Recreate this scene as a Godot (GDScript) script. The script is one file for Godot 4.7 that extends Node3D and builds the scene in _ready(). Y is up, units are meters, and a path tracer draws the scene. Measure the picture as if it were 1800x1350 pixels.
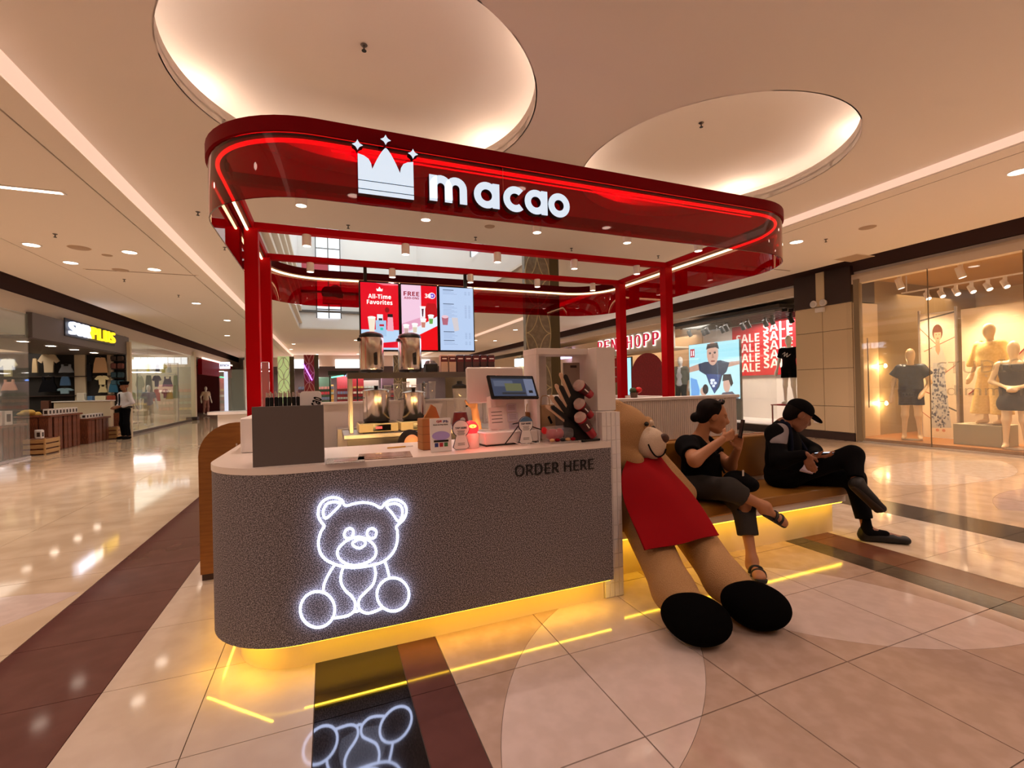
extends Node3D

# ---------------------------------------------------------------- helpers
var M := {}
var used := {}
var cache := {}
var font_bold: SystemFont
var font_plain: SystemFont

class Geo:
	var v := PackedVector3Array()
	var n := PackedVector3Array()
	var uv := PackedVector2Array()
	func tri(a: Vector3, b: Vector3, c: Vector3, na: Vector3, nb: Vector3, nc: Vector3) -> void:
		if (c - a).cross(b - a).dot(na + nb + nc) < 0.0:
			v.append_array([a, c, b]); n.append_array([na, nc, nb])
		else:
			v.append_array([a, b, c]); n.append_array([na, nb, nc])
	func flat(a: Vector3, b: Vector3, c: Vector3, out: Vector3) -> void:
		tri(a, b, c, out, out, out)
	func quad(a: Vector3, b: Vector3, c: Vector3, d: Vector3, out: Vector3) -> void:
		flat(a, b, c, out); flat(a, c, d, out)
	func quadn(a: Vector3, b: Vector3, c: Vector3, d: Vector3, na: Vector3, nb: Vector3, nc: Vector3, nd: Vector3) -> void:
		tri(a, b, c, na, nb, nc); tri(a, c, d, na, nc, nd)
	func box(lo: Vector3, hi: Vector3) -> void:
		var p := []
		for i in 8:
			p.append(Vector3(hi.x if i & 1 else lo.x, hi.y if i & 2 else lo.y, hi.z if i & 4 else lo.z))
		quad(p[0], p[2], p[6], p[4], Vector3.LEFT); quad(p[1], p[3], p[7], p[5], Vector3.RIGHT)
		quad(p[0], p[1], p[5], p[4], Vector3.DOWN); quad(p[2], p[3], p[7], p[6], Vector3.UP)
		quad(p[0], p[1], p[3], p[2], Vector3.FORWARD); quad(p[4], p[5], p[7], p[6], Vector3.BACK)
	func beam(a: Vector3, b: Vector3, w: float, h: float, up := Vector3.UP) -> void:
		var d := (b - a).normalized()
		var s := d.cross(up).normalized()
		if s.length() < 0.5: s = Vector3.RIGHT
		var u := s.cross(d)
		var p := []
		for e in [a, b]:
			for k in [Vector2(-1, -1), Vector2(1, -1), Vector2(1, 1), Vector2(-1, 1)]:
				p.append(e + s * k.x * w * 0.5 + u * k.y * h * 0.5)
		quad(p[0], p[1], p[2], p[3], -d); quad(p[4], p[5], p[6], p[7], d)
		quad(p[0], p[1], p[5], p[4], -u); quad(p[3], p[2], p[6], p[7], u)
		quad(p[0], p[3], p[7], p[4], -s); quad(p[1], p[2], p[6], p[5], s)
	func mesh() -> ArrayMesh:
		var a := []
		a.resize(Mesh.ARRAY_MAX)
		a[Mesh.ARRAY_VERTEX] = v
		a[Mesh.ARRAY_NORMAL] = n
		if uv.size() == v.size(): a[Mesh.ARRAY_TEX_UV] = uv
		var m := ArrayMesh.new()
		m.add_surface_from_arrays(Mesh.PRIMITIVE_TRIANGLES, a)
		return m

func V(x: float, y: float, z: float) -> Vector3:
	return Vector3(x, y, z)

func hexc(h: String) -> Color:
	return Color.html(h)

func mat(key: String, col: String, rough := 0.6, metal := 0.0, spec := 0.5) -> StandardMaterial3D:
	if M.has(key): return M[key]
	var m := StandardMaterial3D.new()
	m.resource_name = key
	m.albedo_color = hexc(col)
	m.roughness = rough
	m.metallic = metal
	m.metallic_specular = spec
	M[key] = m
	return m

func glow(key: String, col: String, energy: float, base := "000000") -> StandardMaterial3D:
	if M.has(key): return M[key]
	var m := mat(key, base, 0.5)
	m.emission_enabled = true
	m.emission = hexc(col)
	m.emission_energy_multiplier = energy
	return m

func glass(key: String, col: String, a: float, rough := 0.02) -> StandardMaterial3D:
	if M.has(key): return M[key]
	var m := mat(key, col, rough)
	m.transparency = BaseMaterial3D.TRANSPARENCY_ALPHA
	m.albedo_color.a = a
	return m

func noisy(key: String, c0: String, c1: String, scale: float, freq := 0.02, rough := 0.6, world := false, bump := 0.0, oct := 3, stretch := Vector3.ONE) -> StandardMaterial3D:
	if M.has(key): return M[key]
	var m := mat(key, "ffffff", rough)
	var f := FastNoiseLite.new()
	f.seed = hash(key) % 1000
	f.frequency = freq
	f.fractal_octaves = oct
	var t := NoiseTexture2D.new()
	t.width = 256; t.height = 256; t.seamless = true; t.noise = f
	var g := Gradient.new()
	g.set_color(0, hexc(c0)); g.set_color(1, hexc(c1))
	g.set_offset(0, 0.25); g.set_offset(1, 0.75)
	t.color_ramp = g
	m.albedo_texture = t
	m.uv1_triplanar = true
	m.uv1_world_triplanar = world
	m.uv1_scale = stretch * scale
	if bump > 0.0:
		var tb := NoiseTexture2D.new()
		tb.width = 256; tb.height = 256; tb.seamless = true; tb.noise = f
		m.heightmap_enabled = true
		m.heightmap_texture = tb
		m.heightmap_scale = bump
	return m

func numbered(called: String) -> String:
	var k: int = used.get(called, 0)
	used[called] = k + 1
	return called if k == 0 else "%s_%03d" % [called, k]

func thing(called: String, label: String, category: String, at := Vector3.ZERO, turn := 0.0, group := "") -> Node3D:
	var o := Node3D.new()
	o.name = numbered(called)
	add_child(o, true)
	o.position = at
	o.rotation.y = turn
	tag(o, label, category, group)
	return o

func tag(o: Node3D, label: String, category: String, group := "") -> Node3D:
	o.set_meta("label", label)
	o.set_meta("category", category)
	if group: o.set_meta("group", group)
	return o

func part(parent: Node3D, called: String, mesh: Mesh, m: Material, at := Vector3.ZERO, rot := Vector3.ZERO, label := "") -> MeshInstance3D:
	var o := MeshInstance3D.new()
	o.name = called
	o.mesh = mesh
	o.material_override = m
	o.position = at
	o.rotation = rot
	if label: o.set_meta("label", label)
	parent.add_child(o, true)
	return o

func solo(called: String, label: String, category: String, mesh: Mesh, m: Material, at := Vector3.ZERO, rot := Vector3.ZERO, group := "") -> MeshInstance3D:
	var o := part(self, numbered(called), mesh, m, at, rot)
	tag(o, label, category, group)
	return o

func shell(called: String, mesh: Mesh, m: Material, at := Vector3.ZERO, label := "", category := "") -> MeshInstance3D:
	var o := part(self, numbered(called), mesh, m, at)
	o.set_meta("kind", "structure")
	if label: o.set_meta("label", label)
	if category: o.set_meta("category", category)
	return o

func copy(src: Node3D, at: Vector3, turn := 0.0, label := "", group := "") -> Node3D:
	var base := src.name as String
	var cut := base.rfind("_")
	if cut > 0 and base.substr(cut + 1).is_valid_int(): base = base.substr(0, cut)
	var o: Node3D = src.duplicate()
	o.name = numbered(base)
	add_child(o, true)
	o.position = at
	o.rotation.y = turn
	if label: o.set_meta("label", label)
	if group: o.set_meta("group", group)
	return o

func box(w: float, h: float, d: float, b := 0.0) -> ArrayMesh:   # centred; b chamfers every edge
	var key := "b%.4f,%.4f,%.4f,%.4f" % [w, h, d, b]
	if cache.has(key): return cache[key]
	var g := Geo.new()
	var s := V(w, h, d) * 0.5
	if b <= 0.0:
		g.box(-s, s)
	else:
		b = minf(b, minf(s.x, minf(s.y, s.z)) * 0.9)
		var pts := func(sx, sy, sz): return [V(sx * s.x, sy * (s.y - b), sz * (s.z - b)), V(sx * (s.x - b), sy * s.y, sz * (s.z - b)), V(sx * (s.x - b), sy * (s.y - b), sz * s.z)]
		var P := {}
		for sx in [-1, 1]:
			for sy in [-1, 1]:
				for sz in [-1, 1]:
					P[Vector3i(sx, sy, sz)] = pts.call(sx, sy, sz)
					var c = P[Vector3i(sx, sy, sz)]
					g.tri(c[0], c[1], c[2], V(sx, 0, 0), V(0, sy, 0), V(0, 0, sz))
		for a in [-1, 1]:
			g.quad(P[Vector3i(a, -1, -1)][0], P[Vector3i(a, 1, -1)][0], P[Vector3i(a, 1, 1)][0], P[Vector3i(a, -1, 1)][0], V(a, 0, 0))
			g.quad(P[Vector3i(-1, a, -1)][1], P[Vector3i(1, a, -1)][1], P[Vector3i(1, a, 1)][1], P[Vector3i(-1, a, 1)][1], V(0, a, 0))
			g.quad(P[Vector3i(-1, -1, a)][2], P[Vector3i(1, -1, a)][2], P[Vector3i(1, 1, a)][2], P[Vector3i(-1, 1, a)][2], V(0, 0, a))
			for c in [-1, 1]:
				var e = [Vector3i(-1, a, c), Vector3i(1, a, c)]
				g.quadn(P[e[0]][1], P[e[1]][1], P[e[1]][2], P[e[0]][2], V(0, a, 0), V(0, a, 0), V(0, 0, c), V(0, 0, c))
				e = [Vector3i(a, -1, c), Vector3i(a, 1, c)]
				g.quadn(P[e[0]][0], P[e[1]][0], P[e[1]][2], P[e[0]][2], V(a, 0, 0), V(a, 0, 0), V(0, 0, c), V(0, 0, c))
				e = [Vector3i(a, c, -1), Vector3i(a, c, 1)]
				g.quadn(P[e[0]][0], P[e[1]][0], P[e[1]][1], P[e[0]][1], V(a, 0, 0), V(a, 0, 0), V(0, c, 0), V(0, c, 0))
	var m := g.mesh()
	cache[key] = m
	return m

func lathe(prof: Array, seg := 20, key := "") -> ArrayMesh:   # profile of Vector2(radius, y); sharp where two points coincide
	if key and cache.has(key): return cache[key]
	var g := Geo.new()
	for i in prof.size() - 1:
		var p: Vector2 = prof[i]
		var q: Vector2 = prof[i + 1]
		if p.distance_to(q) < 1e-6: continue
		var nn := Vector2(q.y - p.y, p.x - q.x).normalized()
		var np := nn
		var nq := nn
		if i > 0:
			var o: Vector2 = prof[i - 1]
			var n0 := Vector2(p.y - o.y, o.x - p.x).normalized()
			if p.distance_to(o) > 1e-6 and n0.dot(nn) > 0.7: np = (n0 + nn).normalized()
		if i < prof.size() - 2:
			var r: Vector2 = prof[i + 2]
			var n1 := Vector2(r.y - q.y, q.x - r.x).normalized()
			if q.distance_to(r) > 1e-6 and n1.dot(nn) > 0.7: nq = (n1 + nn).normalized()
		for k in seg:
			var c0 := Vector2.from_angle(TAU * k / seg)
			var c1 := Vector2.from_angle(TAU * (k + 1) / seg)
			var f := func(e: Vector2, c: Vector2): return V(e.x * c.x, e.y, e.x * c.y)
			var fn := func(e: Vector2, c: Vector2): return V(e.x * c.x, e.y, e.x * c.y)
			if p.x > 1e-6: g.tri(f.call(p, c0), f.call(p, c1), f.call(q, c0), fn.call(np, c0), fn.call(np, c1), fn.call(nq, c0))
			if q.x > 1e-6: g.tri(f.call(p, c1), f.call(q, c1), f.call(q, c0), fn.call(np, c1), fn.call(nq, c1), fn.call(nq, c0))
	var m := g.mesh()
	if key: cache[key] = m
	return m

func cyl(r: float, h: float, r2 := -1.0, seg := 20, b := 0.0) -> ArrayMesh:   # stands on y = 0
	if r2 < 0.0: r2 = r
	var key := "c%.4f,%.4f,%.4f,%d,%.4f" % [r, h, r2, seg, b]
	if b > 0.0: return lathe([Vector2(0, 0), Vector2(r - b, 0), Vector2(r, b), Vector2(r2, h - b), Vector2(r2 - b, h), Vector2(0, h)], seg, key)
	return lathe([Vector2(0, 0), Vector2(r, 0), Vector2(r2, h), Vector2(0, h)], seg, key)

func smooth_path(p: Array, closed := false, div := 6) -> Array:
	var out := []
	var n := p.size()
	for i in (n if closed else n - 1):
		var a = p[(i - 1 + n) % n] if closed or i > 0 else p[0]
		var b = p[i]
		var c = p[(i + 1) % n]
		var d = p[(i + 2) % n] if closed or i < n - 2 else p[n - 1]
		for k in div:
			out.append(b.cubic_interpolate(c, a, d, float(k) / div))
	if not closed: out.append(p[n - 1])
	return out

func tube(g: Geo, p: Array, r: float, seg := 6, closed := false) -> void:
	var n := p.size()
	var rings := []
	var u := Vector3.UP
	for i in n:
		var a: Vector3 = p[(i - 1 + n) % n] if closed or i > 0 else p[i]
		var b: Vector3 = p[(i + 1) % n] if closed or i < n - 1 else p[i]
		var d := (b - a).normalized()
		if absf(d.dot(u)) > 0.95: u = Vector3.RIGHT if absf(d.x) < 0.9 else Vector3.BACK
		var s := d.cross(u).normalized()
		u = s.cross(d).normalized()
		var ring := []
		for k in seg:
			var t := TAU * k / seg
			ring.append([p[i], s * cos(t) + u * sin(t)])
		rings.append(ring)
	for i in (n if closed else n - 1):
		var A: Array = rings[i]
		var B: Array = rings[(i + 1) % n]
		var off := 0
		if closed and i == n - 1:
			var best := -2.0
			for k in seg:
				var q: float = A[0][1].dot(B[k][1])
				if q > best: best = q; off = k
		for k in seg:
			var k2 := (k + 1) % seg
			var b0 = B[(k + off) % seg]
			var b1 = B[(k2 + off) % seg]
			g.quadn(A[k][0] + A[k][1] * r, A[k2][0] + A[k2][1] * r, b1[0] + b1[1] * r, b0[0] + b0[1] * r, A[k][1], A[k2][1], b1[1], b0[1])
	if not closed:
		for e in [[rings[0], p[0] - p[1]], [rings[n - 1], p[n - 1] - p[n - 2]]]:
			var dn: Vector3 = e[1].normalized()
			for k in seg:
				g.flat(e[0][0][0], e[0][k][0] + e[0][k][1] * r, e[0][(k + 1) % seg][0] + e[0][(k + 1) % seg][1] * r, dn)

func tubes(list: Array, r: float, seg := 6, closed := false) -> ArrayMesh:
	var g := Geo.new()
	for p in list: tube(g, p, r, seg, closed)
	return g.mesh()

func prism(g: Geo, poly: PackedVector2Array, z0: float, z1: float, crease := 0.8) -> void:   # XY polygon from z0 to z1
	var idx := Geometry2D.triangulate_polygon(poly)
	for i in range(0, idx.size(), 3):
		var a := poly[idx[i]]; var b := poly[idx[i + 1]]; var c := poly[idx[i + 2]]
		g.flat(V(a.x, a.y, z0), V(b.x, b.y, z0), V(c.x, c.y, z0), Vector3.FORWARD)
		g.flat(V(a.x, a.y, z1), V(b.x, b.y, z1), V(c.x, c.y, z1), Vector3.BACK)
	rim(g, poly, z0, z1, crease)

func rim(g: Geo, poly: PackedVector2Array, z0: float, z1: float, crease := 0.8, inward := false) -> void:
	var n := poly.size()
	var sgn := -1.0 if Geometry2D.is_polygon_clockwise(poly) else 1.0
	if inward: sgn = -sgn
	var nm := []
	for i in n:
		var d := poly[(i + 1) % n] - poly[i]
		nm.append(Vector2(d.y, -d.x).normalized() * sgn)
	for i in n:
		var q := (i + 1) % n
		var na: Vector2 = nm[i]
		var nb: Vector2 = nm[i]
		var pa: Vector2 = nm[(i - 1 + n) % n]
		var pb: Vector2 = nm[q]
		if pa.dot(na) > crease: na = (na + pa).normalized()
		if pb.dot(nb) > crease: nb = (nb + pb).normalized()
		g.quadn(V(poly[i].x, poly[i].y, z0), V(poly[q].x, poly[q].y, z0), V(poly[q].x, poly[q].y, z1), V(poly[i].x, poly[i].y, z1), V(na.x, na.y, 0), V(nb.x, nb.y, 0), V(nb.x, nb.y, 0), V(na.x, na.y, 0))

func plate(poly: PackedVector2Array, d: float) -> ArrayMesh:   # XY polygon, thickness d towards +z
	var g := Geo.new()
	prism(g, poly, 0.0, d)
	return g.mesh()

func slab_mesh(polys: Array, y0: float, y1: float) -> ArrayMesh:   # XZ polygons (x, z) between two heights
	var g := Geo.new()
	for poly in polys: prism(g, poly, -y1, -y0)
	return turned(g)

func turned(g: Geo) -> ArrayMesh:   # (x, z, -y) -> (x, y, z)
	for i in g.v.size():
		var p := g.v[i]
		g.v[i] = V(p.x, -p.z, p.y)
		p = g.n[i]
		g.n[i] = V(p.x, -p.z, p.y)
	return g.mesh()

func ring_plate(outer: PackedVector2Array, inner: PackedVector2Array, z0: float, z1: float, g: Geo = null) -> Geo:   # same number of points
	if g == null: g = Geo.new()
	var n := outer.size()
	for i in n:
		var q := (i + 1) % n
		for z in [z0, z1]:
			g.quad(V(outer[i].x, outer[i].y, z), V(outer[q].x, outer[q].y, z), V(inner[q].x, inner[q].y, z), V(inner[i].x, inner[i].y, z), Vector3.FORWARD if z == z0 else Vector3.BACK)
	rim(g, outer, z0, z1)
	rim(g, inner, z0, z1, 0.8, true)
	return g

func circle(c: Vector2, rx: float, ry := -1.0, n := 32, a0 := 0.0) -> PackedVector2Array:
	var p := PackedVector2Array()
	for i in n: p.append(c + Vector2(cos(a0 + TAU * i / n) * rx, sin(a0 + TAU * i / n) * (ry if ry > 0.0 else rx)))
	return p

func rect(x0: float, y0: float, x1: float, y1: float) -> PackedVector2Array:
	return PackedVector2Array([Vector2(x0, y0), Vector2(x1, y0), Vector2(x1, y1), Vector2(x0, y1)])

func round_rect(x0: float, y0: float, x1: float, y1: float, r: Array, n := 12) -> PackedVector2Array:   # radii of corners x0y0, x1y0, x1y1, x0y1
	var p := PackedVector2Array()
	var c := [Vector2(x0, y0), Vector2(x1, y0), Vector2(x1, y1), Vector2(x0, y1)]
	var s := [Vector2(1, 1), Vector2(-1, 1), Vector2(-1, -1), Vector2(1, -1)]
	for k in 4:
		if r[k] <= 0.0:
			p.append(c[k])
			continue
		for i in n + 1:
			p.append(c[k] + s[k] * r[k] + Vector2.from_angle(PI + k * PI / 2 + PI / 2 * i / n) * r[k])
	return p

func ribbon(path: Array, y0: float, y1: float, t: float, closed := false) -> ArrayMesh:   # a wall of thickness t along (x, z) points
	var n := path.size()
	var off := []
	for i in n:
		var a: Vector2 = path[(i - 1 + n) % n] if closed or i > 0 else path[i]
		var b: Vector2 = path[(i + 1) % n] if closed or i < n - 1 else path[i]
		var d := (b - a).normalized()
		off.append(Vector2(d.y, -d.x))
	var g := Geo.new()
	var h := t * 0.5
	for i in (n if closed else n - 1):
		var q := (i + 1) % n
		for s in [-1.0, 1.0]:
			var a: Vector2 = path[i] + off[i] * h * s
			var b: Vector2 = path[q] + off[q] * h * s
			g.quadn(V(a.x, y0, a.y), V(b.x, y0, b.y), V(b.x, y1, b.y), V(a.x, y1, a.y), V(off[i].x * s, 0, off[i].y * s), V(off[q].x * s, 0, off[q].y * s), V(off[q].x * s, 0, off[q].y * s), V(off[i].x * s, 0, off[i].y * s))
		for y in [y0, y1]:
			var a0: Vector2 = path[i] + off[i] * h; var a1: Vector2 = path[i] - off[i] * h
			var b0: Vector2 = path[q] + off[q] * h; var b1: Vector2 = path[q] - off[q] * h
			g.quad(V(a0.x, y, a0.y), V(b0.x, y, b0.y), V(b1.x, y, b1.y), V(a1.x, y, a1.y), Vector3.DOWN if y == y0 else Vector3.UP)
	if not closed:
		for e in [0, n - 1]:
			var a0: Vector2 = path[e] + off[e] * h; var a1: Vector2 = path[e] - off[e] * h
			var o: Vector2 = (path[0] - path[1]) if e == 0 else (path[n - 1] - path[n - 2])
			o = o.normalized()
			g.quad(V(a0.x, y0, a0.y), V(a1.x, y0, a1.y), V(a1.x, y1, a1.y), V(a0.x, y1, a0.y), V(o.x, 0, o.y))
	return g.mesh()

func letters(parent: Node3D, called: String, s: String, w: float, h: float, d: float, m: Material, at: Vector3, rot := Vector3.ZERO, bold := true) -> MeshInstance3D:
	var key := "t%s%s" % [s, bold]
	if not cache.has(key):
		var t := TextMesh.new()
		t.text = s
		t.font = font_bold if bold else font_plain
		t.font_size = 64
		t.pixel_size = 0.01
		t.depth = 0.1
		t.curve_step = 1.0
		cache[key] = t
	var tm: TextMesh = cache[key]
	var bb := tm.get_aabb()
	var o := part(parent, called, tm, m, at, rot)
	var k := Vector3(w / maxf(bb.size.x, 0.01), h / maxf(bb.size.y, 0.01), d / 0.1)
	o.scale = k
	o.position = at - o.basis * bb.get_center()
	return o

func picture(key: String, w: int, h: int, bg: String) -> Image:
	var im := Image.create(w, h, false, Image.FORMAT_RGB8)
	im.fill(hexc(bg))
	return im

func draw_poly(im: Image, pts: Array, col: String) -> void:   # points in 0..1, y down
	var w := im.get_width(); var h := im.get_height()
	var c := hexc(col)
	var p := PackedVector2Array()
	for q in pts: p.append(Vector2(q[0] * w, q[1] * h))
	var lo := h; var hi := 0
	for q in p: lo = mini(lo, int(q.y)); hi = maxi(hi, int(q.y) + 1)
	for y in range(maxi(lo, 0), mini(hi, h)):
		var xs := []
		var yy := y + 0.5
		for i in p.size():
			var a := p[i]; var b := p[(i + 1) % p.size()]
			if (a.y <= yy) != (b.y <= yy): xs.append(a.x + (yy - a.y) / (b.y - a.y) * (b.x - a.x))
		xs.sort()
		for i in range(0, xs.size() - 1, 2):
			var x0 := maxi(int(round(xs[i])), 0); var x1 := mini(int(round(xs[i + 1])), w)
			if x1 > x0: im.fill_rect(Rect2i(x0, y, x1 - x0, 1), c)

func draw_oval(im: Image, x: float, y: float, rx: float, ry: float, col: String) -> void:
	var p := []
	for i in 24: p.append([x + cos(TAU * i / 24) * rx, y + sin(TAU * i / 24) * ry])
	draw_poly(im, p, col)

func draw_rect2(im: Image, x0: float, y0: float, x1: float, y1: float, col: String) -> void:
	var w := im.get_width(); var h := im.get_height()
	im.fill_rect(Rect2i(int(x0 * w), int(y0 * h), maxi(1, int((x1 - x0) * w)), maxi(1, int((y1 - y0) * h))), hexc(col))

func print_mat(key: String, im: Image, emit := 0.0, rough := 0.5) -> StandardMaterial3D:
	var m := mat(key, "ffffff", rough)
	var t := ImageTexture.create_from_image(im)
	if emit > 0.0:
		m.albedo_color = Color(0.02, 0.02, 0.02)
		m.emission_enabled = true
		m.emission = Color.BLACK
		m.emission_texture = t
		m.emission_energy_multiplier = emit
	else:
		m.albedo_texture = t
	return m

func sheet(w: float, h: float) -> QuadMesh:
	var q := QuadMesh.new()
	q.size = Vector2(w, h)
	return q

# a smooth union of tapered capsules [a, b, ra, rb] and ellipsoids [centre, radii, basis], meshed as surface nets;
# cuts are [point, outward normal, reach]: nothing stays beyond the plane within reach of the point
func blob(bones: Array, cell: float, k := 55.0, at := Vector3.ZERO, cuts := []) -> ArrayMesh:
	var lo := Vector3.ONE * 1e9
	var hi := -lo
	for b in bones:
		if b[1] is Vector3 and b.size() == 4:
			var r := maxf(b[2], b[3])
			lo = lo.min(b[0] - Vector3.ONE * r).min(b[1] - Vector3.ONE * r)
			hi = hi.max(b[0] + Vector3.ONE * r).max(b[1] + Vector3.ONE * r)
		else:
			var r := maxf(b[1].x, maxf(b[1].y, b[1].z))
			lo = lo.min(b[0] - Vector3.ONE * r)
			hi = hi.max(b[0] + Vector3.ONE * r)
	lo -= Vector3.ONE * cell * 3.0
	hi += Vector3.ONE * cell * 3.0
	var nx := int((hi.x - lo.x) / cell) + 2
	var ny := int((hi.y - lo.y) / cell) + 2
	var nz := int((hi.z - lo.z) / cell) + 2
	var F := PackedFloat32Array()
	F.resize(nx * ny * nz)
	var margin := 3.5 / k + cell
	for b in bones:
		var capsule: bool = b.size() == 4
		var a: Vector3 = b[0]
		var e: Vector3 = b[1] if capsule else Vector3.ZERO
		var r0: float = b[2] if capsule else 0.0
		var r1: float = b[3] if capsule else 0.0
		var rr := maxf(r0, r1) if capsule else maxf(b[1].x, maxf(b[1].y, b[1].z))
		var blo := (a.min(e) if capsule else a) - Vector3.ONE * (rr + margin)
		var bhi := (a.max(e) if capsule else a) + Vector3.ONE * (rr + margin)
		var ba := e - a
		var l2 := maxf(ba.length_squared(), 1e-9)
		var inv: Basis = Basis.IDENTITY
		var rad := Vector3.ONE
		if not capsule:
			rad = b[1]
			inv = (b[2] as Basis).transposed() if b.size() > 2 else Basis.IDENTITY
		var i0 := maxi(0, int((blo.x - lo.x) / cell)); var i1 := mini(nx - 1, int((bhi.x - lo.x) / cell) + 1)
		var j0 := maxi(0, int((blo.y - lo.y) / cell)); var j1 := mini(ny - 1, int((bhi.y - lo.y) / cell) + 1)
		var k0 := maxi(0, int((blo.z - lo.z) / cell)); var k1 := mini(nz - 1, int((bhi.z - lo.z) / cell) + 1)
		for z in range(k0, k1 + 1):
			for y in range(j0, j1 + 1):
				var p := V(lo.x + i0 * cell, lo.y + y * cell, lo.z + z * cell)
				var o := (z * ny + y) * nx
				for x in range(i0, i1 + 1):
					var d: float
					if capsule:
						var t := clampf((p - a).dot(ba) / l2, 0.0, 1.0)
						d = p.distance_to(a + ba * t) - (r0 + (r1 - r0) * t)
					else:
						var q := inv * (p - a)
						var q1 := q / rad
						var m0 := q1.length()
						d = m0 * (m0 - 1.0) / maxf((q1 / rad).length(), 1e-6)
					if d < margin: F[o + x] += exp(-k * d)
					p.x += cell
	for c in cuts:
		var cp: Vector3 = c[0]; var cn: Vector3 = c[1].normalized(); var cr: float = c[2]
		for z in nz:
			for y in ny:
				for x in nx:
					var p := lo + V(x, y, z) * cell
					if p.distance_to(cp) < cr:
						var s := (p - cp).dot(cn)
						if s > -cell: F[(z * ny + y) * nx + x] = minf(F[(z * ny + y) * nx + x], exp(-k * s))
	var id := PackedInt32Array()
	id.resize(nx * ny * nz)
	var vs := PackedVector3Array()
	var ns := PackedVector3Array()
	var ox := [0, 1, 0, 1, 0, 1, 0, 1]; var oy := [0, 0, 1, 1, 0, 0, 1, 1]; var oz := [0, 0, 0, 0, 1, 1, 1, 1]
	var step := []
	for q in 8: step.append((oz[q] * ny + oy[q]) * nx + ox[q])
	var edges := [[0, 1], [2, 3], [4, 5], [6, 7], [0, 2], [1, 3], [4, 6], [5, 7], [0, 4], [1, 5], [2, 6], [3, 7]]
	for z in range(1, nz - 2):
		for y in range(1, ny - 2):
			var row := (z * ny + y) * nx
			for x in range(1, nx - 2):
				var o := row + x
				var inside := F[o] > 1.0
				if (F[o + 1] > 1.0) == inside and (F[o + nx] > 1.0) == inside and (F[o + nx + 1] > 1.0) == inside and (F[o + nx * ny] > 1.0) == inside and (F[o + nx * ny + 1] > 1.0) == inside and (F[o + nx * ny + nx] > 1.0) == inside and (F[o + nx * ny + nx + 1] > 1.0) == inside:
					continue
				var s := Vector3.ZERO
				var cnt := 0
				for ed in edges:
					var fa := F[o + step[ed[0]]]; var fb := F[o + step[ed[1]]]
					if (fa > 1.0) != (fb > 1.0):
						var la := -log(maxf(fa, 1e-4)); var lb := -log(maxf(fb, 1e-4))
						var t := la / (la - lb)
						s += V(ox[ed[0]], oy[ed[0]], oz[ed[0]]).lerp(V(ox[ed[1]], oy[ed[1]], oz[ed[1]]), t)
						cnt += 1
				s /= cnt
				var g := Vector3.ZERO
				for q in 8:
					var f := log(maxf(F[o + step[q]], 1e-4))
					g -= V((2 * ox[q] - 1), (2 * oy[q] - 1), (2 * oz[q] - 1)) * f
				id[o] = vs.size() + 1
				vs.append(lo + (V(x, y, z) + s) * cell - at)
				ns.append(g.normalized())
	var ix := PackedInt32Array()
	var strides := [1, nx, nx * ny]
	for z in range(1, nz - 2):
		for y in range(1, ny - 2):
			for x in range(1, nx - 2):
				var o := (z * ny + y) * nx + x
				if id[o] == 0: continue
				var inside := F[o] > 1.0
				for ax in 3:
					if (F[o + strides[ax]] > 1.0) == inside: continue
					var u: int = strides[(ax + 1) % 3]; var w: int = strides[(ax + 2) % 3]
					var a := id[o]; var b := id[o - u]; var c := id[o - u - w]; var d := id[o - w]
					if a == 0 or b == 0 or c == 0 or d == 0: continue
					if inside: ix.append_array([a - 1, d - 1, c - 1, a - 1, c - 1, b - 1])
					else: ix.append_array([a - 1, b - 1, c - 1, a - 1, c - 1, d - 1])
	var arr := []
	arr.resize(Mesh.ARRAY_MAX)
	arr[Mesh.ARRAY_VERTEX] = vs; arr[Mesh.ARRAY_NORMAL] = ns; arr[Mesh.ARRAY_INDEX] = ix
	var m := ArrayMesh.new()
	if vs.size() > 0: m.add_surface_from_arrays(Mesh.PRIMITIVE_TRIANGLES, arr)
	return m

func lamp(at: Vector3, col: String, energy: float, size := 0.05, parent: Node3D = self) -> OmniLight3D:
	var l := OmniLight3D.new()
	l.name = "lamp_light"
	l.light_color = hexc(col); l.light_energy = energy; l.light_size = size
	l.omni_range = 40.0; l.omni_attenuation = 2.0; l.shadow_enabled = true
	parent.add_child(l, true)
	l.position = at
	return l

func spot(at: Vector3, col: String, energy: float, angle := 55.0, size := 0.06, parent: Node3D = self) -> SpotLight3D:   # points down
	var l := SpotLight3D.new()
	l.name = "spot_light"
	l.light_color = hexc(col); l.light_energy = energy; l.light_size = size
	l.spot_angle = angle; l.spot_angle_attenuation = 0.7
	l.spot_range = 40.0; l.spot_attenuation = 2.0; l.shadow_enabled = true
	parent.add_child(l, true)
	l.position = at
	l.rotation.x = -PI / 2
	return l

func area(at: Vector3, rot: Vector3, w: float, h: float, col: String, energy: float, parent: Node3D = self) -> AreaLight3D:
	var l := AreaLight3D.new()
	l.name = "area_light"
	l.light_color = hexc(col); l.light_energy = energy
	l.area_size = Vector2(w, h)
	l.area_range = 60.0; l.area_attenuation = 2.0; l.shadow_enabled = true
	parent.add_child(l, true)
	l.position = at
	l.rotation = rot
	return l

# ---------------------------------------------------------------- camera, light, exposure
const WARM := "ffe0d0"
const YELLOW := "ffc62e"

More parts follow.
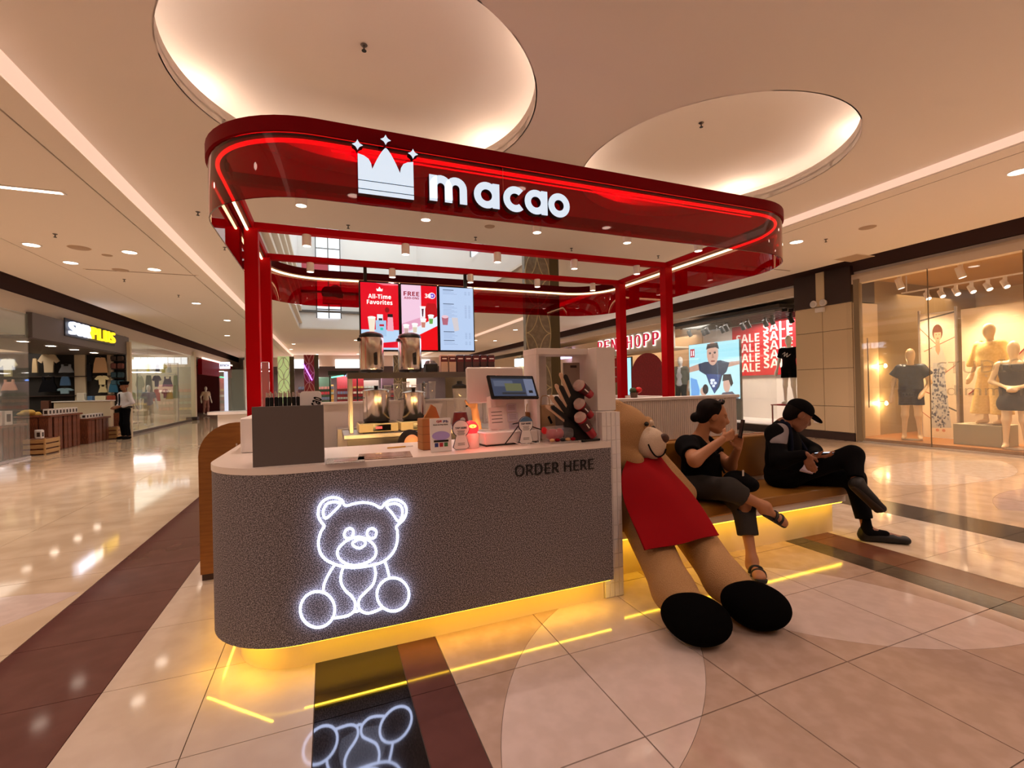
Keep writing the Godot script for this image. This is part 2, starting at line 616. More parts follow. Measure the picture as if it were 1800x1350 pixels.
func _ready() -> void:
	var cam := Camera3D.new()
	cam.name = "camera"
	cam.position = V(0, 1.5, 0)
	cam.rotation = V(0.004, deg_to_rad(-21.9), -0.022)
	cam.fov = rad_to_deg(2.0 * atan(675.0 / 810.0))
	cam.near = 0.05
	cam.far = 200.0
	cam.current = true
	add_child(cam)
	var env := Environment.new()
	env.background_mode = Environment.BG_COLOR
	env.background_color = Color(0.02, 0.02, 0.025)
	env.tonemap_mode = Environment.TONE_MAPPER_LINEAR
	env.tonemap_exposure = 1.8
	env.sdfgi_enabled = true
	env.ssao_enabled = true
	env.ssil_enabled = true
	var we := WorldEnvironment.new()
	we.name = "world_environment"
	we.environment = env
	add_child(we)
	# daylight falling through the skylight of the atrium
	area(V(1.6, 10.7, -15.7), V(-PI / 2, 0, 0), 5.0, 13.0, "e4f4ea", 14.0)
	# shop interiors
	area(V(-8.9, 3.5, -17.6), V(-PI / 2, 0, 0), 2.6, 5.0, "fff0dc", 7.0)
	area(V(-8.9, 3.5, -26.0), V(-PI / 2, 0, 0), 2.6, 8.0, "f6fbe8", 8.0)
	area(V(14.6, 3.6, -6.0), V(-PI / 2, 0, 0), 2.4, 5.0, "ffd2a2", 7.0)
	area(V(12.75, 3.4, -11.2), V(-PI / 2, 0.5, 0), 1.2, 4.0, "fff2e6", 6.0)
	area(V(15.0, 3.6, -19.0), V(-PI / 2, 0, 0), 2.6, 6.0, "ffe2bc", 9.0)
	font_bold = SystemFont.new()
	font_bold.font_names = PackedStringArray(["Droid Sans"])
	font_bold.font_weight = 700
	font_plain = SystemFont.new()
	font_plain.font_names = PackedStringArray(["Droid Sans"])
	make_materials()
	build_floor()
	build_ceiling()
	build_walls()
	build_left_shops()
	build_right_shop()
	build_sale_shop()
	build_far_end()
	build_counter()
	build_canopy()
	build_bench()
	build_kitchen()
	build_counter_things()
	build_bear()
	build_woman()
	build_man()
	build_staff_and_guard()
	build_small_things()

func make_materials() -> void:
	var t := noisy("tile_cream", "c0b0a2", "c6b7a9", 0.9, 0.02, 0.07, true)
	noisy("tile_tan", "b39a8a", "bca394", 0.9, 0.03, 0.09, true)
	noisy("tile_petal", "cdbab0", "d5c2b9", 0.9, 0.03, 0.08, true)
	noisy("tile_light", "ccb8a2", "d8c6b2", 0.9, 0.03, 0.07, true)
	noisy("tile_sand", "c2a98c", "ceb498", 0.7, 0.02, 0.07, true)
	noisy("tile_marble", "d2bfa8", "e2d2bd", 0.7, 0.02, 0.05, true)
	noisy("tile_brown", "5c3b37", "613f3b", 0.8, 0.02, 0.08, true)
	noisy("tile_rust", "6a4436", "70493b", 0.8, 0.02, 0.12, true)
	noisy("tile_dark", "161210", "1a1614", 1.2, 0.05, 0.05, true)
	noisy("tile_slate", "4c423a", "52483f", 1.2, 0.05, 0.12, true)
	noisy("floor_cream", "c8b296", "d6c1a6", 0.35, 0.02, 0.06, true)
	for key in ["tile_brown", "tile_slate", "tile_rust"]: M[key].metallic_specular = 0.25
	M.tile_dark.metallic_specular = 0.7
	mat("grout", "6a5648", 0.8)
	mat("ceiling", "efe6dc", 0.85, 0.0, 0.2)
	mat("cove_lip", "efe4dc", 0.8, 0.0, 0.2)
	mat("dark_gap", "584340", 0.8, 0.0, 0.2)
	mat("black", "0b0a0a", 0.5)
	mat("black_gloss", "070707", 0.12)
	mat("white", "efe9e6", 0.5)
	mat("white_matte", "eee6e2", 0.8)
	mat("white_gloss", "efe9e6", 0.15)
	mat("cream_wall", "e0cfb2", 0.6)
	mat("cream_panel", "dcc8a6", 0.35)
	mat("bulkhead", "e6d6c4", 0.6)
	mat("brown_trim", "38241f", 0.5)
	mat("steel", "cfc8c4", 0.3, 0.85)
	mat("steel_bright", "e0d8d2", 0.2, 1.0)
	mat("steel_dark", "6d6865", 0.3, 0.9)
	mat("chrome", "d8d4d0", 0.12, 1.0)
	mat("red_paint", "b4000f", 0.5, 0.0, 0.2)
	mat("red_dark", "86000f", 0.5, 0.0, 0.2)
	mat("red_bright", "d3101c", 0.5)
	noisy("counter_grey", "2b2628", "b4aaac", 1.8, 0.33, 0.8, false, 0.0, 1)
	mat("worktop", "e9dcd2", 0.3)
	mat("plinth", "e8d3b4", 0.6)
	mat("tan_leather", "9c6a26", 0.45)
	noisy("wood_amber", "8c5824", "98622a", 2.0, 0.02, 0.4, false, 0.0, 3, V(0.4, 3.0, 3.0))
	noisy("wood_plank", "5c2c1a", "8a4a2c", 2.0, 0.03, 0.5, false, 0.0, 3, V(4.0, 0.4, 4.0))
	noisy("wood_crate", "b58a58", "cda46e", 2.0, 0.03, 0.6, false, 0.0, 3, V(0.4, 4.0, 4.0))
	glass("pane", "dfe8e2", 0.06)
	glass("pane_green", "cfe6dc", 0.10)
	glass("acrylic_clear", "f4eeee", 0.10)
	glow("lamp_face", "ffe9d2", 6.0)
	glow("led_yellow", "ffca3c", 1.9)
	glow("led_warm", "ffd89a", 2.6)
	glow("led_cove", "ffeade", 5.0)
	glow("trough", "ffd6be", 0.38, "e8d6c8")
	glow("neon_white", "ccd8ff", 3.6)
	glow("sign_white", "cfe4f6", 0.5, "c8d4dc")
	var ac := mat("red_acrylic", "a20008", 0.02)
	ac.refraction_enabled = true
	ac.refraction_scale = 0.045
	ac.albedo_color.a = 0.03
	# cloth and skin
	noisy("plush", "a0764a", "c89e6e", 2.2, 0.3, 0.95, false, 0.8)
	noisy("plush_light", "c2aa92", "dcc7b0", 2.2, 0.3, 0.95, false, 0.6)
	mat("plush_black", "0a0909", 0.98, 0.0, 0.1)
	mat("apron_red", "92030f", 0.8, 0.0, 0.25)
	mat("skin_tan", "b27a55", 0.55)
	mat("skin_brown", "8f5c3f", 0.55)
	mat("hair_black", "17110f", 0.7, 0.0, 0.2)
	mat("cloth_black", "0e0d0f", 0.9, 0.0, 0.2)
	mat("cloth_charcoal", "3a3735", 0.9, 0.0, 0.2)
	mat("cloth_navy", "161a2a", 0.9, 0.0, 0.2)
	mat("cloth_white", "d9d6da", 0.85, 0.0, 0.2)
	mat("mannequin", "e0c49c", 0.4)
	mat("mannequin_white", "ece8e0", 0.35)

func fill_light() -> void:
	pass

# ---------------------------------------------------------------- floor
var petal_shapes := []

func lens(c0: Vector2, r0: float, c1: Vector2, r1: float) -> PackedVector2Array:
	var both := Geometry2D.intersect_polygons(circle(c0, r0, -1.0, 160), circle(c1, r1, -1.0, 160))
	return both[0]

func build_floor() -> void:
	var fl := shell("floor", box(24.0, 0.2, 56.0), M.grout, V(2.4, -0.107, -17.0), "polished stone mall floor with inlaid stripes and pale petals", "floor")
	petal_shapes = [
		[lens(Vector2(2.473, -1.128), 1.953, Vector2(0.398, -3.104), 1.869), "tile_petal"],
		[lens(Vector2(2.429, -1.626), 1.332, Vector2(3.813, -2.909), 1.589), "tile_petal"],
		[lens(Vector2(9.2, -2.2), 2.75, Vector2(8.9, -6.6), 3.05), "tile_light"],
		[lens(Vector2(8.2, -0.9), 2.25, Vector2(8.6, -3.9), 2.0), "tile_tan"],
		[lens(Vector2(-2.4, -3.2), 1.45, Vector2(-4.0, -5.4), 2.4), "tile_petal"]]
	var xs := [-6.9, -5.7, -4.38, -3.06, -1.74, -1.08, -0.59, -0.084, 0.352, 0.575, 1.225, 1.875, 2.53, 3.2, 3.93, 4.16, 4.52, 5.1, 5.72, 6.3, 7.6, 8.92, 10.24, 11.6]
	var zs := [0.4, -0.28, -0.94, -1.62, -2.28, -2.94, -3.6, -4.26, -4.92, -5.7, -6.9, -8.22, -9.54, -10.86]
	for i in xs.size() - 1:
		for j in zs.size() - 1:
			var x0: float = xs[i]; var x1: float = xs[i + 1]; var z1: float = zs[j]; var z0: float = zs[j + 1]
			var wide := x1 - x0 > 1.1
			if wide and j % 2 == 1 and j < 9: continue
			if wide and j < 9: z0 = zs[mini(j + 2, 9)]
			if x0 > -0.5 and x1 < 4.0 and z1 <= -3.6 and z0 >= -5.8: continue   # under the kiosk
			var kind := "tile_cream"
			if x0 == -1.74: kind = "tile_brown"
			elif x0 == -0.084: kind = "tile_dark"
			elif x0 == 0.352: kind = "tile_brown"
			elif x0 == 3.93: kind = "tile_slate"
			elif x0 == 4.16: kind = "tile_rust"
			elif x0 == 5.72: kind = "tile_slate"
			elif x0 >= 4.5: kind = "tile_marble"
			elif x0 >= 0.57: kind = "tile_tan"
			elif x0 < -1.74: kind = "floor_cream"
			if x0 >= 6.2 and z0 < -3.3: kind = "tile_sand"
			var gap := 0.0022
			var pieces := [[rect(x0 + gap, z0 + gap, x1 - gap, z1 - gap), kind]]
			if not (kind in ["tile_brown", "tile_dark", "tile_slate", "tile_rust"]):
				for ps in petal_shapes:
					var next := []
					for pc in pieces:
						var cut := Geometry2D.intersect_polygons(pc[0], ps[0])
						if cut.is_empty() or pc[1] == ps[1]:
							next.append(pc)
							continue
						for q in cut:
							for q2 in Geometry2D.offset_polygon(q, -0.001): next.append([q2, ps[1]])
						for q in Geometry2D.clip_polygons(pc[0], ps[0]):
							if not Geometry2D.is_polygon_clockwise(q):
								for q2 in Geometry2D.offset_polygon(q, -0.001): next.append([q2, pc[1]])
					pieces = next
			for pc in pieces:
				var poly: PackedVector2Array = pc[0]
				if poly.size() < 3 or Geometry2D.triangulate_polygon(poly).is_empty(): continue
				part(fl, "tile", slab_mesh([poly], -0.006, 0.0), M[pc[1]], -fl.position)
	part(fl, "far_paving", slab_mesh([rect(-9.0, -45.0, 14.0, -10.865)], -0.006, 0.0), M.floor_cream, -fl.position)
	part(fl, "near_paving", slab_mesh([rect(-9.0, 0.405, 14.0, 10.0)], -0.006, 0.0), M.tile_cream, -fl.position)

# ---------------------------------------------------------------- ceiling
const C1 := Vector2(0.42, -4.68)
const C2 := Vector2(4.72, -4.68)
const CR := 1.65

func build_ceiling() -> void:
	var polys := []
	for r in [[-2.4, -2.6, 7.5, 9.0], [-2.4, -8.6, 7.5, -6.8], [-2.4, -22.9, -1.1, -8.6], [4.25, -22.9, 7.5, -8.6], [-2.4, -45.0, 7.5, -22.9], [-2.4, -6.8, -1.6, -2.6], [6.8, -6.8, 7.5, -2.6]]:
		polys.append(rect(r[0], r[1], r[2], r[3]))
	for cc in [[C1, -1.6, 2.57], [C2, 2.57, 6.8]]:
		var c: Vector2 = cc[0]
		var disc := circle(c, CR, -1.0, 96)
		for q in [rect(cc[1], -6.8, c.x, c.y), rect(c.x, -6.8, cc[2], c.y), rect(cc[1], c.y, c.x, -2.6), rect(c.x, c.y, cc[2], -2.6)]:
			for p in Geometry2D.clip_polygons(q, disc): polys.append(p)
	var ce := shell("ceiling", slab_mesh(polys, 4.3, 4.36), M.ceiling, Vector3.ZERO, "smooth warm white mall ceiling with round recesses", "ceiling")
	for c in [C1, C2]:
		var g := Geo.new()
		var a := circle(c, CR, -1.0, 96); var b := circle(c, CR + 0.012, -1.0, 96)
		ring_plate(b, a, -4.47, -4.3, g)
		part(ce, "recess_lip", turned(g), M.cove_lip)
		g = Geo.new()
		ring_plate(circle(c, CR + 0.42, -1.0, 96), circle(c, CR, -1.0, 96), -4.38, -4.36, g)
		part(ce, "recess_ledge", turned(g), M.ceiling)
		g = Geo.new()   # the shallow dome above the hidden lights
		var prof := []
		for i in 9:
			var t := i / 8.0
			prof.append(Vector2((CR + 0.42) * (1.0 - t), 4.68 + 0.10 * sin(t * PI / 2)))
		prof.push_front(Vector2(CR + 0.42, 4.36))
		part(ce, "recess_dome", lathe(prof, 64), M.ceiling, V(c.x, 0, c.y))
		g = Geo.new()
		var path := []
		for q in circle(c, CR + 0.2, -1.0, 64): path.append(V(q.x, 4.40, q.y))
		tube(g, path, 0.012, 5, true)
		var strip := solo("cove_light", "hidden ring of cove light in the round ceiling recess %s" % ("over the kiosk sign" if c == C1 else "over the bench"), "cove light", g.mesh(), M.led_cove)
		for i in 6:
			var q: Vector2 = c + Vector2.from_angle(TAU * (i + 0.5) / 6) * (CR + 0.2)
			lamp(V(q.x, 4.44, q.y), "ffe2cc", 0.05, 0.015, strip)
	# lower side ceilings, with a shadow groove, and the lit faces of the step
	var L := shell("ceiling_side", slab_mesh([rect(-2.68, -45, -2.4, 9), rect(-4.9, -45, -2.70, 9), rect(-6.2, -45, -4.915, 9)], 4.1, 4.2), M.ceiling, Vector3.ZERO, "lower ceiling strip along the shops with shadow grooves", "ceiling")
	part(L, "groove_backing", box(3.8, 0.02, 54), M.dark_gap, V(-4.3, 4.22, -18))
	var R := shell("ceiling_side", slab_mesh([rect(7.5, -45, 7.78, 9), rect(7.80, -45, 11.0, 9)], 4.17, 4.25), M.ceiling, Vector3.ZERO, "lower ceiling strip along the fashion shop windows", "ceiling")
	part(R, "groove_backing", box(3.5, 0.02, 54), M.dark_gap, V(9.25, 4.27, -18))
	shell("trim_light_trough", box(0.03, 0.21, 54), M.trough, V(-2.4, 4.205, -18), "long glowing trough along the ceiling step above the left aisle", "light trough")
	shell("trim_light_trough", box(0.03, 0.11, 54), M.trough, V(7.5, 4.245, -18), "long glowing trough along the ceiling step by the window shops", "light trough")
	shell("ceiling_slab", box(24, 0.1, 56), M.white_matte, V(2.4, 11.2, -17), "roof slab over the mall", "roof")
	# atrium
	var at := shell("wall_atrium", box(0.1, 6.8, 14.4), M.white, V(-1.16, 7.7, -15.75), "pale upper storey wall round the daylit atrium opening", "wall")
	part(at, "side_wall", box(0.1, 6.8, 14.4), M.white, V(5.47, 0, 0))
	part(at, "end_wall", box(5.5, 6.8, 0.1), M.white, V(2.73, 0, -7.2))
	part(at, "near_wall", box(5.5, 6.8, 0.1), M.white, V(2.73, 0, 7.2))
	for k in 4: part(at, "floor_edge", box(0.16, 0.12, 14.2), M.bulkhead, V(0.1, -3.1 + k * 0.55, 0))
	for k in 3: part(at, "cornice", box(5.4, 0.1, 0.12), M.steel_dark, V(2.73, -2.6 + k * 0.9, -7.1))
	var w := shell("window_1", box(1.0, 5.6, 0.04), glow("daylight", "eaf4ff", 0.6, "e0e8f0"), V(0.16, 7.6, -22.82), "tall bright daylight window at the far end of the atrium", "window")
	for k in 4: part(w, "window_bar", box(1.04, 0.05, 0.06), M.steel_dark, V(0, -2.4 + k * 1.4, 0.02))
	for k in 3: part(w, "window_bar", box(0.05, 5.6, 0.06), M.steel_dark, V(-0.52 + k * 0.52, 0, 0.02))
	w = shell("window_2", box(0.04, 2.2, 2.4), M.daylight, V(4.22, 6.6, -12.4), "bright upper storey window on the atrium side wall", "window")
	for k in 3: part(w, "window_bar", box(0.06, 2.2, 0.07), M.steel_dark, V(-0.02, 0, -1.2 + k * 1.2))
	shell("window_3", box(5.0, 0.04, 13.0), glow("skylight", "eaf2ff", 0.5, "e0e8f0"), V(1.6, 10.8, -15.75), "glazed skylight over the atrium", "skylight")

# ---------------------------------------------------------------- walls
func build_walls() -> void:
	for s in [[-6.9, "left"], [11.7, "right"]]:
		var x: float = s[0]
		var sg := -1.0 if x < 0 else 1.0
		var bz := [9.0, -45.0] if x < 0 else [9.0, -45.0]
		var b := shell("wall_" + s[1] + "_bulkhead", box(0.2, 0.42 if x < 0 else 0.22, bz[0] - bz[1]), M.bulkhead, V(x, 3.74 if x < 0 else 3.84, (bz[0] + bz[1]) / 2), "cream bulkhead running above the shop fronts", "bulkhead")
		part(b, "shadow_gap", box(0.9, 0.06, bz[0] - bz[1]), M.dark_gap, V(-sg * 0.3, 0.66, 0))
		part(b, "gap_back", box(0.1, 0.5, bz[0] - bz[1]), M.dark_gap, V(sg * 0.02, 0.45, 0))
	shell("wall_left", box(0.2, 3.55, 21.9), M.cream_wall, V(-6.9, 1.775, -1.95), "cream wall along the left of the aisle", "wall")
	shell("wall_right", box(0.2, 3.55, 12.6), M.cream_wall, V(11.7, 1.775, 2.8), "cream wall along the right of the aisle", "wall")
	shell("wall_back", box(22, 4.4, 0.2), M.cream_wall, V(2.4, 2.2, 9.1), "cream wall closing the mall behind", "wall")
	shell("wall_left_outer", box(0.2, 4.3, 36), M.cream_wall, V(-11.2, 2.15, -28), "rear wall of the left shops", "wall")
	shell("wall_right_outer", box(0.2, 4.3, 44), M.cream_wall, V(17.2, 2.15, -24), "rear wall of the right shops", "wall")
	shell("ceiling_shop", box(4.4, 0.1, 32), M.white_matte, V(-9.1, 3.95, -29), "white shop ceiling on the left side", "ceiling")
	shell("ceiling_shop", box(5.6, 0.1, 42), M.white_matte, V(14.5, 3.98, -24), "white shop ceiling on the right side", "ceiling")
	shell("wall_end", box(26, 4.6, 0.2), M.cream_wall, V(2.4, 2.2, -44.9), "end wall of the mall", "wall")
	# the panelled wall between the two fashion shops
	var pw := shell("wall_panelled", box(0.9, 3.3, 1.42), M.grout, V(12.07, 1.65, -7.83), "beige panelled wall between the shop windows", "wall")
	for i in 2:
		for j in 4:
			var hs := [0.62, 0.92, 0.92, 0.66]
			var ys := [0.2, 0.83, 1.76, 2.69]
			part(pw, "panel", box(0.03, hs[j], 0.70, 0.004), M.cream_panel, V(-0.455, ys[j] + hs[j] / 2 - 1.65, -0.355 + i * 0.71))
	part(pw, "skirting", box(0.06, 0.19, 1.44), M.brown_trim, V(-0.46, 0.095 - 1.65, 0))
	part(pw, "return_panel", box(0.9, 3.3, 0.02), M.cream_panel, V(0, 0, -0.72))
	part(pw, "return_panel", box(0.9, 3.3, 0.02), M.cream_panel, V(0, 0, 0.72))
	part(pw, "header", box(0.9, 0.85, 1.42), M.brown_trim, V(-0.06, 2.1, 0))
	part(pw, "pilaster", box(0.1, 0.85, 0.2), M.cream_panel, V(-0.49, 2.1, 0.0))

# ---------------------------------------------------------------- clothes, mannequins, shop pieces
func shirt_shape(kind: String) -> ArrayMesh:
	if cache.has("shirt" + kind): return cache["shirt" + kind]
	var p := []
	if kind == "tee": p = [[-.2, 0], [.2, 0], [.21, .35], [.24, .62], [.34, .5], [.5, .62], [.3, .95], [.12, 1], [.0, .93], [-.12, 1], [-.3, .95], [-.5, .62], [-.34, .5], [-.24, .62], [-.21, .35]]
	elif kind == "top": p = [[-.5, 0], [-.2, .03], [.2, .0], [.5, .04], [.4, .4], [.3, .68], [.3, 1], [.2, 1], [.16, .78], [-.16, .78], [-.2, 1], [-.3, 1], [-.3, .68], [-.4, .4]]
	else: p = [[-.5, 0], [.5, 0], [.42, .6], [.3, .98], [.1, 1], [0, .96], [-.1, 1], [-.3, .98], [-.42, .6]]
	var poly := PackedVector2Array()
	for q in p: poly.append(Vector2(q[0] * (1.35 if kind == "tee" else 1.0), q[1]))
	var m := plate(poly, 1.0)
	cache["shirt" + kind] = m
	return m

func garment(at: Vector3, w: float, h: float, col: String, kind: String, label: String, group: String, turn := 0.0) -> void:
	var o := thing("hanging_garment", label, "garment", at, turn, group)
	var b := part(o, "cloth", shirt_shape(kind), mat("cloth_" + col, col, 0.85, 0, 0.2))
	b.scale = V(w, h, 0.07)
	part(o, "hanger", tubes([[V(-w * 0.3, h * 0.98, 0.035), V(0, h * 1.03, 0.035), V(w * 0.3, h * 0.98, 0.035)], [V(0, h * 1.03, 0.035), V(0, h * 1.1, 0.035)]], 0.006, 4), M.steel_dark)

func man_bones(arm: int, wide := 1.0) -> Array:   # standing figure 1.8 m tall at the origin, facing +z
	var b := []
	b.append_array([[V(0, 1.68, 0.01), V(0.075, 0.115, 0.095)], [V(0, 1.60, 0.03), V(0.055, 0.075, 0.065)], [V(0, 1.47, -0.01), V(0, 1.58, 0.0), 0.048, 0.045]])
	b.append_array([[V(0, 1.28, 0), V(0.165 * wide, 0.16, 0.105)], [V(0, 1.05, 0), V(0.13 * wide, 0.16, 0.09)], [V(0, 0.92, 0), V(0.16 * wide, 0.12, 0.10)], [V(-0.15 * wide, 1.41, 0), V(0.15 * wide, 1.41, 0), 0.055, 0.055]])
	for s in [-1.0, 1.0]:
		b.append([V(s * 0.085, 0.88, 0), V(s * 0.10, 0.48, 0.02), 0.082, 0.055])
		b.append([V(s * 0.10, 0.48, 0.02), V(s * 0.12, 0.09, -0.03), 0.052, 0.032])
		b.append([V(s * 0.12, 0.045, -0.03), V(s * 0.135, 0.03, 0.13), 0.038, 0.026])
		var sh := V(s * 0.19 * wide, 1.39, 0)
		var el := V(s * 0.27 * wide, 1.12, -0.05)
		var wr := V(s * 0.29, 0.88, 0.04)
		if arm == 1 and s > 0: wr = V(0.18, 0.93, 0.14)
		if arm == 2: wr = V(s * 0.06, 1.02, 0.20)
		b.append([sh, el, 0.047, 0.037])
		b.append([el, wr, 0.036, 0.024])
		var d := (wr - el).normalized()
		b.append([wr, wr + d * 0.08, 0.027, 0.025])
		for f in 4: b.append([wr + d * 0.075 + V(0, 0, -0.022 + f * 0.015), wr + d * (0.15 + 0.015 * (1 if f in [1, 2] else 0)) + V(0, 0, -0.022 + f * 0.015 + 0.01), 0.009, 0.007])
		b.append([wr + d * 0.03 + V(0, 0, 0.02), wr + d * 0.09 + V(0, 0, 0.05), 0.011, 0.008])
	return b

func mannequin(at: Vector3, turn: float, label: String, m: Material, arm: int, wear: Array, group := "") -> Node3D:
	var o := thing("mannequin", label, "mannequin", at, turn, group)
	var key := "mann%d" % arm
	if not cache.has(key): cache[key] = blob(man_bones(arm), 0.017, 60.0)
	part(o, "body", cache[key], m)
	for w in wear:
		var ck := "wear%s" % [w[0]]
		if not cache.has(ck): cache[ck] = clothing(w[0], arm)
		part(o, w[2], cache[ck], w[1])
	part(o, "stand_base", cyl(0.16, 0.012), M.steel, V(0, -0.006, 0))
	return o

func clothing(kind: String, arm: int) -> ArrayMesh:
	var b := []
	var cuts := []
	match kind:
		"loose_top":
			b = [[V(0, 1.28, 0), V(0.19, 0.18, 0.125)], [V(0, 1.08, 0), V(0.19, 0.2, 0.125)], [V(0, 0.95, 0), V(0.20, 0.12, 0.13)], [V(-0.16, 1.42, 0), V(0.16, 1.42, 0), 0.062, 0.062], [V(-0.17, 1.39, 0), V(-0.28, 1.24, -0.01), 0.075, 0.085], [V(0.17, 1.39, 0), V(0.28, 1.24, -0.01), 0.075, 0.085]]
			cuts = [[V(0, 0.9, 0), V(0, -1, 0), 0.34], [V(0.28, 1.26, 0), V(0.55, -0.8, 0), 0.12], [V(-0.28, 1.26, 0), V(-0.55, -0.8, 0), 0.12], [V(0, 1.46, 0.05), V(0, 1, 0.5), 0.12]]
		"shorts":
			b = [[V(0, 0.93, 0), V(0.175, 0.1, 0.115)], [V(-0.09, 0.9, 0), V(-0.11, 0.62, 0.01), 0.10, 0.095], [V(0.09, 0.9, 0), V(0.11, 0.62, 0.01), 0.10, 0.095]]
			cuts = [[V(0, 0.68, 0), V(0, -1, 0), 0.4]]
		"trousers":
			b = [[V(0, 0.93, 0), V(0.17, 0.11, 0.11)], [V(-0.09, 0.9, 0), V(-0.105, 0.48, 0.02), 0.092, 0.07], [V(0.09, 0.9, 0), V(0.105, 0.48, 0.02), 0.092, 0.07], [V(-0.105, 0.48, 0.02), V(-0.12, 0.08, -0.03), 0.07, 0.062], [V(0.105, 0.48, 0.02), V(0.12, 0.08, -0.03), 0.07, 0.062]]
			cuts = [[V(0, 0.1, 0), V(0, -1, 0), 0.4]]
		"wide_trousers":
			b = [[V(0, 0.95, 0), V(0.17, 0.11, 0.11)], [V(-0.09, 0.9, 0), V(-0.17, 0.2, 0.0), 0.095, 0.15], [V(0.09, 0.9, 0), V(0.17, 0.2, 0.0), 0.095, 0.15]]
			cuts = [[V(0, 0.18, 0), V(0, -1, 0), 0.6]]
		"cape_top":
			b = [[V(0, 1.28, 0), V(0.21, 0.2, 0.14)], [V(0, 1.1, 0), V(0.22, 0.18, 0.15)], [V(-0.18, 1.42, 0), V(0.18, 1.42, 0), 0.06, 0.06], [V(-0.17, 1.4, 0), V(-0.31, 1.08, -0.03), 0.08, 0.1], [V(0.17, 1.4, 0), V(0.31, 1.08, -0.03), 0.08, 0.1]]
			cuts = [[V(0, 1.03, 0), V(0, -1, 0), 0.5], [V(0, 1.46, 0), V(0, 1, 0), 0.14]]
		"tunic":
			b = [[V(0, 1.25, 0), V(0.185, 0.2, 0.125)], [V(0, 1.0, 0), V(0.185, 0.25, 0.125)], [V(0, 0.75, 0), V(0.22, 0.2, 0.15)], [V(-0.12, 1.4, 0), V(0.12, 1.4, 0), 0.065, 0.065]]
			cuts = [[V(0, 0.64, 0), V(0, -1, 0), 0.5], [V(0, 1.42, 0.03), V(0, 1, 0.3), 0.14]]
		"tee":
			b = [[V(0, 1.28, 0), V(0.185, 0.18, 0.122)], [V(0, 1.06, 0), V(0.16, 0.2, 0.11)], [V(0, 0.93, 0), V(0.178, 0.12, 0.12)], [V(-0.16, 1.41, 0), V(0.16, 1.41, 0), 0.064, 0.064], [V(-0.18, 1.39, 0), V(-0.25, 1.2, -0.03), 0.064, 0.062], [V(0.18, 1.39, 0), V(0.25, 1.2, -0.03), 0.064, 0.062]]
			cuts = [[V(0, 0.88, 0), V(0, -1, 0), 0.34], [V(0.25, 1.22, -0.03), V(0.35, -0.9, -0.1), 0.1], [V(-0.25, 1.22, -0.03), V(-0.35, -0.9, -0.1), 0.1], [V(0, 1.47, 0.02), V(0, 1, 0.3), 0.12]]
		"open_jacket":
			b = [[V(-0.09, 1.28, -0.01), V(0.12, 0.19, 0.13)], [V(0.09, 1.28, -0.01), V(0.12, 0.19, 0.13)], [V(-0.1, 1.03, -0.01), V(0.105, 0.22, 0.125)], [V(0.1, 1.03, -0.01), V(0.105, 0.22, 0.125)], [V(-0.16, 1.42, 0), V(0.16, 1.42, 0), 0.066, 0.066], [V(-0.19, 1.39, 0), V(-0.275, 1.1, -0.05), 0.068, 0.062], [V(0.19, 1.39, 0), V(0.275, 1.1, -0.05), 0.068, 0.062]]
			cuts = [[V(0, 0.86, 0), V(0, -1, 0), 0.3], [V(0, 1.2, 0.07), V(0, 0.05, 1), 0.1], [V(0, 1.0, 0.07), V(0, 0.0, 1), 0.09], [V(0, 1.47, 0.0), V(0, 1, 0.3), 0.1]]
	return blob(b, 0.017, 45.0, Vector3.ZERO, cuts)

func track_light(at: Vector3, aim: Vector3, m: Material, label: String, group: String, e := 0.0, size := 1.0) -> void:
	var o := thing("track_spotlight", label, "spotlight", at, 0.0, group)
	part(o, "bracket", box(0.05 * size, 0.12 * size, 0.05 * size), m, V(0, -0.06 * size, 0))
	var d := aim.normalized()
	var c := V(0, -0.14, 0) * size
	var y := -d
	var x := y.cross(V(0.3, 0.2, 1)).normalized()
	var h := part(o, "lamp_head", lathe([Vector2(0, 0.09), Vector2(0.05, 0.09), Vector2(0.055, -0.09), Vector2(0.047, -0.09), Vector2(0.047, -0.07)], 12, "trackhead"), m, c)
	h.basis = Basis(x, y, x.cross(y)).scaled_local(V(size, size, size))
	var f := part(o, "lamp_face", cyl(0.046, 0.006, -1.0, 12), M.lamp_face, c + d * 0.072 * size)
	f.basis = Basis(x, y, x.cross(y)).scaled_local(V(size, size, size))
	if e > 0.0:
		var l := spot(Vector3.ZERO, "ffdcb0", e, 40.0, 0.04, o)
		l.position = c + d * 0.11 * size
		l.basis = Basis.looking_at(d, Vector3.UP if absf(d.y) < 0.9 else Vector3.RIGHT)

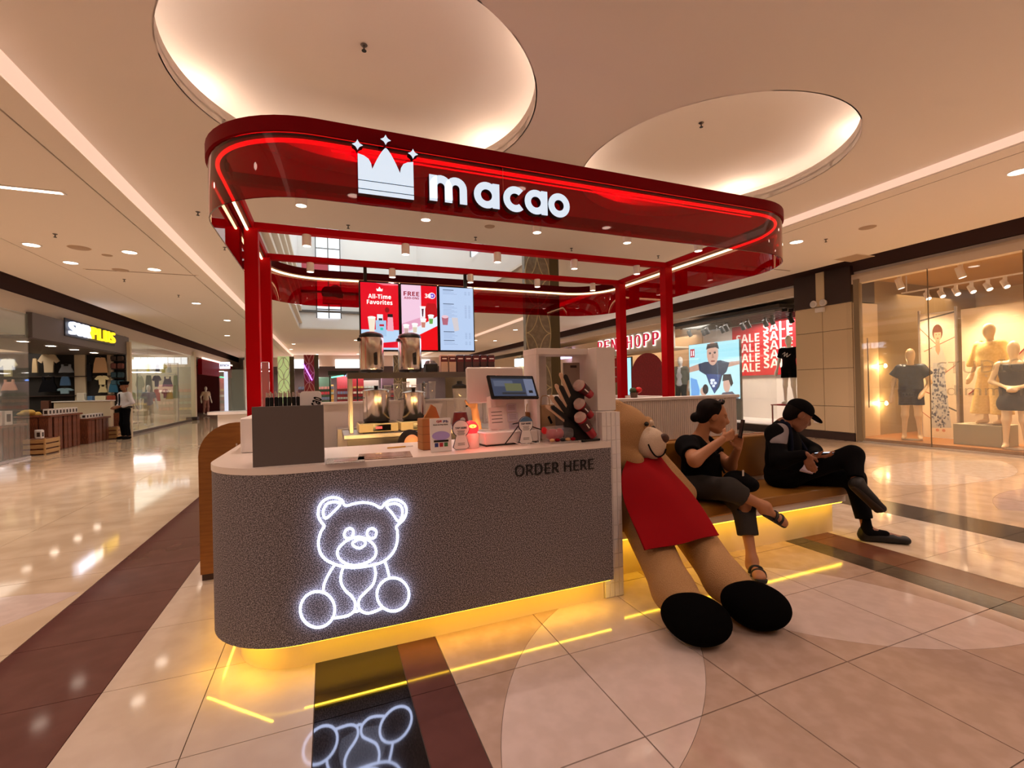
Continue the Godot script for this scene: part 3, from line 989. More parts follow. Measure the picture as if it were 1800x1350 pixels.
# ---------------------------------------------------------------- shops on the left
func build_left_shops() -> void:
	var fx := -6.75
	# pane in front of the plank tables
	var pane := shell("window_4", box(0.02, 3.5, 1.95), M.pane_green, V(fx, 1.76, -13.85), "frameless glass pane at the left edge of the shop with planks behind", "window")
	part(pane, "bottom_rail", box(0.05, 0.05, 1.95), M.steel, V(0, -1.73, 0))
	var hd := shell("wall_left_header", box(0.14, 0.62, 5.95), mat("header_grey", "6c6668", 0.5), V(fx, 3.26, -17.85), "dark grey header over the open clothing shop", "header")
	part(hd, "soffit", box(2.2, 0.06, 5.95), mat("soffit", "5a4f4c", 0.5), V(-1.1, -0.31, 0))
	for k in 4:
		var z := -15.6 - k * 1.3
		var o := thing("recessed_downlight", "small square downlight in the clothing shop soffit, %s from the glass pane" % nth(k), "downlight", V(fx - 0.45, 2.915, z), 0.0, "soffit downlights of the open clothing shop")
		part(o, "trim", box(0.22, 0.01, 0.22, 0.004), M.white, Vector3.ZERO)
		part(o, "lamp_face", box(0.16, 0.01, 0.16), M.lamp_face, V(0, -0.006, 0))
		spot(V(0, -0.03, 0), "fff0dc", 0.45, 60.0, 0.08, o)
	# the lit shop sign
	var sg := thing("shop_sign", "lit shop sign reading SURPLUS in white and yellow letters", "sign", V(fx + 0.08, 3.4, -17.95), PI / 2)
	part(sg, "backing", box(3.2, 0.5, 0.03, 0.005), mat("sign_navy", "20283c", 0.4))
	var wg := glow("letter_white", "dfeaff", 1.0, "ffffff"); var yg := glow("letter_yellow", "ffd21e", 0.75, "ffd21e")
	for k in 7:
		letters(sg, "letter", "SURPLUS"[k], 0.36, 0.36, 0.06, wg if k < 3 else yg, V(-1.27 + k * 0.43, 0, 0.05))
	area(V(-0.6, 0, 0.12), V(0, PI, 0), 1.5, 0.3, "e4ecff", 0.25, sg)
	# far inner wall of the shop, with its shelves and shirts
	var iw := shell("wall_shop_inner", box(4.6, 3.6, 0.12), mat("shop_dark", "2a2625", 0.7), V(-9.05, 1.8, -20.75), "dark display wall inside the clothing shop", "wall")
	for c in [[-8.0, 0.3], [-7.16, 0.16], [-6.62, 0.1]]:
		part(iw, "column", box(c[1], 3.4, 0.14), M.cream_wall, V(c[0] + 9.05, -0.1, 0.1))
	part(iw, "upper_panel", box(4.6, 0.4, 0.1), M.cream_wall, V(0, 1.4, 0.08))
	for y in [1.02, 1.5, 2.16]:
		part(iw, "shelf", box(4.4, 0.03, 0.22), M.brown_trim, V(0, y - 1.8, 0.14))
	var kinds := ["tee", "top", "dress"]
	var names := {"c9c39a": "cream", "d9a48e": "salmon pink", "d8c09a": "slim sand", "d9c6a8": "pale beige", "8a8f98": "grey", "54749c": "denim blue", "93b4c4": "sky blue", "17171c": "wide black", "dcb48a": "peach", "e8dcae": "pale yellow", "d8cca0": "straw", "3b6f90": "teal blue", "26262c": "narrow charcoal"}
	var i := 0
	for r in [[-9.82, 2.18, 0.35, 0.60, "c9c39a"], [-9.80, 1.71, 0.40, 0.37, "d9a48e"], [-9.14, 2.30, 0.14, 0.48, "d8c09a"], [-8.78, 2.30, 0.42, 0.64, "d9c6a8"], [-8.32, 2.29, 0.40, 0.29, "8a8f98"], [-8.35, 1.85, 0.28, 0.31, "54749c"], [-8.37, 1.57, 0.37, 0.19, "93b4c4"], [-8.80, 1.63, 0.51, 0.53, "17171c"], [-7.38, 2.28, 0.42, 0.54, "dcb48a"], [-7.34, 1.86, 0.31, 0.32, "e8dcae"], [-7.32, 1.58, 0.26, 0.27, "d8cca0"], [-7.03, 1.58, 0.26, 0.32, "3b6f90"], [-7.69, 1.99, 0.13, 0.59, "26262c"]]:
		garment(V(r[0], r[1], -20.5), r[2], r[3], r[4], kinds[i % 3] if r[2] > 0.2 else "dress", "%s garment hung on the dark clothing shop wall" % names[r[4]], "garments on the dark shop wall")
		i += 1
	var fn := ["brown", "rust red", "dark teal", "slate blue"]
	i = 0
	for r in [[2.72, 0.16, "4a3a34"], [2.42, 0.2, "7a4a44"], [2.10, 0.2, "2f4a58"], [1.85, 0.16, "3c6070"]]:
		for k in 2:
			solo("folded_clothes", "folded %s clothes on the shelves by the shop opening, %s pile" % [fn[i], "inner" if k == 0 else "outer"], "clothes", box(0.16, r[1], 0.2, 0.03), mat("cloth_" + r[2], r[2], 0.85), V(-6.99 + k * 0.19 - 0.02, r[0] + r[1] / 2, -20.5), Vector3.ZERO, "folded clothes by the shop opening")
		part(iw, "shelf", box(0.42, 0.025, 0.24), M.brown_trim, V(2.16, r[0] - 0.013 - 1.8, 0.14))
		i += 1
	i = 0
	var gn := ["blue", "cream", "pale green", "rust", "brown", "plum", "orange", "white"]
	for r in [[-7.47, 1.32, 0.15, 0.15, "4f78a8"], [-7.19, 1.32, 0.30, 0.15, "e0d8b8"], [-7.33, 1.035, 0.37, 0.22, "dfe4d4"], [-6.92, 1.32, 0.19, 0.15, "a04028"], [-8.89, 1.035, 0.22, 0.31, "6a4030"], [-8.51, 1.035, 0.32, 0.14, "5a3030"], [-8.11, 1.035, 0.27, 0.14, "c0602a"], [-7.72, 1.32, 0.21, 0.26, "e6e0d0"]]:
		solo("gift_box", "%s stacked goods on the low display behind the plank tables" % gn[i], "goods", box(r[2], r[3], 0.2, 0.02), mat("cloth_" + r[4], r[4], 0.7), V(r[0], r[1] + r[3] / 2, -20.52 if r[1] < 1.1 else -19.95), Vector3.ZERO, "goods on the low display")
		i += 1
	var ld := thing("display_table", "low white display table inside the clothing shop", "table", V(-7.75, 0, -19.95))
	part(ld, "top", box(1.6, 0.04, 0.34, 0.01), M.white, V(0.1, 1.3, 0))
	part(ld, "body", box(1.5, 1.28, 0.26, 0.01), M.cream_wall, V(0.1, 0.64, 0))
	# plank tables at the shop front
	plank_table(V(-7.25, 0, -16.95), 1.75, 0.98, "long plank-fronted table with a row of picture boxes on top")
	plank_table(V(-7.15, 0, -18.75), 1.5, 0.78, "lower plank-fronted table beside the slatted crate")
	plank_table(V(-7.45, 0, -14.5), 2.0, 0.82, "plank-fronted table behind the glass pane")
	plank_table(V(-7.05, 0, -20.3), 0.5, 0.85, "narrow plank-fronted table behind the guard")
	crate(V(-6.95, 0, -15.75), "slatted wooden crate standing by the glass pane")
	crate(V(-6.85, 0, -19.85), "slatted wooden crate beside the guard's feet")
	var bx := 0
	for k in 9: pic_box(V(-7.0, 0.98, -16.2 - k * 0.175), 0.15, 0.17, "white picture box on the long plank table, %s from its near end" % nth(k), "picture boxes on the long table")
	for k in 6: pic_box(V(-6.95, 0.78, -18.15 - k * 0.2), 0.16, 0.13, "white picture box on the lower plank table, %s from its near end" % nth(k), "picture boxes on the lower table")
	for k in 3: pic_box(V(-6.85 - 0.1 * k, 0.42, -15.5 - k * 0.2), 0.14, 0.2, "white picture box on the crate by the glass pane, %s from the pane" % nth(k), "picture boxes on the crate")
	for k in 4: pic_box(V(-7.3, 0.82, -13.75 - k * 0.4), 0.3, 0.34, "large pale box on the table behind the glass pane, %s from its near end" % nth(k), "pale boxes behind the pane")
	var cl := thing("yellow_cloth", "crumpled yellow cloth lying on the long plank table", "cloth", V(-7.5, 0.98, -16.35))
	part(cl, "folds", blob([[V(0, 0.05, 0), V(0.18, 0.07, 0.2)], [V(0.12, 0.1, 0.1), V(0.1, 0.07, 0.12)], [V(-0.05, 0.1, -0.12), V(0.12, 0.06, 0.1)], [V(0.2, 0.0, -0.1), V(0.06, 0.1, 0.12)]], 0.02, 50.0, Vector3.ZERO, [[V(0, 0.0, 0), V(0, -1, 0), 0.6]]), mat("cloth_yellow", "d8b25a", 0.9))
	# glazed shop front with mannequins
	var sf := shell("window_5", box(0.06, 0.1, 8.4), M.steel_dark, V(fx, 0.05, -25.1), "glazed shop front beyond the guard", "window")
	for k in 4: part(sf, "glass_pane", box(0.014, 3.4, 2.08), M.pane, V(0, 1.75, 3.14 - k * 2.1))
	part(sf, "corner_glass", ribbon_arc(0.7, 3.4), M.pane, V(-0.7, 0.05, -4.2))
	part(sf, "end_column", box(0.3, 3.7, 0.35), M.cream_wall, V(-0.1, 1.85, -5.0))
	part(sf, "dark_base", box(0.5, 0.16, 0.5), M.brown_trim, V(-0.1, 0.05, -4.9))
	shell("wall_shop_end", box(4.4, 3.6, 0.1), M.cream_wall, V(-9.1, 1.8, -30.2), "far wall inside the glazed shop", "wall")
	var lb := thing("light_box", "long white light box with a fine grid over the glazed shop racks", "light box", V(-7.95, 3.2, -29.0))
	part(lb, "lit_panel", box(2.3, 0.36, 0.05), glow("lightbox_white", "f4fbff", 0.8, "e8f0f4"))
	for k in 9: part(lb, "grid_bar", box(0.02, 0.36, 0.06), M.steel, V(-1.15 + k * 0.2875, 0, 0.005))
	i = 0
	var wn := ["yellow", "white", "charcoal", "lemon", "pale grey", "olive", "navy", "indigo", "brick red", "wine red", "mustard", "sage", "khaki"]
	for r in [[-8.07, 2.54, 0.17, 0.42, "e3d24a"], [-7.88, 2.54, 0.14, 0.42, "d8d2c8"], [-7.69, 2.53, 0.17, 0.42, "2c3038"], [-7.45, 2.53, 0.22, 0.42, "d8cc6a"], [-7.21, 2.53, 0.19, 0.42, "e0e0dc"], [-8.05, 1.57, 0.29, 0.83, "5a6458"], [-7.73, 1.84, 0.28, 0.55, "2a3450"], [-7.29, 1.83, 0.43, 0.50, "343a5c"], [-7.74, 1.14, 0.28, 0.58, "b04a38"], [-7.39, 1.27, 0.24, 0.44, "7a2030"], [-7.21, 1.21, 0.33, 0.44, "c8a040"], [-6.95, 1.25, 0.26, 1.13, "8a9a70"], [-8.4, 1.24, 0.26, 1.13, "a8a890"]]:
		garment(V(r[0], r[1], -27.5), r[2], r[3], r[4], kinds[i % 3], "%s garment on a rail inside the glazed shop" % wn[i], "garments in the glazed shop")
		i += 1
	var rl := thing("clothes_rack", "steel clothes rack inside the glazed shop", "rack", V(-7.6, 0, -27.45))
	part(rl, "rail", tubes([[V(-0.9, 2.98, 0), V(0.75, 2.98, 0)], [V(-0.9, 2.43, 0), V(0.75, 2.43, 0)]], 0.015), M.steel)
	for x in [-0.9, 0.75]: part(rl, "upright", box(0.04, 3.0, 0.04), M.steel, V(x, 1.5, 0))
	mannequin(V(-7.2, 0.1, -22.3), 0.9, "white mannequin in a pale green tee behind the glass near the guard", M.mannequin_white, 0, [["tee", mat("cloth_lime", "bccb98", 0.85), "shirt"], ["shorts", mat("cloth_khaki", "8a8058", 0.85), "shorts"]])
	mannequin(V(-7.35, 0.1, -25.0), 0.5, "mannequin in a grey top and striped trousers deeper in the glazed shop", M.mannequin_white, 0, [["tee", mat("cloth_greyblue", "7a8088", 0.85), "shirt"], ["trousers", mat("cloth_sand", "b8ac80", 0.85), "trousers"]])
	# next shop, with a red fascia
	var rs := shell("wall_left_header_red", box(0.2, 0.9, 9.0), M.red_dark, V(-6.75, 3.0, -35.8), "dark red fascia of the farther shop", "header")
	part(rs, "lit_edge", box(0.06, 0.1, 9.0), glow("edge_light", "ffe4d2", 0.8, "fff0e8"), V(0.12, 0.5, 0))
	shell("wall_red_shop", box(4.2, 3.6, 0.1), mat("shop_red_wall", "6a1c20", 0.6), V(-9.0, 1.8, -41.5), "dim red wall in the farther shop", "wall")
	var bs := thing("projecting_sign", "small white projecting sign lettered BENCH on the red fascia", "sign", V(-6.35, 3.3, -36))
	part(bs, "lit_box", box(0.62, 0.46, 0.12, 0.02), glow("sign_bluewhite", "dfe8ff", 0.7, "ffffff"))
	letters(bs, "lettering", "BENCH", 0.5, 0.16, 0.01, mat("ink_navy", "27305e", 0.5), V(0, 0, 0.065))
	var vp := thing("lit_post", "tall bluish lit post at the mouth of the farther red shop", "light post", V(-6.35, 0, -36.3))
	part(vp, "lit_face", box(0.22, 2.9, 0.1, 0.01), glow("post_blue", "cfe0ff", 0.6, "ffffff"), V(0, 1.45, 0))
	part(vp, "base", box(0.34, 0.06, 0.3), M.steel_dark, V(0, 0.03, 0))
	mannequin(V(-7.3, 0.1, -35.2), 0.6, "mannequin in a pale top inside the farther red shop", M.mannequin_white, 0, [["tee", M.plush_light, "shirt"], ["trousers", mat("cloth_rose", "a87870", 0.85), "trousers"]])

func nth(k: int) -> String:
	return ["first", "second", "third", "fourth", "fifth", "sixth", "seventh", "eighth", "ninth", "tenth"][k]

func ribbon_arc(r: float, h: float) -> ArrayMesh:
	var p := []
	for i in 9: p.append(Vector2(r * cos(PI / 2 * i / 8.0), -r * sin(PI / 2 * i / 8.0)))
	return ribbon(p, 0.0, h, 0.014)

func plank_table(at: Vector3, l: float, h: float, label: String) -> void:
	var o := thing("plank_table", label, "table", at)
	part(o, "top", box(0.75, 0.05, l, 0.008), M.wood_plank, V(0, h - 0.025, 0))
	part(o, "carcass", box(0.6, h - 0.05, l - 0.1), M.brown_trim, V(-0.03, (h - 0.05) / 2, 0))
	var n := int(l / 0.22)
	for k in n:
		var w := l / n
		part(o, "plank", box(0.03, h - 0.06, w * (0.8 if k % 3 else 0.68), 0.004), M.wood_plank, V(0.3 + 0.012 * (k % 2), (h - 0.05) / 2, -l / 2 + (k + 0.5) * w))
	for k in 3: part(o, "plank", box(0.2, h - 0.06, 0.03, 0.004), M.wood_plank, V(-0.22 + k * 0.22, (h - 0.05) / 2, l / 2 - 0.02))

func crate(at: Vector3, label: String) -> void:
	var o := thing("wooden_crate", label, "crate", at)
	for k in 3: part(o, "slat", box(0.02, 0.1, 0.7, 0.003), M.wood_crate, V(0.24, 0.08 + k * 0.135, 0))
	for k in 3: part(o, "slat", box(0.46, 0.1, 0.02, 0.003), M.wood_crate, V(0, 0.08 + k * 0.135, 0.35))
	part(o, "liner", box(0.42, 0.40, 0.64), M.wood_plank, V(0, 0.205, 0))
	for z in [-0.33, 0.33]: part(o, "corner_post", box(0.03, 0.42, 0.05, 0.003), M.wood_crate, V(0.225, 0.21, z))

func pic_box(at: Vector3, w: float, h: float, label: String, group: String) -> void:
	var o := thing("picture_box", label, "box", at, 0.0, group)
	part(o, "carton", box(w * 0.8, h, w, 0.004), M.white, V(0, h / 2, 0))
	part(o, "picture", box(0.004, h * 0.55, w * 0.5), M.brown_trim, V(w * 0.4 + 0.002, h * 0.5, 0))
	part(o, "picture", box(w * 0.45, h * 0.55, 0.004), M.brown_trim, V(0, h * 0.5, w * 0.5 + 0.002))

# ---------------------------------------------------------------- fashion shop window, right
func woman_poster() -> ImageTexture:
	var im := picture("poster", 256, 640, "e2d3bc")
	for l in [[0, .04, 1, .0, .012], [0, .11, .55, .27, .008], [.1, .30, 1, .20, .006], [0, .42, .45, .44, .006], [.6, .5, 1, .42, .008], [0, .62, .4, .66, .008], [.5, .72, 1, .78, .012], [0, .8, .5, .9, .006]]:
		draw_poly(im, [[l[0], l[1]], [l[2], l[3]], [l[2], l[3] + l[4]], [l[0], l[1] + l[4]]], "a5483a" if l[4] < 0.01 else "5a5a58")
	draw_poly(im, [[.36, .27], [.62, .27], [.78, .42], [.70, .46], [.66, .40], [.66, .56], [.34, .56], [.32, .42], [.26, .50], [.20, .46], [.28, .32]], "cfc9c0")
	draw_poly(im, [[.36, .40], [.66, .40], [.74, .66], [.84, .92], [.24, .93], [.28, .66]], "b9bcc2")
	var rng := RandomNumberGenerator.new()
	rng.seed = 5
	for k in 150:
		var t := rng.randf_range(0.42, 0.92)
		var hw := lerpf(0.14, 0.29, clampf((t - 0.42) / 0.5, 0, 1))
		draw_oval(im, 0.53 + rng.randf_range(-hw, hw), t, rng.randf_range(0.012, 0.035), rng.randf_range(0.005, 0.013), ["59637c", "3f4a68", "8d94a6"][k % 3])
	draw_poly(im, [[.45, .20], [.56, .20], [.58, .30], [.52, .34], [.44, .30]], "d79a7c")
	draw_oval(im, 0.51, 0.155, 0.15, 0.065, "6a3a2c")
	draw_oval(im, 0.51, 0.175, 0.105, 0.055, "dba588")
	draw_poly(im, [[.40, .12], [.62, .12], [.63, .155], [.39, .155]], "6a3a2c")
	draw_oval(im, 0.47, 0.172, 0.014, 0.004, "4a2a22"); draw_oval(im, 0.56, 0.172, 0.014, 0.004, "4a2a22")
	draw_oval(im, 0.515, 0.203, 0.03, 0.005, "b0544a")
	for x in [.44, .62]: draw_oval(im, x, 0.945, 0.05, 0.012, "c98a70")
	return ImageTexture.create_from_image(im)

func build_right_shop() -> void:
	var fx := 11.6
	var fr := shell("window_6", box(0.05, 0.04, 12.0), M.steel, V(fx, 0.02, -1.05), "tall frameless fashion shop window", "window")
	for k in 8: part(fr, "glass_pane", box(0.014, 3.7, 1.41), M.pane, V(0, 1.87, -5.29 + k * 1.42))
	for k in 4: part(fr, "glass_seam", box(0.018, 3.7, 0.012), mat("seam", "6a5a44", 0.4), V(0, 1.87, -4.58 + k * 1.42))
	part(fr, "end_jamb", box(0.12, 3.8, 0.12), mat("jamb", "8a7a60", 0.4), V(0.02, 1.9, -5.95))
	part(fr, "door_handle", tubes([[V(-0.05, 0.8, -5.72), V(-0.05, 2.4, -5.72)]], 0.014, 8), M.chrome)
	shell("floor_display", box(5.4, 0.1, 10.0), M.wood_amber, V(14.35, 0.05, -2.6), "timber display floor of the fashion shop", "floor")
	shell("wall_display_side", box(5.4, 3.9, 0.1), mat("shop_taupe", "a08a64", 0.7), V(14.3, 1.95, -7.2), "taupe side wall of the fashion window", "wall")
	shell("ceiling_display", box(5.5, 0.06, 11.0), mat("shop_ceiling", "c9a066", 0.7), V(14.35, 3.92, -2.0), "amber-toned ceiling of the fashion shop", "ceiling")
	# backdrop panels
	var bk := thing("backdrop_screen", "tall printed backdrop screen with a woman in a floral dress", "backdrop", V(12.95, 0.1, -6.12), -PI / 2)
	part(bk, "board", box(0.66, 2.86, 0.04), M.white, V(0, 1.43, 0))
	var pm := mat("poster_woman", "ffffff", 0.5)
	pm.albedo_texture = woman_poster()
	part(bk, "print", sheet(0.64, 2.82), pm, V(0, 1.43, 0.022))
	for x in [-0.34, 0.34]: part(bk, "post", box(0.035, 2.95, 0.05), M.steel, V(x, 1.47, 0.01))
	var b2 := thing("backdrop_screen", "wide plain backdrop screen with thin red branches behind the cream outfit", "backdrop", V(12.98, 0.1, -4.7), -PI / 2)
	part(b2, "board", box(2.0, 2.86, 0.04), mat("backdrop_cream", "dccbb0", 0.6), V(0, 1.43, 0))
	for l in [[-.9, 1.0, .2, 2.2], [-.5, 1.4, .4, 1.9], [.0, 1.9, .9, 2.7], [-.8, .6, -.2, 1.5], [.3, 1.0, .9, 1.5]]:
		part(b2, "branch", tubes([[V(l[0], l[1], 0.03), V((l[0] + l[2]) / 2 + 0.05, (l[1] + l[3]) / 2 - 0.05, 0.04), V(l[2], l[3], 0.03)]], 0.012, 5), M.red_dark)
	part(b2, "post", box(0.035, 2.95, 0.05), M.steel, V(1.0, 1.47, 0.01))
	var navy := noisy("cloth_satin", "1c2436", "2a3550", 3.0, 0.02, 0.45)
	var cream := noisy("cloth_cream", "e0b96a", "ecca84", 4.0, 0.02, 0.8)
	mannequin(V(12.05, 0.11, -6.2), -1.15, "mannequin in a dark satin top and shorts beside the floral print", M.mannequin, 1, [["loose_top", navy, "top"], ["shorts", navy, "shorts"]]).scale = V(1.13, 1.13, 1.13)
	var ped := thing("display_plinth", "low grey square plinth under the cream-clad mannequin", "plinth", V(12.3, 0.1, -5.08))
	part(ped, "block", box(0.6, 0.42, 0.75, 0.008), mat("plinth_grey", "9a8f74", 0.6), V(0, 0.21, 0))
	mannequin(V(12.25, 0.53, -4.95), -1.9, "mannequin in a cream cape top and wide trousers up on the plinth", M.mannequin, 0, [["cape_top", cream, "top"], ["wide_trousers", cream, "trousers"]]).scale = V(1.12, 1.12, 1.12)
	mannequin(V(11.95, 0.11, -4.5), -1.3, "mannequin in a dark tunic with hands joined, close to the glass", M.mannequin, 2, [["tunic", mat("cloth_ink", "171c2c", 0.6), "tunic"]]).scale = V(1.13, 1.13, 1.13)
	# track lights
	var tr := thing("lighting_track", "lighting track close behind the fashion window", "lighting track", V(12.3, 3.86, -4.6))
	part(tr, "rail", box(0.04, 0.03, 5.2), M.white, Vector3.ZERO)
	tr = thing("lighting_track", "second lighting track above the backdrop screens", "lighting track", V(12.75, 3.5, -4.9))
	part(tr, "rail", box(0.04, 0.03, 3.6), M.white, Vector3.ZERO)
	for x in [-1.7, 1.7]: part(tr, "drop_rod", box(0.02, 0.4, 0.02), M.white, V(0, 0.2, x))
	var wn := ["first", "second", "third"]
	for k in 3: track_light(V(12.3, 3.84, -6.5 + k * 1.1), V(0.1, -1, 0.25), M.white, "white track spotlight near the fashion window glass, %s from the panelled wall" % wn[k], "front track spotlights", 5.0, 1.3)
	for k in 6: track_light(V(12.75, 3.48, -6.2 + k * 0.26), V(-0.35, -0.8, 0.5), M.white, "white track spotlight above the backdrop screens, %s in the row" % nth(k), "rear track spotlights", 4.0 if k % 2 else 0.0, 1.0)
	for k in 2:
		var o := thing("filament_lamp", "bare glowing filament bulb inside the shop, %s one of two" % ["upper", "lower"][k], "lamp", V(12.6, [1.78, 0.87][k], -7.0), 0.0, "bare bulbs on the taupe side wall")
		part(o, "wall_arm", tubes([[V(0, 0.05, -0.2), V(0, 0.05, 0)]], 0.01, 6), M.steel_dark)
		part(o, "bulb", lathe([Vector2(0, -0.05), Vector2(0.035, -0.02), Vector2(0.035, 0.02), Vector2(0.015, 0.06), Vector2(0, 0.06)], 10), glow("bulb_hot", "ffdf9a", 8.0))
		lamp(V(0, 0, 0.0), "ffcf90", 0.25, 0.03, o)
	# outline lettering on the glass
	var lt := thing("glass_lettering", "thin grey lettering STUDIOS over dimmers on the fashion window", "lettering", V(fx - 0.012, 1.4, -4.85), -PI / 2)
	var ink := glass("glass_ink", "8a8276", 0.2, 0.2)
	letters(lt, "lettering", "STUDIOS", 1.5, 0.24, 0.004, ink, V(0.1, 0.27, 0), Vector3.ZERO, false)
	letters(lt, "lettering", "dimmers", 1.3, 0.2, 0.004, ink, V(0.15, -0.18, 0), Vector3.ZERO, false)
	# twin emergency lamp on the panelled wall
	var em := thing("emergency_light", "white twin-headed emergency light high on the panelled wall", "emergency light", V(11.55, 3.32, -7.85))
	part(em, "battery_box", box(0.08, 0.12, 0.22, 0.01), M.white, V(0, -0.08, 0))
	for s in [-1, 1]:
		var h := part(em, "lamp_head", lathe([Vector2(0, 0), Vector2(0.08, 0), Vector2(0.09, 0.05), Vector2(0.075, 0.06), Vector2(0, 0.055)], 14, "emh"), M.white_gloss, V(-0.02, 0.08, s * 0.12), V(0, 0, PI / 2))
		part(em, "lens", cyl(0.06, 0.01, -1, 12), M.steel, V(-0.08, 0.08, s * 0.12), V(0, 0, PI / 2))
	var so := thing("wall_socket", "small white socket plate low on the panelled wall", "socket", V(11.59, 0.42, -8.0))
	part(so, "plate", box(0.02, 0.09, 0.2, 0.004), M.white, Vector3.ZERO)

# ---------------------------------------------------------------- shop with sale banner and video wall
func build_sale_shop() -> void:
	var fx := 11.8
	var hd := shell("wall_right_header", box(0.12, 0.75, 4.9), mat("header_pale", "cbbfae", 0.5), V(fx, 3.17, -15.85), "pale header with lit red letters", "header")
	part(hd, "soffit", box(1.2, 0.05, 4.9), M.cream_wall, V(0.6, -0.38, 0))
	var sg := thing("shop_sign", "spaced red letters reading PENSHOPPE with a white halo", "sign", V(fx - 0.075, 3.2, -15.9), -PI / 2)
	var halo := glow("halo_white", "fff2ee", 0.8, "ffffff")
	var red := glow("letter_red", "d81c44", 0.3, "c01038")
	for k in 9:
		var w := 0.34 if k in [0, 1, 3, 5, 6, 7] else 0.32
		letters(sg, "halo", "PENSHOPPE"[k], 0.42, 0.56, 0.015, halo, V(-2.2 + k * 0.55, 0, 0.018))
		letters(sg, "letter", "PENSHOPPE"[k], 0.34, 0.48, 0.04, red, V(-2.2 + k * 0.55, 0, 0.05), Vector3.ZERO, false)
	area(V(0, 0, 0.2), V(0, PI, 0), 4.0, 0.3, "fff0ea", 1.0, sg)
	# window bay with the screen
	var wf := shell("window_7", box(0.05, 0.2, 4.2), M.brown_trim, V(fx, 0.1, -11.4), "window bay of the shop with the sale banner", "window")
	for k in 2: part(wf, "glass_pane", box(0.014, 3.3, 2.08), M.pane, V(0, 1.75, 1.05 - k * 2.1))
	shell("wall_sale_back", box(0.1, 3.9, 4.6), M.white, V(13.75, 1.95, -11.6), "white rear wall of the window bay", "wall")
	shell("floor_window_bed", box(1.9, 0.22, 4.3), M.white, V(12.8, 0.11, -11.4), "white raised window bed", "plinth")
	shell("ceiling_grid", box(1.9, 0.1, 4.4), mat("grid_dark", "3a3634", 0.7), V(12.8, 3.6, -11.4), "dark slatted ceiling over the window bay", "ceiling")
	var gr := thing("slatted_ceiling_grid", "dark metal ceiling slats above the sale window", "ceiling slats", V(12.8, 3.5, -11.4))
	for k in 7: part(gr, "metal_slat", box(0.04, 0.1, 4.3), M.steel_dark, V(-0.8 + k * 0.26, 0, 0))
	for k in 10:
		track_light(V(12.35 + 0.25 * (k % 2), 3.44, -13.2 + k * 0.42), V(0.5, -0.9, 0.1), M.black, "black track spotlight over the sale window, %s from the letters" % nth(k), "black track spotlights", 1.2 if k % 3 == 1 else 0.0, 1.25)
	var bn := thing("sale_banner", "red banner printed with two columns of white SALE lettering", "banner", V(13.62, 2.55, -11.2), -PI / 2)
	part(bn, "cloth", box(2.5, 1.75, 0.02), mat("banner_red", "c8202c", 0.6))
	var wt := mat("print_white", "f4ece8", 0.6)
	for k in 5: letters(bn, "lettering", "SALE", 1.05, 0.30, 0.006, wt, V(0.55, 0.70 - k * 0.30, 0.014))
	for k in 4: letters(bn, "lettering", "SALE", 0.95, 0.30, 0.006, wt, V(-0.6, 0.42 - k * 0.34, 0.014))
	# screen
	var im := picture("video", 256, 200, "b9e4ee")
	draw_poly(im, [[0, 0], [1, 0], [1, .3], [0, .36]], "9fdbe8")
	draw_poly(im, [[.0, .42], [.24, .36], [.24, .48], [0, .52]], "b98f7c")
	draw_poly(im, [[.78, .37], [1, .36], [1, .42], [.78, .46]], "b98f7c")
	draw_poly(im, [[.2, .37], [.34, .34], [.66, .33], [.82, .38], [.76, .54], [.68, .60], [.62, .80], [.52, .92], [.42, .74], [.36, .58], [.22, .5]], "27304a")
	draw_poly(im, [[.36, .56], [.66, .58], [.52, .92]], "33467e")
	draw_oval(im, .50, .20, .115, .21, "c79a86")
	draw_poly(im, [[.37, .12], [.40, .02], [.60, .01], [.63, .13], [.56, .09], [.42, .10]], "2a1f24")
	draw_oval(im, .45, .19, .022, .018, "30242a"); draw_oval(im, .545, .185, .022, .018, "30242a")
	draw_oval(im, .505, .335, .045, .016, "8a5048"); draw_poly(im, [[.495, .2], [.515, .2], [.53, .28], [.48, .28]], "a87864")
	for k in 5: draw_oval(im, .47 + 0.035 * (k % 3), .68 + .05 * (k / 2), .03, .026, "dfe6f4")
	draw_poly(im, [[.02, .62], [.16, .66], [.22, .86], [.2, 1], [.03, 1]], "6aa0dc")
	draw_oval(im, .30, .88, .07, .08, "c8a08c"); draw_oval(im, .34, .84, .06, .09, "2a2226")
	draw_oval(im, .76, .76, .065, .14, "caa08e"); draw_poly(im, [[.68, .7], [.7, .58], [.84, .58], [.88, .74], [.84, .8], [.8, .68]], "2a2228")
	draw_poly(im, [[.62, 1], [.68, .9], [.86, .88], [.98, 1]], "5a5460")
	draw_rect2(im, .03, .08, .13, .24, "b01c38"); draw_rect2(im, .05, .11, .07, .21, "ffffff"); draw_rect2(im, .09, .11, .11, .21, "ffffff")
	var vs := thing("video_screen", "large bright video screen showing young men against pale blue", "screen", V(12.3, 0.22, -12.05), -PI / 2)
	part(vs, "frame", box(2.25, 2.6, 0.08, 0.01), M.steel_dark, V(0, 1.32, 0))
	part(vs, "display", sheet(2.2, 1.9), print_mat("video_print", im, 0.8, 0.2), V(0, 1.66, 0.045))
	area(V(0, 1.66, 0.2), V(0, PI, 0), 2.0, 1.7, "d6f0fa", 1.2, vs)
	mannequin(V(12.3, 0.3, -13.65), -1.2, "pale mannequin in sunglasses and a grey open jacket beside the video screen", M.mannequin_white, 0, [["tee", M.cloth_white, "shirt"], ["open_jacket", mat("cloth_greygreen", "6a6a5c", 0.85), "jacket"], ["trousers", M.cloth_black, "trousers"]]).scale = V(1.2, 1.2, 1.2)
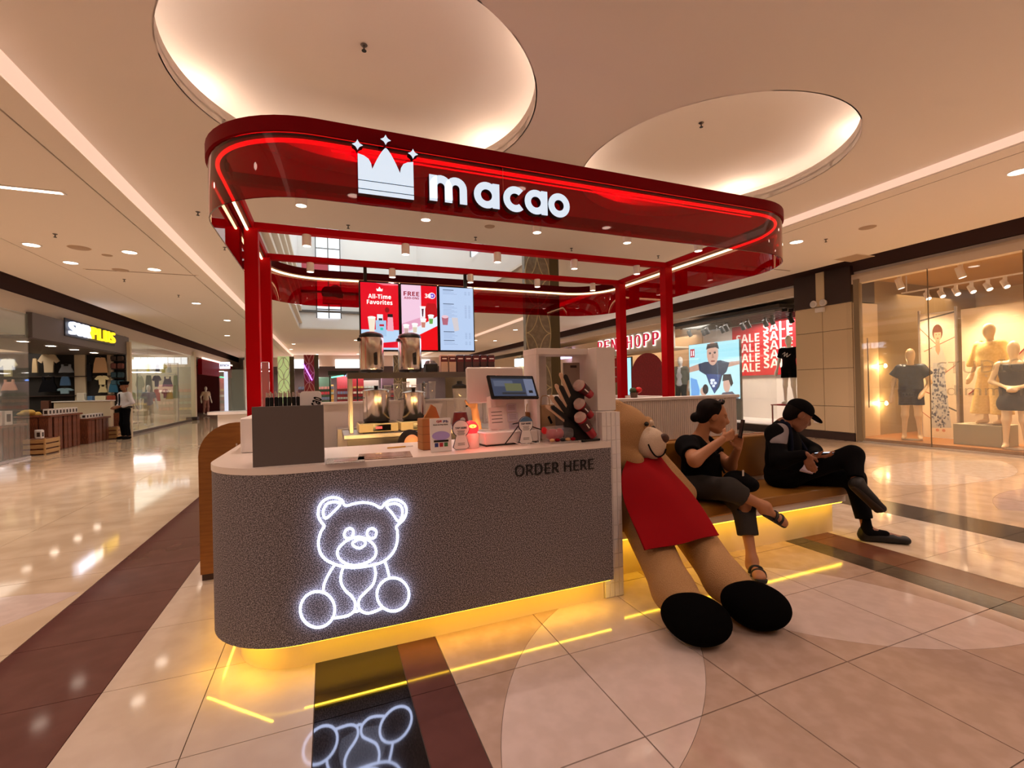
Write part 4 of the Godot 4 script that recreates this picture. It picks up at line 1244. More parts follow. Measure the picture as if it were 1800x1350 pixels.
	var st := thing("display_stand", "thin red-framed stand under the dark-clad mannequin", "stand", V(12.35, 0.22, -9.35))
	for x in [-0.3, 0.3]:
		for z in [-0.3, 0.3]: part(st, "leg", box(0.03, 0.55, 0.03), M.red_dark, V(x, 0.275, z))
	part(st, "top", box(0.66, 0.03, 0.66), M.red_dark, V(0, 0.56, 0))
	mannequin(V(12.35, 0.81, -9.32), -1.3, "mannequin in a printed black tee and black skirt on the red stand", M.mannequin_white, 0, [["tee", M.cloth_black, "shirt"], ["shorts", M.cloth_black, "shorts"]]).scale = V(1.1, 1.1, 1.1)
	part(get_node("mannequin_007"), "shirt_print", tubes([smooth_path([V(-0.1, 1.3, 0.128), V(-0.04, 1.34, 0.13), V(-0.06, 1.24, 0.135), V(0.02, 1.32, 0.135), V(0.0, 1.22, 0.138), V(0.09, 1.29, 0.128)])], 0.008, 5), M.cloth_white)
	# doorway with red arch
	shell("wall_sale_inner", box(0.1, 3.6, 8.0), mat("shop_warm", "dcc0a0", 0.6), V(15.4, 1.8, -18), "warm rear wall inside the red arch shop", "wall")
	var arch := PackedVector2Array([Vector2(-1.0, 0), Vector2(1.0, 0)])
	for i in 17: arch.append(Vector2(cos(PI * i / 16) * 1.0, 1.75 + sin(PI * i / 16) * 0.95))
	var ap := thing("arch_panel", "deep red arched display panel under the pale header", "panel", V(12.0, 0, -15.15), -PI / 2)
	part(ap, "panel", plate(arch, 0.08), noisy("red_arch", "8a1018", "9c1822", 2.0, 0.02, 0.6))
	var mt := thing("light_cluster", "cluster of round white lamps beside the arch panel", "lamp", V(12.95, 2.45, -13.2))
	for k in 3: part(mt, "globe", lathe([Vector2(0, -0.07), Vector2(0.05, -0.05), Vector2(0.07, 0), Vector2(0.05, 0.05), Vector2(0, 0.07)], 12, "globe"), glow("globe_white", "ffeccc", 4.0, "ffffff"), V(0.05 * k, -0.18 * k, 0.1 * (k % 2)))
	part(mt, "cable", box(0.01, 0.9, 0.01), M.steel_dark, V(0, 0.45, 0))
	var rp := thing("red_display", "tall red display panel deeper in the shop doorway", "panel", V(13.2, 0, -17.6), -PI / 2)
	part(rp, "panel", box(0.8, 2.2, 0.06), mat("pink_red", "b8444c", 0.6), V(0, 1.1, 0))
	# shop beyond, seen past the big column
	var b2 := thing("sale_banner", "small far red banner with white A shapes past the big column", "banner", V(12.6, 2.35, -18.6), -PI / 2)
	part(b2, "cloth", box(1.9, 1.6, 0.02), M.banner_red)
	for k in 3: letters(b2, "lettering", "SALE", 1.3, 0.34, 0.006, wt, V(0.1, 0.5 - k * 0.45, 0.014))
	var s2 := thing("video_screen", "far pale blue screen seen through the niche of the white pillar", "screen", V(12.2, 1.2, -17.0), -PI / 2)
	part(s2, "frame", box(1.1, 1.7, 0.06), M.steel_dark, V(0, 0.6, 0))
	part(s2, "display", box(1.0, 1.6, 0.02), glow("screen_cyan", "a8e0f4", 0.7, "202428"), V(0, 0.6, 0.04))
	part(s2, "stand", box(0.1, 1.3, 0.06), M.steel_dark, V(0, -0.6, 0))

# ---------------------------------------------------------------- far end of the mall and the big column
func petal_column(at: Vector3, w: float, h: float, m: Material, line: Material, label: String, called := "petal_column", r := 0.012) -> void:
	var o := thing(called, label, "column", at)
	part(o, "shaft", box(w, h, 0.14, 0.004), m, V(0, h / 2, w * 0.49 - 0.07))
	part(o, "side_pilaster", box(0.24, h, 0.12, 0.004), mat("pilaster_dark", "544a2c", 0.4), V(w / 2 + 0.12, h / 2, w * 0.49 - 0.08))
	var g := Geo.new()
	var mh := w * 2.0
	var n := int(h / mh) + 1
	for fam in 2:
		for k in n + 1:
			for cx in ([0.0] if fam == 0 else [-w / 2, w / 2]):
				var cy := (k + 0.25 + 0.5 * fam) * mh
				var run := []
				for i in 41:
					var a := TAU * i / 40.0
					var p := V(cx + cos(a) * w * 0.5, cy + sin(a) * mh * 0.5, w * 0.49 + 0.004)
					if absf(p.x) <= w / 2 + 0.001 and p.y > 0.02 and p.y < h - 0.02: run.append(p)
					else:
						if run.size() > 2: tube(g, run, r, 4)
						run = []
				if run.size() > 2: tube(g, run, r, 4)
	part(o, "inlay", g.mesh(), line)

func build_far_end() -> void:
	petal_column(V(4.21, 0, -9.18), 0.58, 4.3, noisy("column_olive", "82796a", "938a78", 1.5, 0.02, 0.3), mat("inlay_cream", "c9bd98", 0.4), "big olive column with cream petal inlay behind the kiosk")
	petal_column(V(-2.3, 0, -30), 0.62, 3.5, glow("column_green", "c2d890", 0.3, "b8cc8c"), mat("inlay_pale", "eef4dc", 0.4), "pale green lit column with petal pattern at the far end", "petal_column", 0.02)
	petal_column(V(-0.95, 0, -30), 0.56, 3.6, mat("column_red", "9a2c30", 0.4), mat("inlay_rose", "d8a090", 0.4), "red column with petal pattern at the far end", "petal_column", 0.02)
	petal_column(V(4.2, 0, -30), 0.55, 3.6, M.column_olive, M.inlay_cream, "far olive column with petal inlay seen between the steel urns", "petal_column", 0.02)
	# shop fronts closing the far end
	var fr := shell("wall_far_front", box(16, 1.0, 0.3), mat("far_fascia", "cbb8a8", 0.6), V(2.4, 3.9, -40.2), "pale fascia of the far shop fronts", "wall")
	part(fr, "inner_wall", box(16, 4.0, 0.1), mat("far_inner", "6a5a58", 0.7), V(0, -2.0, -2.6))
	part(fr, "side_wall", box(0.2, 4.0, 3.0), M.far_fascia, V(-8.1, -2, -1))
	for r in [[-1.6, 2.07], [2.47, 3.6], [6.9, 3.0]]:
		var lb := thing("light_box", "long white light box over the far shop fronts, %s" % ["beside the green column", "behind the steel rack", "past the big column"][0 if r[0] < 0 else (1 if r[0] < 5 else 2)], "light box", V(r[0], 3.6, -40.0))
		part(lb, "lit_panel", box(r[1], 0.7, 0.1), glow("far_white", "f2f8ff", 1.2, "f0f0f0"))
		part(lb, "frame", box(r[1] + 0.1, 0.06, 0.14), M.steel_dark, V(0, -0.38, 0))
		area(V(0, -0.6, 1.0), V(-PI / 2, 0, 0), r[1], 1.5, "fff0ec", 14.0, lb)
	var i := 0
	for r in [[-1.6, 0.0, 0.9, 1.6, "705060", "plum"], [-3.0, 0.0, 0.9, 2.1, "804048", "red"], [1.2, 0.0, 0.9, 2.6, "8a3038", "bright red"], [2.2, 0.0, 1.1, 2.5, "a02834", "scarlet"], [-0.2, 0.0, 1.0, 2.5, "4a6a58", "green"], [3.4, 0, 1.2, 2.2, "8a8078", "grey"], [4.8, 0, 1.3, 2.4, "7a6070", "mauve"], [0.4, 0, 0.2, 1.9, "c8a050", "amber"], [6.4, 0, 1.4, 2.3, "a09080", "beige"], [-4.4, 0, 1.2, 2.2, "806860", "brown"]]:
		var o := thing("display_unit", "%s display unit stocked with goods in the far shops" % r[5], "display unit", V(r[0], 0, -39.0 - 0.4 * (i % 3)))
		part(o, "cabinet", box(r[2], r[3], 0.5, 0.02), mat("far_" + r[4], r[4], 0.6), V(0, r[3] / 2, 0))
		for k in 4:
			for c in 4:
				var t: int = (i * 5 + k * 3 + c * 7) % 7
				part(o, "shelf_goods", box(r[2] * 0.2, 0.16 + 0.04 * (t % 3), 0.12), mat("goods%d" % t, ["e8dcd0", "b07870", "5a6880", "c8a860", "3a3434", "a03038", "8a9a90"][t], 0.6), V(r[2] * (-0.36 + c * 0.24), 0.4 + k * 0.42, 0.26))
			part(o, "shelf", box(r[2], 0.03, 0.2), mat("shelf_dark", "3c3230", 0.6), V(0, 0.29 + k * 0.42, 0.24))
		i += 1
	var nb := thing("neon_tube", "violet neon tube leaning across the far red column", "neon light", V(-1.0, 2.3, -29.6))
	part(nb, "tube", tubes([[V(-0.25, 0.75, 0), V(0.2, -0.2, 0.05)]], 0.03, 6), glow("neon_violet", "8a4cff", 5.0))
	part(nb, "bracket", box(0.1, 0.05, 0.1), M.steel_dark, V(-0.25, 0.72, -0.05))
	nb = thing("neon_tube", "green and blue lit strip over the far stalls", "neon light", V(0.9, 2.35, -34))
	part(nb, "green_tube", tubes([[V(-0.6, 0, 0), V(0.2, 0.12, 0)]], 0.05, 6), glow("neon_green", "58e0a0", 2.5))
	part(nb, "blue_tube", tubes([[V(0.3, 0.1, 0), V(1.2, 0.06, 0)]], 0.05, 6), glow("neon_blue", "6a9cff", 3.0))
	part(nb, "stall_roof", box(2.0, 0.3, 0.4, 0.02), mat("stall_dark", "2a302c", 0.6), V(0.2, 0.3, -0.2))
	part(nb, "stall_post", box(0.08, 2.5, 0.08), M.stall_dark, V(-0.7, -1.1, -0.2))
	part(nb, "stall_post", box(0.08, 2.5, 0.08), M.stall_dark, V(1.1, -1.1, -0.2))
	for q in [[11.6, 3.0, -27.5, 0.9, "d8f0f0", "pale cyan"], [11.6, 2.9, -23.6, 0.7, "f4ecd8", "cream"], [11.6, 3.1, -21.2, 0.8, "b8a8ff", "lilac"]]:
		var o := thing("shop_sign", "small lit %s shop sign on the far right shop fronts" % q[5], "sign", V(q[0], q[1], q[2]), -PI / 2 + 0.3)
		part(o, "lit_box", box(q[3], 0.5, 0.1, 0.02), glow("sgn" + q[4], q[4], 2.0, "ffffff"))
		part(o, "bracket", box(q[3] * 0.6, 0.06, 0.3), M.steel_dark, V(0, 0.28, -0.1))
	shell("wall_right_far", box(0.2, 3.5, 19), mat("shop_glow_wall", "d8c09a", 0.6), V(11.95, 1.75, -28.0), "far shop fronts along the right side", "wall")
	# small island display left of the kiosk
	var st := thing("island_display", "white round-edged island display with glass screens beyond the kiosk", "display", V(-2.35, 0, -14.2))
	part(st, "top", slab_mesh([round_rect(-0.55, -0.4, 0.8, 0.4, [0.3, 0.1, 0.1, 0.3])], 0.92, 0.99), M.white_gloss)
	part(st, "pedestal", box(0.9, 0.92, 0.5, 0.02), M.white, V(0.15, 0.46, 0))
	part(st, "glass_screen", box(0.66, 1.1, 0.02), M.pane_green, V(0.1, 1.54, 0.2))
	part(st, "glass_screen", box(0.02, 1.1, 0.5), M.pane_green, V(-0.24, 1.54, -0.05))
	part(st, "mast", box(0.05, 1.6, 0.05), M.white, V(0.34, 1.8, 0))
	part(st, "speaker_box", box(0.22, 0.55, 0.2, 0.01), M.black, V(0.46, 2.4, 0))

# ---------------------------------------------------------------- kiosk counter
func front_path(inset: float, z_end := -5.6) -> Array:
	var p := [Vector2(1.772, -2.66 - inset)]
	var c := Vector2(-0.15, -3.11)
	var r := 0.45 - inset
	for i in 15:
		var a := PI / 2 + PI / 2 * i / 14.0
		p.append(c + Vector2(cos(a), sin(a)) * r)
	p.append(Vector2(-0.60 + inset, z_end))
	return p

func build_counter() -> void:
	var o := thing("kiosk_counter", "speckled grey curved-front service counter over a glowing plinth", "counter", V(0.6, 0, -3.1))
	var off := -o.position
	part(o, "front_panel", ribbon(front_path(0.0), 0.18, 1.07, 0.03), M.counter_grey, off)
	part(o, "plinth", ribbon(front_path(0.12), 0.0, 0.2, 0.02), M.plinth, off)
	part(o, "soffit", ribbon(front_path(0.06), 0.18, 0.192, 0.13), M.plinth, off)
	var led := []
	for q in front_path(0.008): led.append(V(q.x, 0.172, q.y))
	led[0].x = 1.76
	part(o, "light_strip", tubes([led], 0.006, 5), M.led_yellow, off)
	area(V(0.81, 0.165, -2.668) - o.position, V(-PI / 2, 0, 0), 1.9, 0.012, YELLOW, 0.15, o)
	area(V(-0.592, 0.165, -4.2) - o.position, V(-PI / 2, 0, 0), 0.012, 2.1, YELLOW, 0.15, o)
	area(V(-0.46, 0.165, -2.80) - o.position, V(-PI / 2, -PI / 4, 0), 0.5, 0.012, YELLOW, 0.06, o)
	letters(o, "lettering", "ORDER HERE", 0.56, 0.068, 0.008, M.black, V(1.35, 0.972, -2.641) - o.position, Vector3.ZERO, false)
	var inner := Geo.new()
	inner.box(V(-0.02, 0.0, -3.4), V(1.76, 1.06, -3.36))
	inner.box(V(-0.1, 0.0, -5.5), V(-0.05, 1.06, -3.4))
	part(o, "inner_face", inner.mesh(), M.white, off)
	part(o, "inner_light_strip", tubes([[V(0.1, 1.04, -3.415), V(1.6, 1.04, -3.415)]], 0.006, 5), M.led_warm, off)
	area(V(0.7, 1.04, -3.43) - o.position, V(0.15, 0, 0), 1.6, 0.02, "ffc470", 0.5, o)
	var w := thing("worktop", "pale stone worktop running round the curved kiosk counter", "worktop", V(0.6, 1.07, -3.1))
	var poly := PackedVector2Array([Vector2(1.772, -2.642), Vector2(-0.15, -2.642)])
	for i in range(1, 15):
		var a := PI / 2 + PI / 2 * i / 14.0
		poly.append(Vector2(-0.15, -3.11) + Vector2(cos(a), sin(a)) * 0.468)
	poly.append_array(PackedVector2Array([Vector2(-0.618, -5.6), Vector2(-0.05, -5.6), Vector2(-0.05, -3.4), Vector2(1.772, -3.4)]))
	part(w, "top", slab_mesh([poly], 1.07, 1.105), M.worktop, -w.position)
	# raised white ledge on the left wing, and the amber end panel
	solo("raised_ledge", "white raised ledge box on the left wing of the worktop behind the grey board", "ledge", box(0.15, 0.225, 2.0, 0.008), M.white_matte, V(-0.445, 1.2175, -4.39))
	var wp := PackedVector2Array([Vector2(-0.96, 0.05), Vector2(-0.64, 0.05), Vector2(-0.64, 1.25), Vector2(-0.70, 1.25)])
	for i in 9: wp.append(Vector2(-0.70, 0.99) + Vector2(-sin(PI / 2 * i / 8), cos(PI / 2 * i / 8)) * 0.26)
	var pn := thing("end_panel", "amber wood end panel with a rounded top corner left of the counter", "panel", V(-0.8, 0.0, -4.4))
	part(pn, "board", plate(wp, 0.06), M.wood_amber, V(0.8, 0, 0))
	part(pn, "foot", box(0.3, 0.05, 0.05), M.brown_trim, V(0, 0.025, 0.03))
	part(pn, "pull_handle", tubes([[V(0.11, 0.86, 0.08), V(0.12, 0.98, 0.1), V(0.11, 1.08, 0.08)]], 0.008, 6), M.chrome)
	# neon bear
	var nb := thing("neon_bear", "white neon outline of a sitting teddy bear on the grey counter front", "neon sign", V(0.14, 0.6, -2.64))
	var loops := {
		"head_tube": [[0.08, 0.879], [0.062, 0.911], [0.029, 0.928], [-0.011, 0.926], [-0.045, 0.897], [-0.055, 0.846], [-0.04, 0.806], [-0.026, 0.784], [-0.044, 0.754], [-0.056, 0.704], [-0.049, 0.651], [-0.023, 0.608], [0.031, 0.57], [0.092, 0.547], [0.143, 0.539], [0.22, 0.539], [0.279, 0.553], [0.326, 0.594], [0.348, 0.652], [0.349, 0.707], [0.345, 0.732], [0.384, 0.765], [0.402, 0.811], [0.389, 0.854], [0.352, 0.879], [0.312, 0.88], [0.285, 0.866], [0.262, 0.845], [0.226, 0.869], [0.175, 0.885], [0.124, 0.884]],
		"ear_tube": [[-0.019, 0.823], [-0.03, 0.86], [-0.012, 0.897], [0.025, 0.905], [0.056, 0.892], [0.024, 0.856]],
		"inner_ear_tube": [[0.357, 0.758], [0.378, 0.793], [0.375, 0.835], [0.345, 0.859], [0.312, 0.859], [0.295, 0.848], [0.324, 0.807]],
		"eye_tube": [[0.097, 0.755], [0.115, 0.746], [0.118, 0.725], [0.105, 0.704], [0.083, 0.704], [0.071, 0.722], [0.078, 0.744]],
		"second_eye_tube": [[0.214, 0.739], [0.233, 0.726], [0.236, 0.706], [0.226, 0.687], [0.203, 0.687], [0.188, 0.709], [0.194, 0.732]],
		"muzzle_tube": [[0.149, 0.701], [0.19, 0.682], [0.225, 0.643], [0.233, 0.601], [0.214, 0.571], [0.168, 0.554], [0.118, 0.553], [0.068, 0.575], [0.038, 0.615], [0.039, 0.651], [0.07, 0.683], [0.108, 0.7]],
		"nose_tube": [[0.146, 0.69], [0.174, 0.677], [0.177, 0.657], [0.151, 0.641], [0.126, 0.651], [0.112, 0.673]],
		"foot_tube": [[0.017, 0.337], [0.005, 0.292], [-0.027, 0.264], [-0.069, 0.26], [-0.11, 0.282], [-0.139, 0.322], [-0.149, 0.37], [-0.137, 0.414], [-0.107, 0.442], [-0.065, 0.447], [-0.023, 0.427], [0.007, 0.386]],
		"second_foot_tube": [[0.406, 0.343], [0.393, 0.298], [0.36, 0.271], [0.316, 0.267], [0.274, 0.288], [0.243, 0.327], [0.233, 0.375], [0.245, 0.418], [0.277, 0.446], [0.32, 0.451], [0.363, 0.431], [0.395, 0.391]]}
	for key in loops:
		var p := []
		for q in loops[key]: p.append(V(q[0] - 0.14, q[1] - 0.6, 0.012))
		part(nb, key, tubes([smooth_path(p, true, 4)], 0.0068, 6, true), M.neon_white)
	for arc in [["arm_tube", [[0.016, 0.566], [-0.013, 0.522], [-0.032, 0.48], [-0.037, 0.445]]], ["arm_tube", [[0.279, 0.55], [0.291, 0.504], [0.302, 0.451]]],
		["body_tube", [[0.065, 0.555], [0.052, 0.517], [0.051, 0.472], [0.071, 0.428], [0.102, 0.39], [0.12, 0.353], [0.116, 0.314], [0.088, 0.293], [0.05, 0.290], [0.0, 0.294]]],
		["body_tube", [[0.223, 0.532], [0.228, 0.487], [0.214, 0.436], [0.178, 0.402], [0.146, 0.375], [0.136, 0.343], [0.145, 0.308], [0.176, 0.285], [0.215, 0.284], [0.262, 0.297]]],
		["body_tube", [[0.11, 0.31], [0.128, 0.304], [0.146, 0.312]]]]:
		var p := []
		for q in arc[1]: p.append(V(q[0] - 0.14, q[1] - 0.6, 0.012))
		part(nb, arc[0], tubes([smooth_path(p, false, 4)], 0.0068, 6), M.neon_white)
	lamp(V(0.0, 0.05, 0.05), "d6deff", 0.004, 0.12, nb)
	lamp(V(0.0, -0.2, 0.05), "d6deff", 0.004, 0.12, nb)
	# white tiled pillar with the open niche on top
	var pl := thing("tiled_pillar", "white tiled pillar at the right end of the counter", "pillar", V(1.853, 0, -3.1))
	part(pl, "core", box(0.148, 1.30, 0.68), M.white_matte, V(0, 0.65, 0))
	for c in 4:
		for r in 13:
			part(pl, "tile", box(0.0355, 0.0975, 0.006, 0.0015), M.white, V(-0.0575 + c * 0.0383, 0.052 + r * 0.1, 0.342))
	for c in 8:
		for r in 6: part(pl, "tile", box(0.006, 0.213, 0.0815, 0.0015), M.white, V(0.076, 0.11 + r * 0.2165, 0.298 - c * 0.085))
	var nf := thing("niche_frame", "white open box frame standing on the tiled pillar", "frame", V(1.66, 1.105, -3.0))
	part(nf, "top_board", box(0.575, 0.045, 0.24, 0.003), M.white_matte, V(0, 0.635, -0.06))
	part(nf, "side_board", box(0.022, 0.61, 0.22), M.white_matte, V(-0.277, 0.308, -0.06))
	part(nf, "side_block", box(0.155, 0.455, 0.36, 0.004), M.white_matte, V(0.205, 0.43, 0))
	part(nf, "lower_block", box(0.158, 0.20, 0.36, 0.004), M.white, V(0.192, 0.1, 0))
	part(nf, "back_board", box(0.16, 0.61, 0.02), M.white_matte, V(-0.19, 0.308, -0.16))
	part(nf, "shelf", box(0.26, 0.02, 0.22), M.white_matte, V(0.0, 0.20, -0.06))
	part(nf, "lower_panel", box(0.26, 0.20, 0.02), M.white_matte, V(0.0, 0.10, -0.1))
	var mi := thing("notice_sheet", "grey-brown notice sheet standing inside the white niche", "sheet", V(1.715, 1.315, -3.06), -0.15)
	part(mi, "sheet", box(0.13, 0.35, 0.012, 0.002), mat("notice_grey", "a08c80", 0.3), V(0, 0.175, 0))
	part(mi, "print", box(0.05, 0.018, 0.002), M.brown_trim, V(0.015, 0.32, 0.007))

# ---------------------------------------------------------------- canopy
func canopy_path(inset: float, closed := true) -> Array:
	var out := []
	for q in round_rect(-0.64 + inset, -6.15 + inset, 3.94 - inset, -2.70 - inset, [0.62 - inset, 0.62 - inset, 0.62 - inset, 0.62 - inset], 14): out.append(q)
	return out

func build_canopy() -> void:
	var o := thing("kiosk_canopy", "red kiosk canopy with translucent red fascia on slim red posts", "canopy", V(1.65, 0, -4.43))
	var off := -o.position
	part(o, "top_band", ribbon(canopy_path(0.0), 2.885, 2.965, 0.035, true), M.red_dark, off)
	part(o, "fascia_panel", ribbon(canopy_path(0.0), 2.535, 2.882, 0.008, true), M.red_acrylic, off)
	var ring := []
	for q in canopy_path(0.045): ring.append(V(q.x, 2.862, q.y))
	part(o, "light_strip", tubes([ring], 0.011, 6, true), M.led_warm, off)
	var g := Geo.new()
	part(o, "strip_channel", ribbon(canopy_path(0.05), 2.876, 2.965, 0.06, true), mat("channel_dark", "4c0008", 0.6, 0.0, 0.2), off)
	for k in 3: part(o, "beam", box(4.46, 0.06, 0.075, 0.003), M.red_paint, V(1.65, 2.90, -3.47 - k * 0.96) + off)
	for x in [-0.58, 3.84]: part(o, "side_beam", box(0.075, 0.06, 2.2, 0.003), M.red_paint, V(x, 2.91, -4.43) + off)
	for x in [-0.57, 3.82]:
		for z in [-4.45, -5.38]: part(o, "post", box(0.105, 2.88, 0.105, 0.004), M.red_paint, V(x, 1.44, z) + off)
	for k in 2: area(V(1.65, 2.84, -2.76 - k * 3.33) + off, V(-PI / 2, 0, 0), 3.2, 0.02, "ffdca8", 0.05, o)
	# cans under the beams
	var xs := [-0.14, 0.72, 1.65, 2.55, 3.38]
	var zs := [-3.47, -4.43, -5.39]
	for i in 3:
		for k in 5:
			var c := thing("can_downlight", "white can downlight, %s from the left post under the %s red beam" % [nth(k), ["front", "middle", "rear"][i]], "downlight", V(xs[k], 2.87, zs[i]), 0.0, "white can downlights under the canopy")
			part(c, "can", lathe([Vector2(0, 0), Vector2(0.036, 0), Vector2(0.038, -0.004), Vector2(0.038, -0.10), Vector2(0.034, -0.10), Vector2(0.032, -0.092)], 16, "can"), M.white_gloss)
			part(c, "lamp_face", cyl(0.032, 0.004, -1, 14), M.lamp_face, V(0, -0.097, 0))
			spot(V(0, -0.108, 0), WARM, 0.42, 42.0, 0.03, c)
	# crown logo and letters standing off the fascia
	var sg := thing("logo_sign", "glowing pale crown emblem standing proud of the red fascia", "sign", V(0.33, 2.74, -2.655))
	var sgm: Material = M.sign_white
	var cr := PackedVector2Array([Vector2(-0.15, -0.095), Vector2(-0.15, 0.045)])
	for i in 5: cr.append(Vector2(-0.15, 0.045).lerp(Vector2(-0.075, -0.03), i / 4.0) + Vector2(0.6, 0.55) * 0.03 * sin(PI * i / 4.0))
	for i in range(1, 7): cr.append(Vector2(-0.075, -0.03).bezier_interpolate(Vector2(-0.05, 0.03), Vector2(-0.02, 0.085), Vector2(-0.003, 0.098), i / 6.0))
	for i in range(0, 7): cr.append(Vector2(0.003, 0.098).bezier_interpolate(Vector2(0.02, 0.085), Vector2(0.05, 0.03), Vector2(0.075, -0.03), i / 6.0))
	for i in range(1, 5): cr.append(Vector2(0.075, -0.03).lerp(Vector2(0.15, 0.045), i / 4.0) + Vector2(-0.6, 0.55) * 0.03 * sin(PI * i / 4.0))
	cr.append_array(PackedVector2Array([Vector2(0.15, -0.095)]))
	var bands := [rect(-0.15, -0.142, 0.15, -0.101), rect(-0.15, -0.17, 0.15, -0.148)]
	var stars := []
	for c in [Vector2(-0.15, 0.092), Vector2(0.0, 0.145), Vector2(0.15, 0.092)]:
		var st := PackedVector2Array()
		for k in 4:
			var a := Vector2.from_angle(PI / 2 * k) * 0.028
			var b := Vector2.from_angle(PI / 2 * (k + 1)) * 0.028
			for i in 4: st.append(c + a.lerp(b, i / 4.0) * (1.0 - 0.28 * sin(PI * i / 4.0)))
		stars.append(st)
	for q in [["crown", cr], ["crown_band", bands[0]], ["crown_band", bands[1]], ["star", stars[0]], ["star", stars[1]], ["star", stars[2]]]:
		part(sg, q[0], plate(q[1], 0.004), sgm, V(0, 0, 0.026))
		part(sg, "return_edge", plate(q[1], 0.045), M.black, V(0, 0, -0.02))
	var wd := thing("logo_sign", "glowing pale word macao in rounded letters on the red fascia", "sign", V(1.0, 2.655, -2.655))
	var n := 28
	var ringc := func(cx: float, r: float, r2: float, name: String):
		part(wd, name, ring_plate(circle(Vector2(cx, 0), r, -1, n), circle(Vector2(cx, 0), r2, -1, n), 0.0, 0.004).mesh(), sgm, V(0, 0, 0.026))
		part(wd, "return_edge", ring_plate(circle(Vector2(cx, 0), r, -1, n), circle(Vector2(cx, 0), r2, -1, n), 0.0, 0.045).mesh(), M.black, V(0, 0, -0.02))
	var flat := func(poly: PackedVector2Array, name: String):
		part(wd, name, plate(poly, 0.004), sgm, V(0, 0, 0.0262))
		part(wd, "return_edge", plate(poly, 0.045), M.black, V(0, 0, -0.02))
	var x0 := -0.43
	flat.call(rect(x0, -0.075, x0 + 0.045, 0.075), "letter_stem")
	for k in 2:   # the arches of the m
		var cx := x0 + 0.068 + k * 0.09
		var ap := PackedVector2Array()
		for i in 13: ap.append(Vector2(cx, 0.012) + Vector2(cos(PI - PI * i / 12.0), sin(PI - PI * i / 12.0)) * 0.066)
		ap.append_array(PackedVector2Array([Vector2(cx + 0.066, -0.075), Vector2(cx + 0.022, -0.075)]))
		for i in 9: ap.append(Vector2(cx, 0.012) + Vector2(cos(PI * i / 8.0), sin(PI * i / 8.0)) * 0.022)
		ap.append_array(PackedVector2Array([Vector2(cx - 0.022, -0.06), Vector2(cx - 0.066, -0.06)]))
		flat.call(ap, "letter_arch")
	ringc.call(-0.083, 0.079, 0.036, "letter_bowl")
	flat.call(rect(-0.044, -0.075, 0.0, 0.075), "letter_stem")
	var cp := PackedVector2Array()
	for i in 25: cp.append(Vector2(0.105, 0) + Vector2.from_angle(deg_to_rad(48 + 264.0 * i / 24)) * 0.079)
	for i in 25: cp.append(Vector2(0.105, 0) + Vector2.from_angle(deg_to_rad(312 - 264.0 * i / 24)) * 0.036)
	flat.call(cp, "letter_curve")
	ringc.call(0.246, 0.077, 0.035, "letter_bowl")
	flat.call(rect(0.283, -0.075, 0.326, 0.075), "letter_stem")
	ringc.call(0.41, 0.077, 0.035, "letter_bowl")
	area(V(0, 0, 0.08), V(0, PI, 0), 0.9, 0.15, "dce8ff", 0.25, wd)
	# wire from canopy
	var wv := thing("cable", "thin pale cable running up the fascia above the word sign", "cable", V(1.05, 2.72, -2.69))
	part(wv, "wire", tubes([[V(0, 0, 0), V(0, 0.15, 0)]], 0.002, 4), mat("wire_pink", "e08a80", 0.5))
	part(wv, "clip", box(0.012, 0.008, 0.006), M.red_dark, V(0, 0.15, 0))

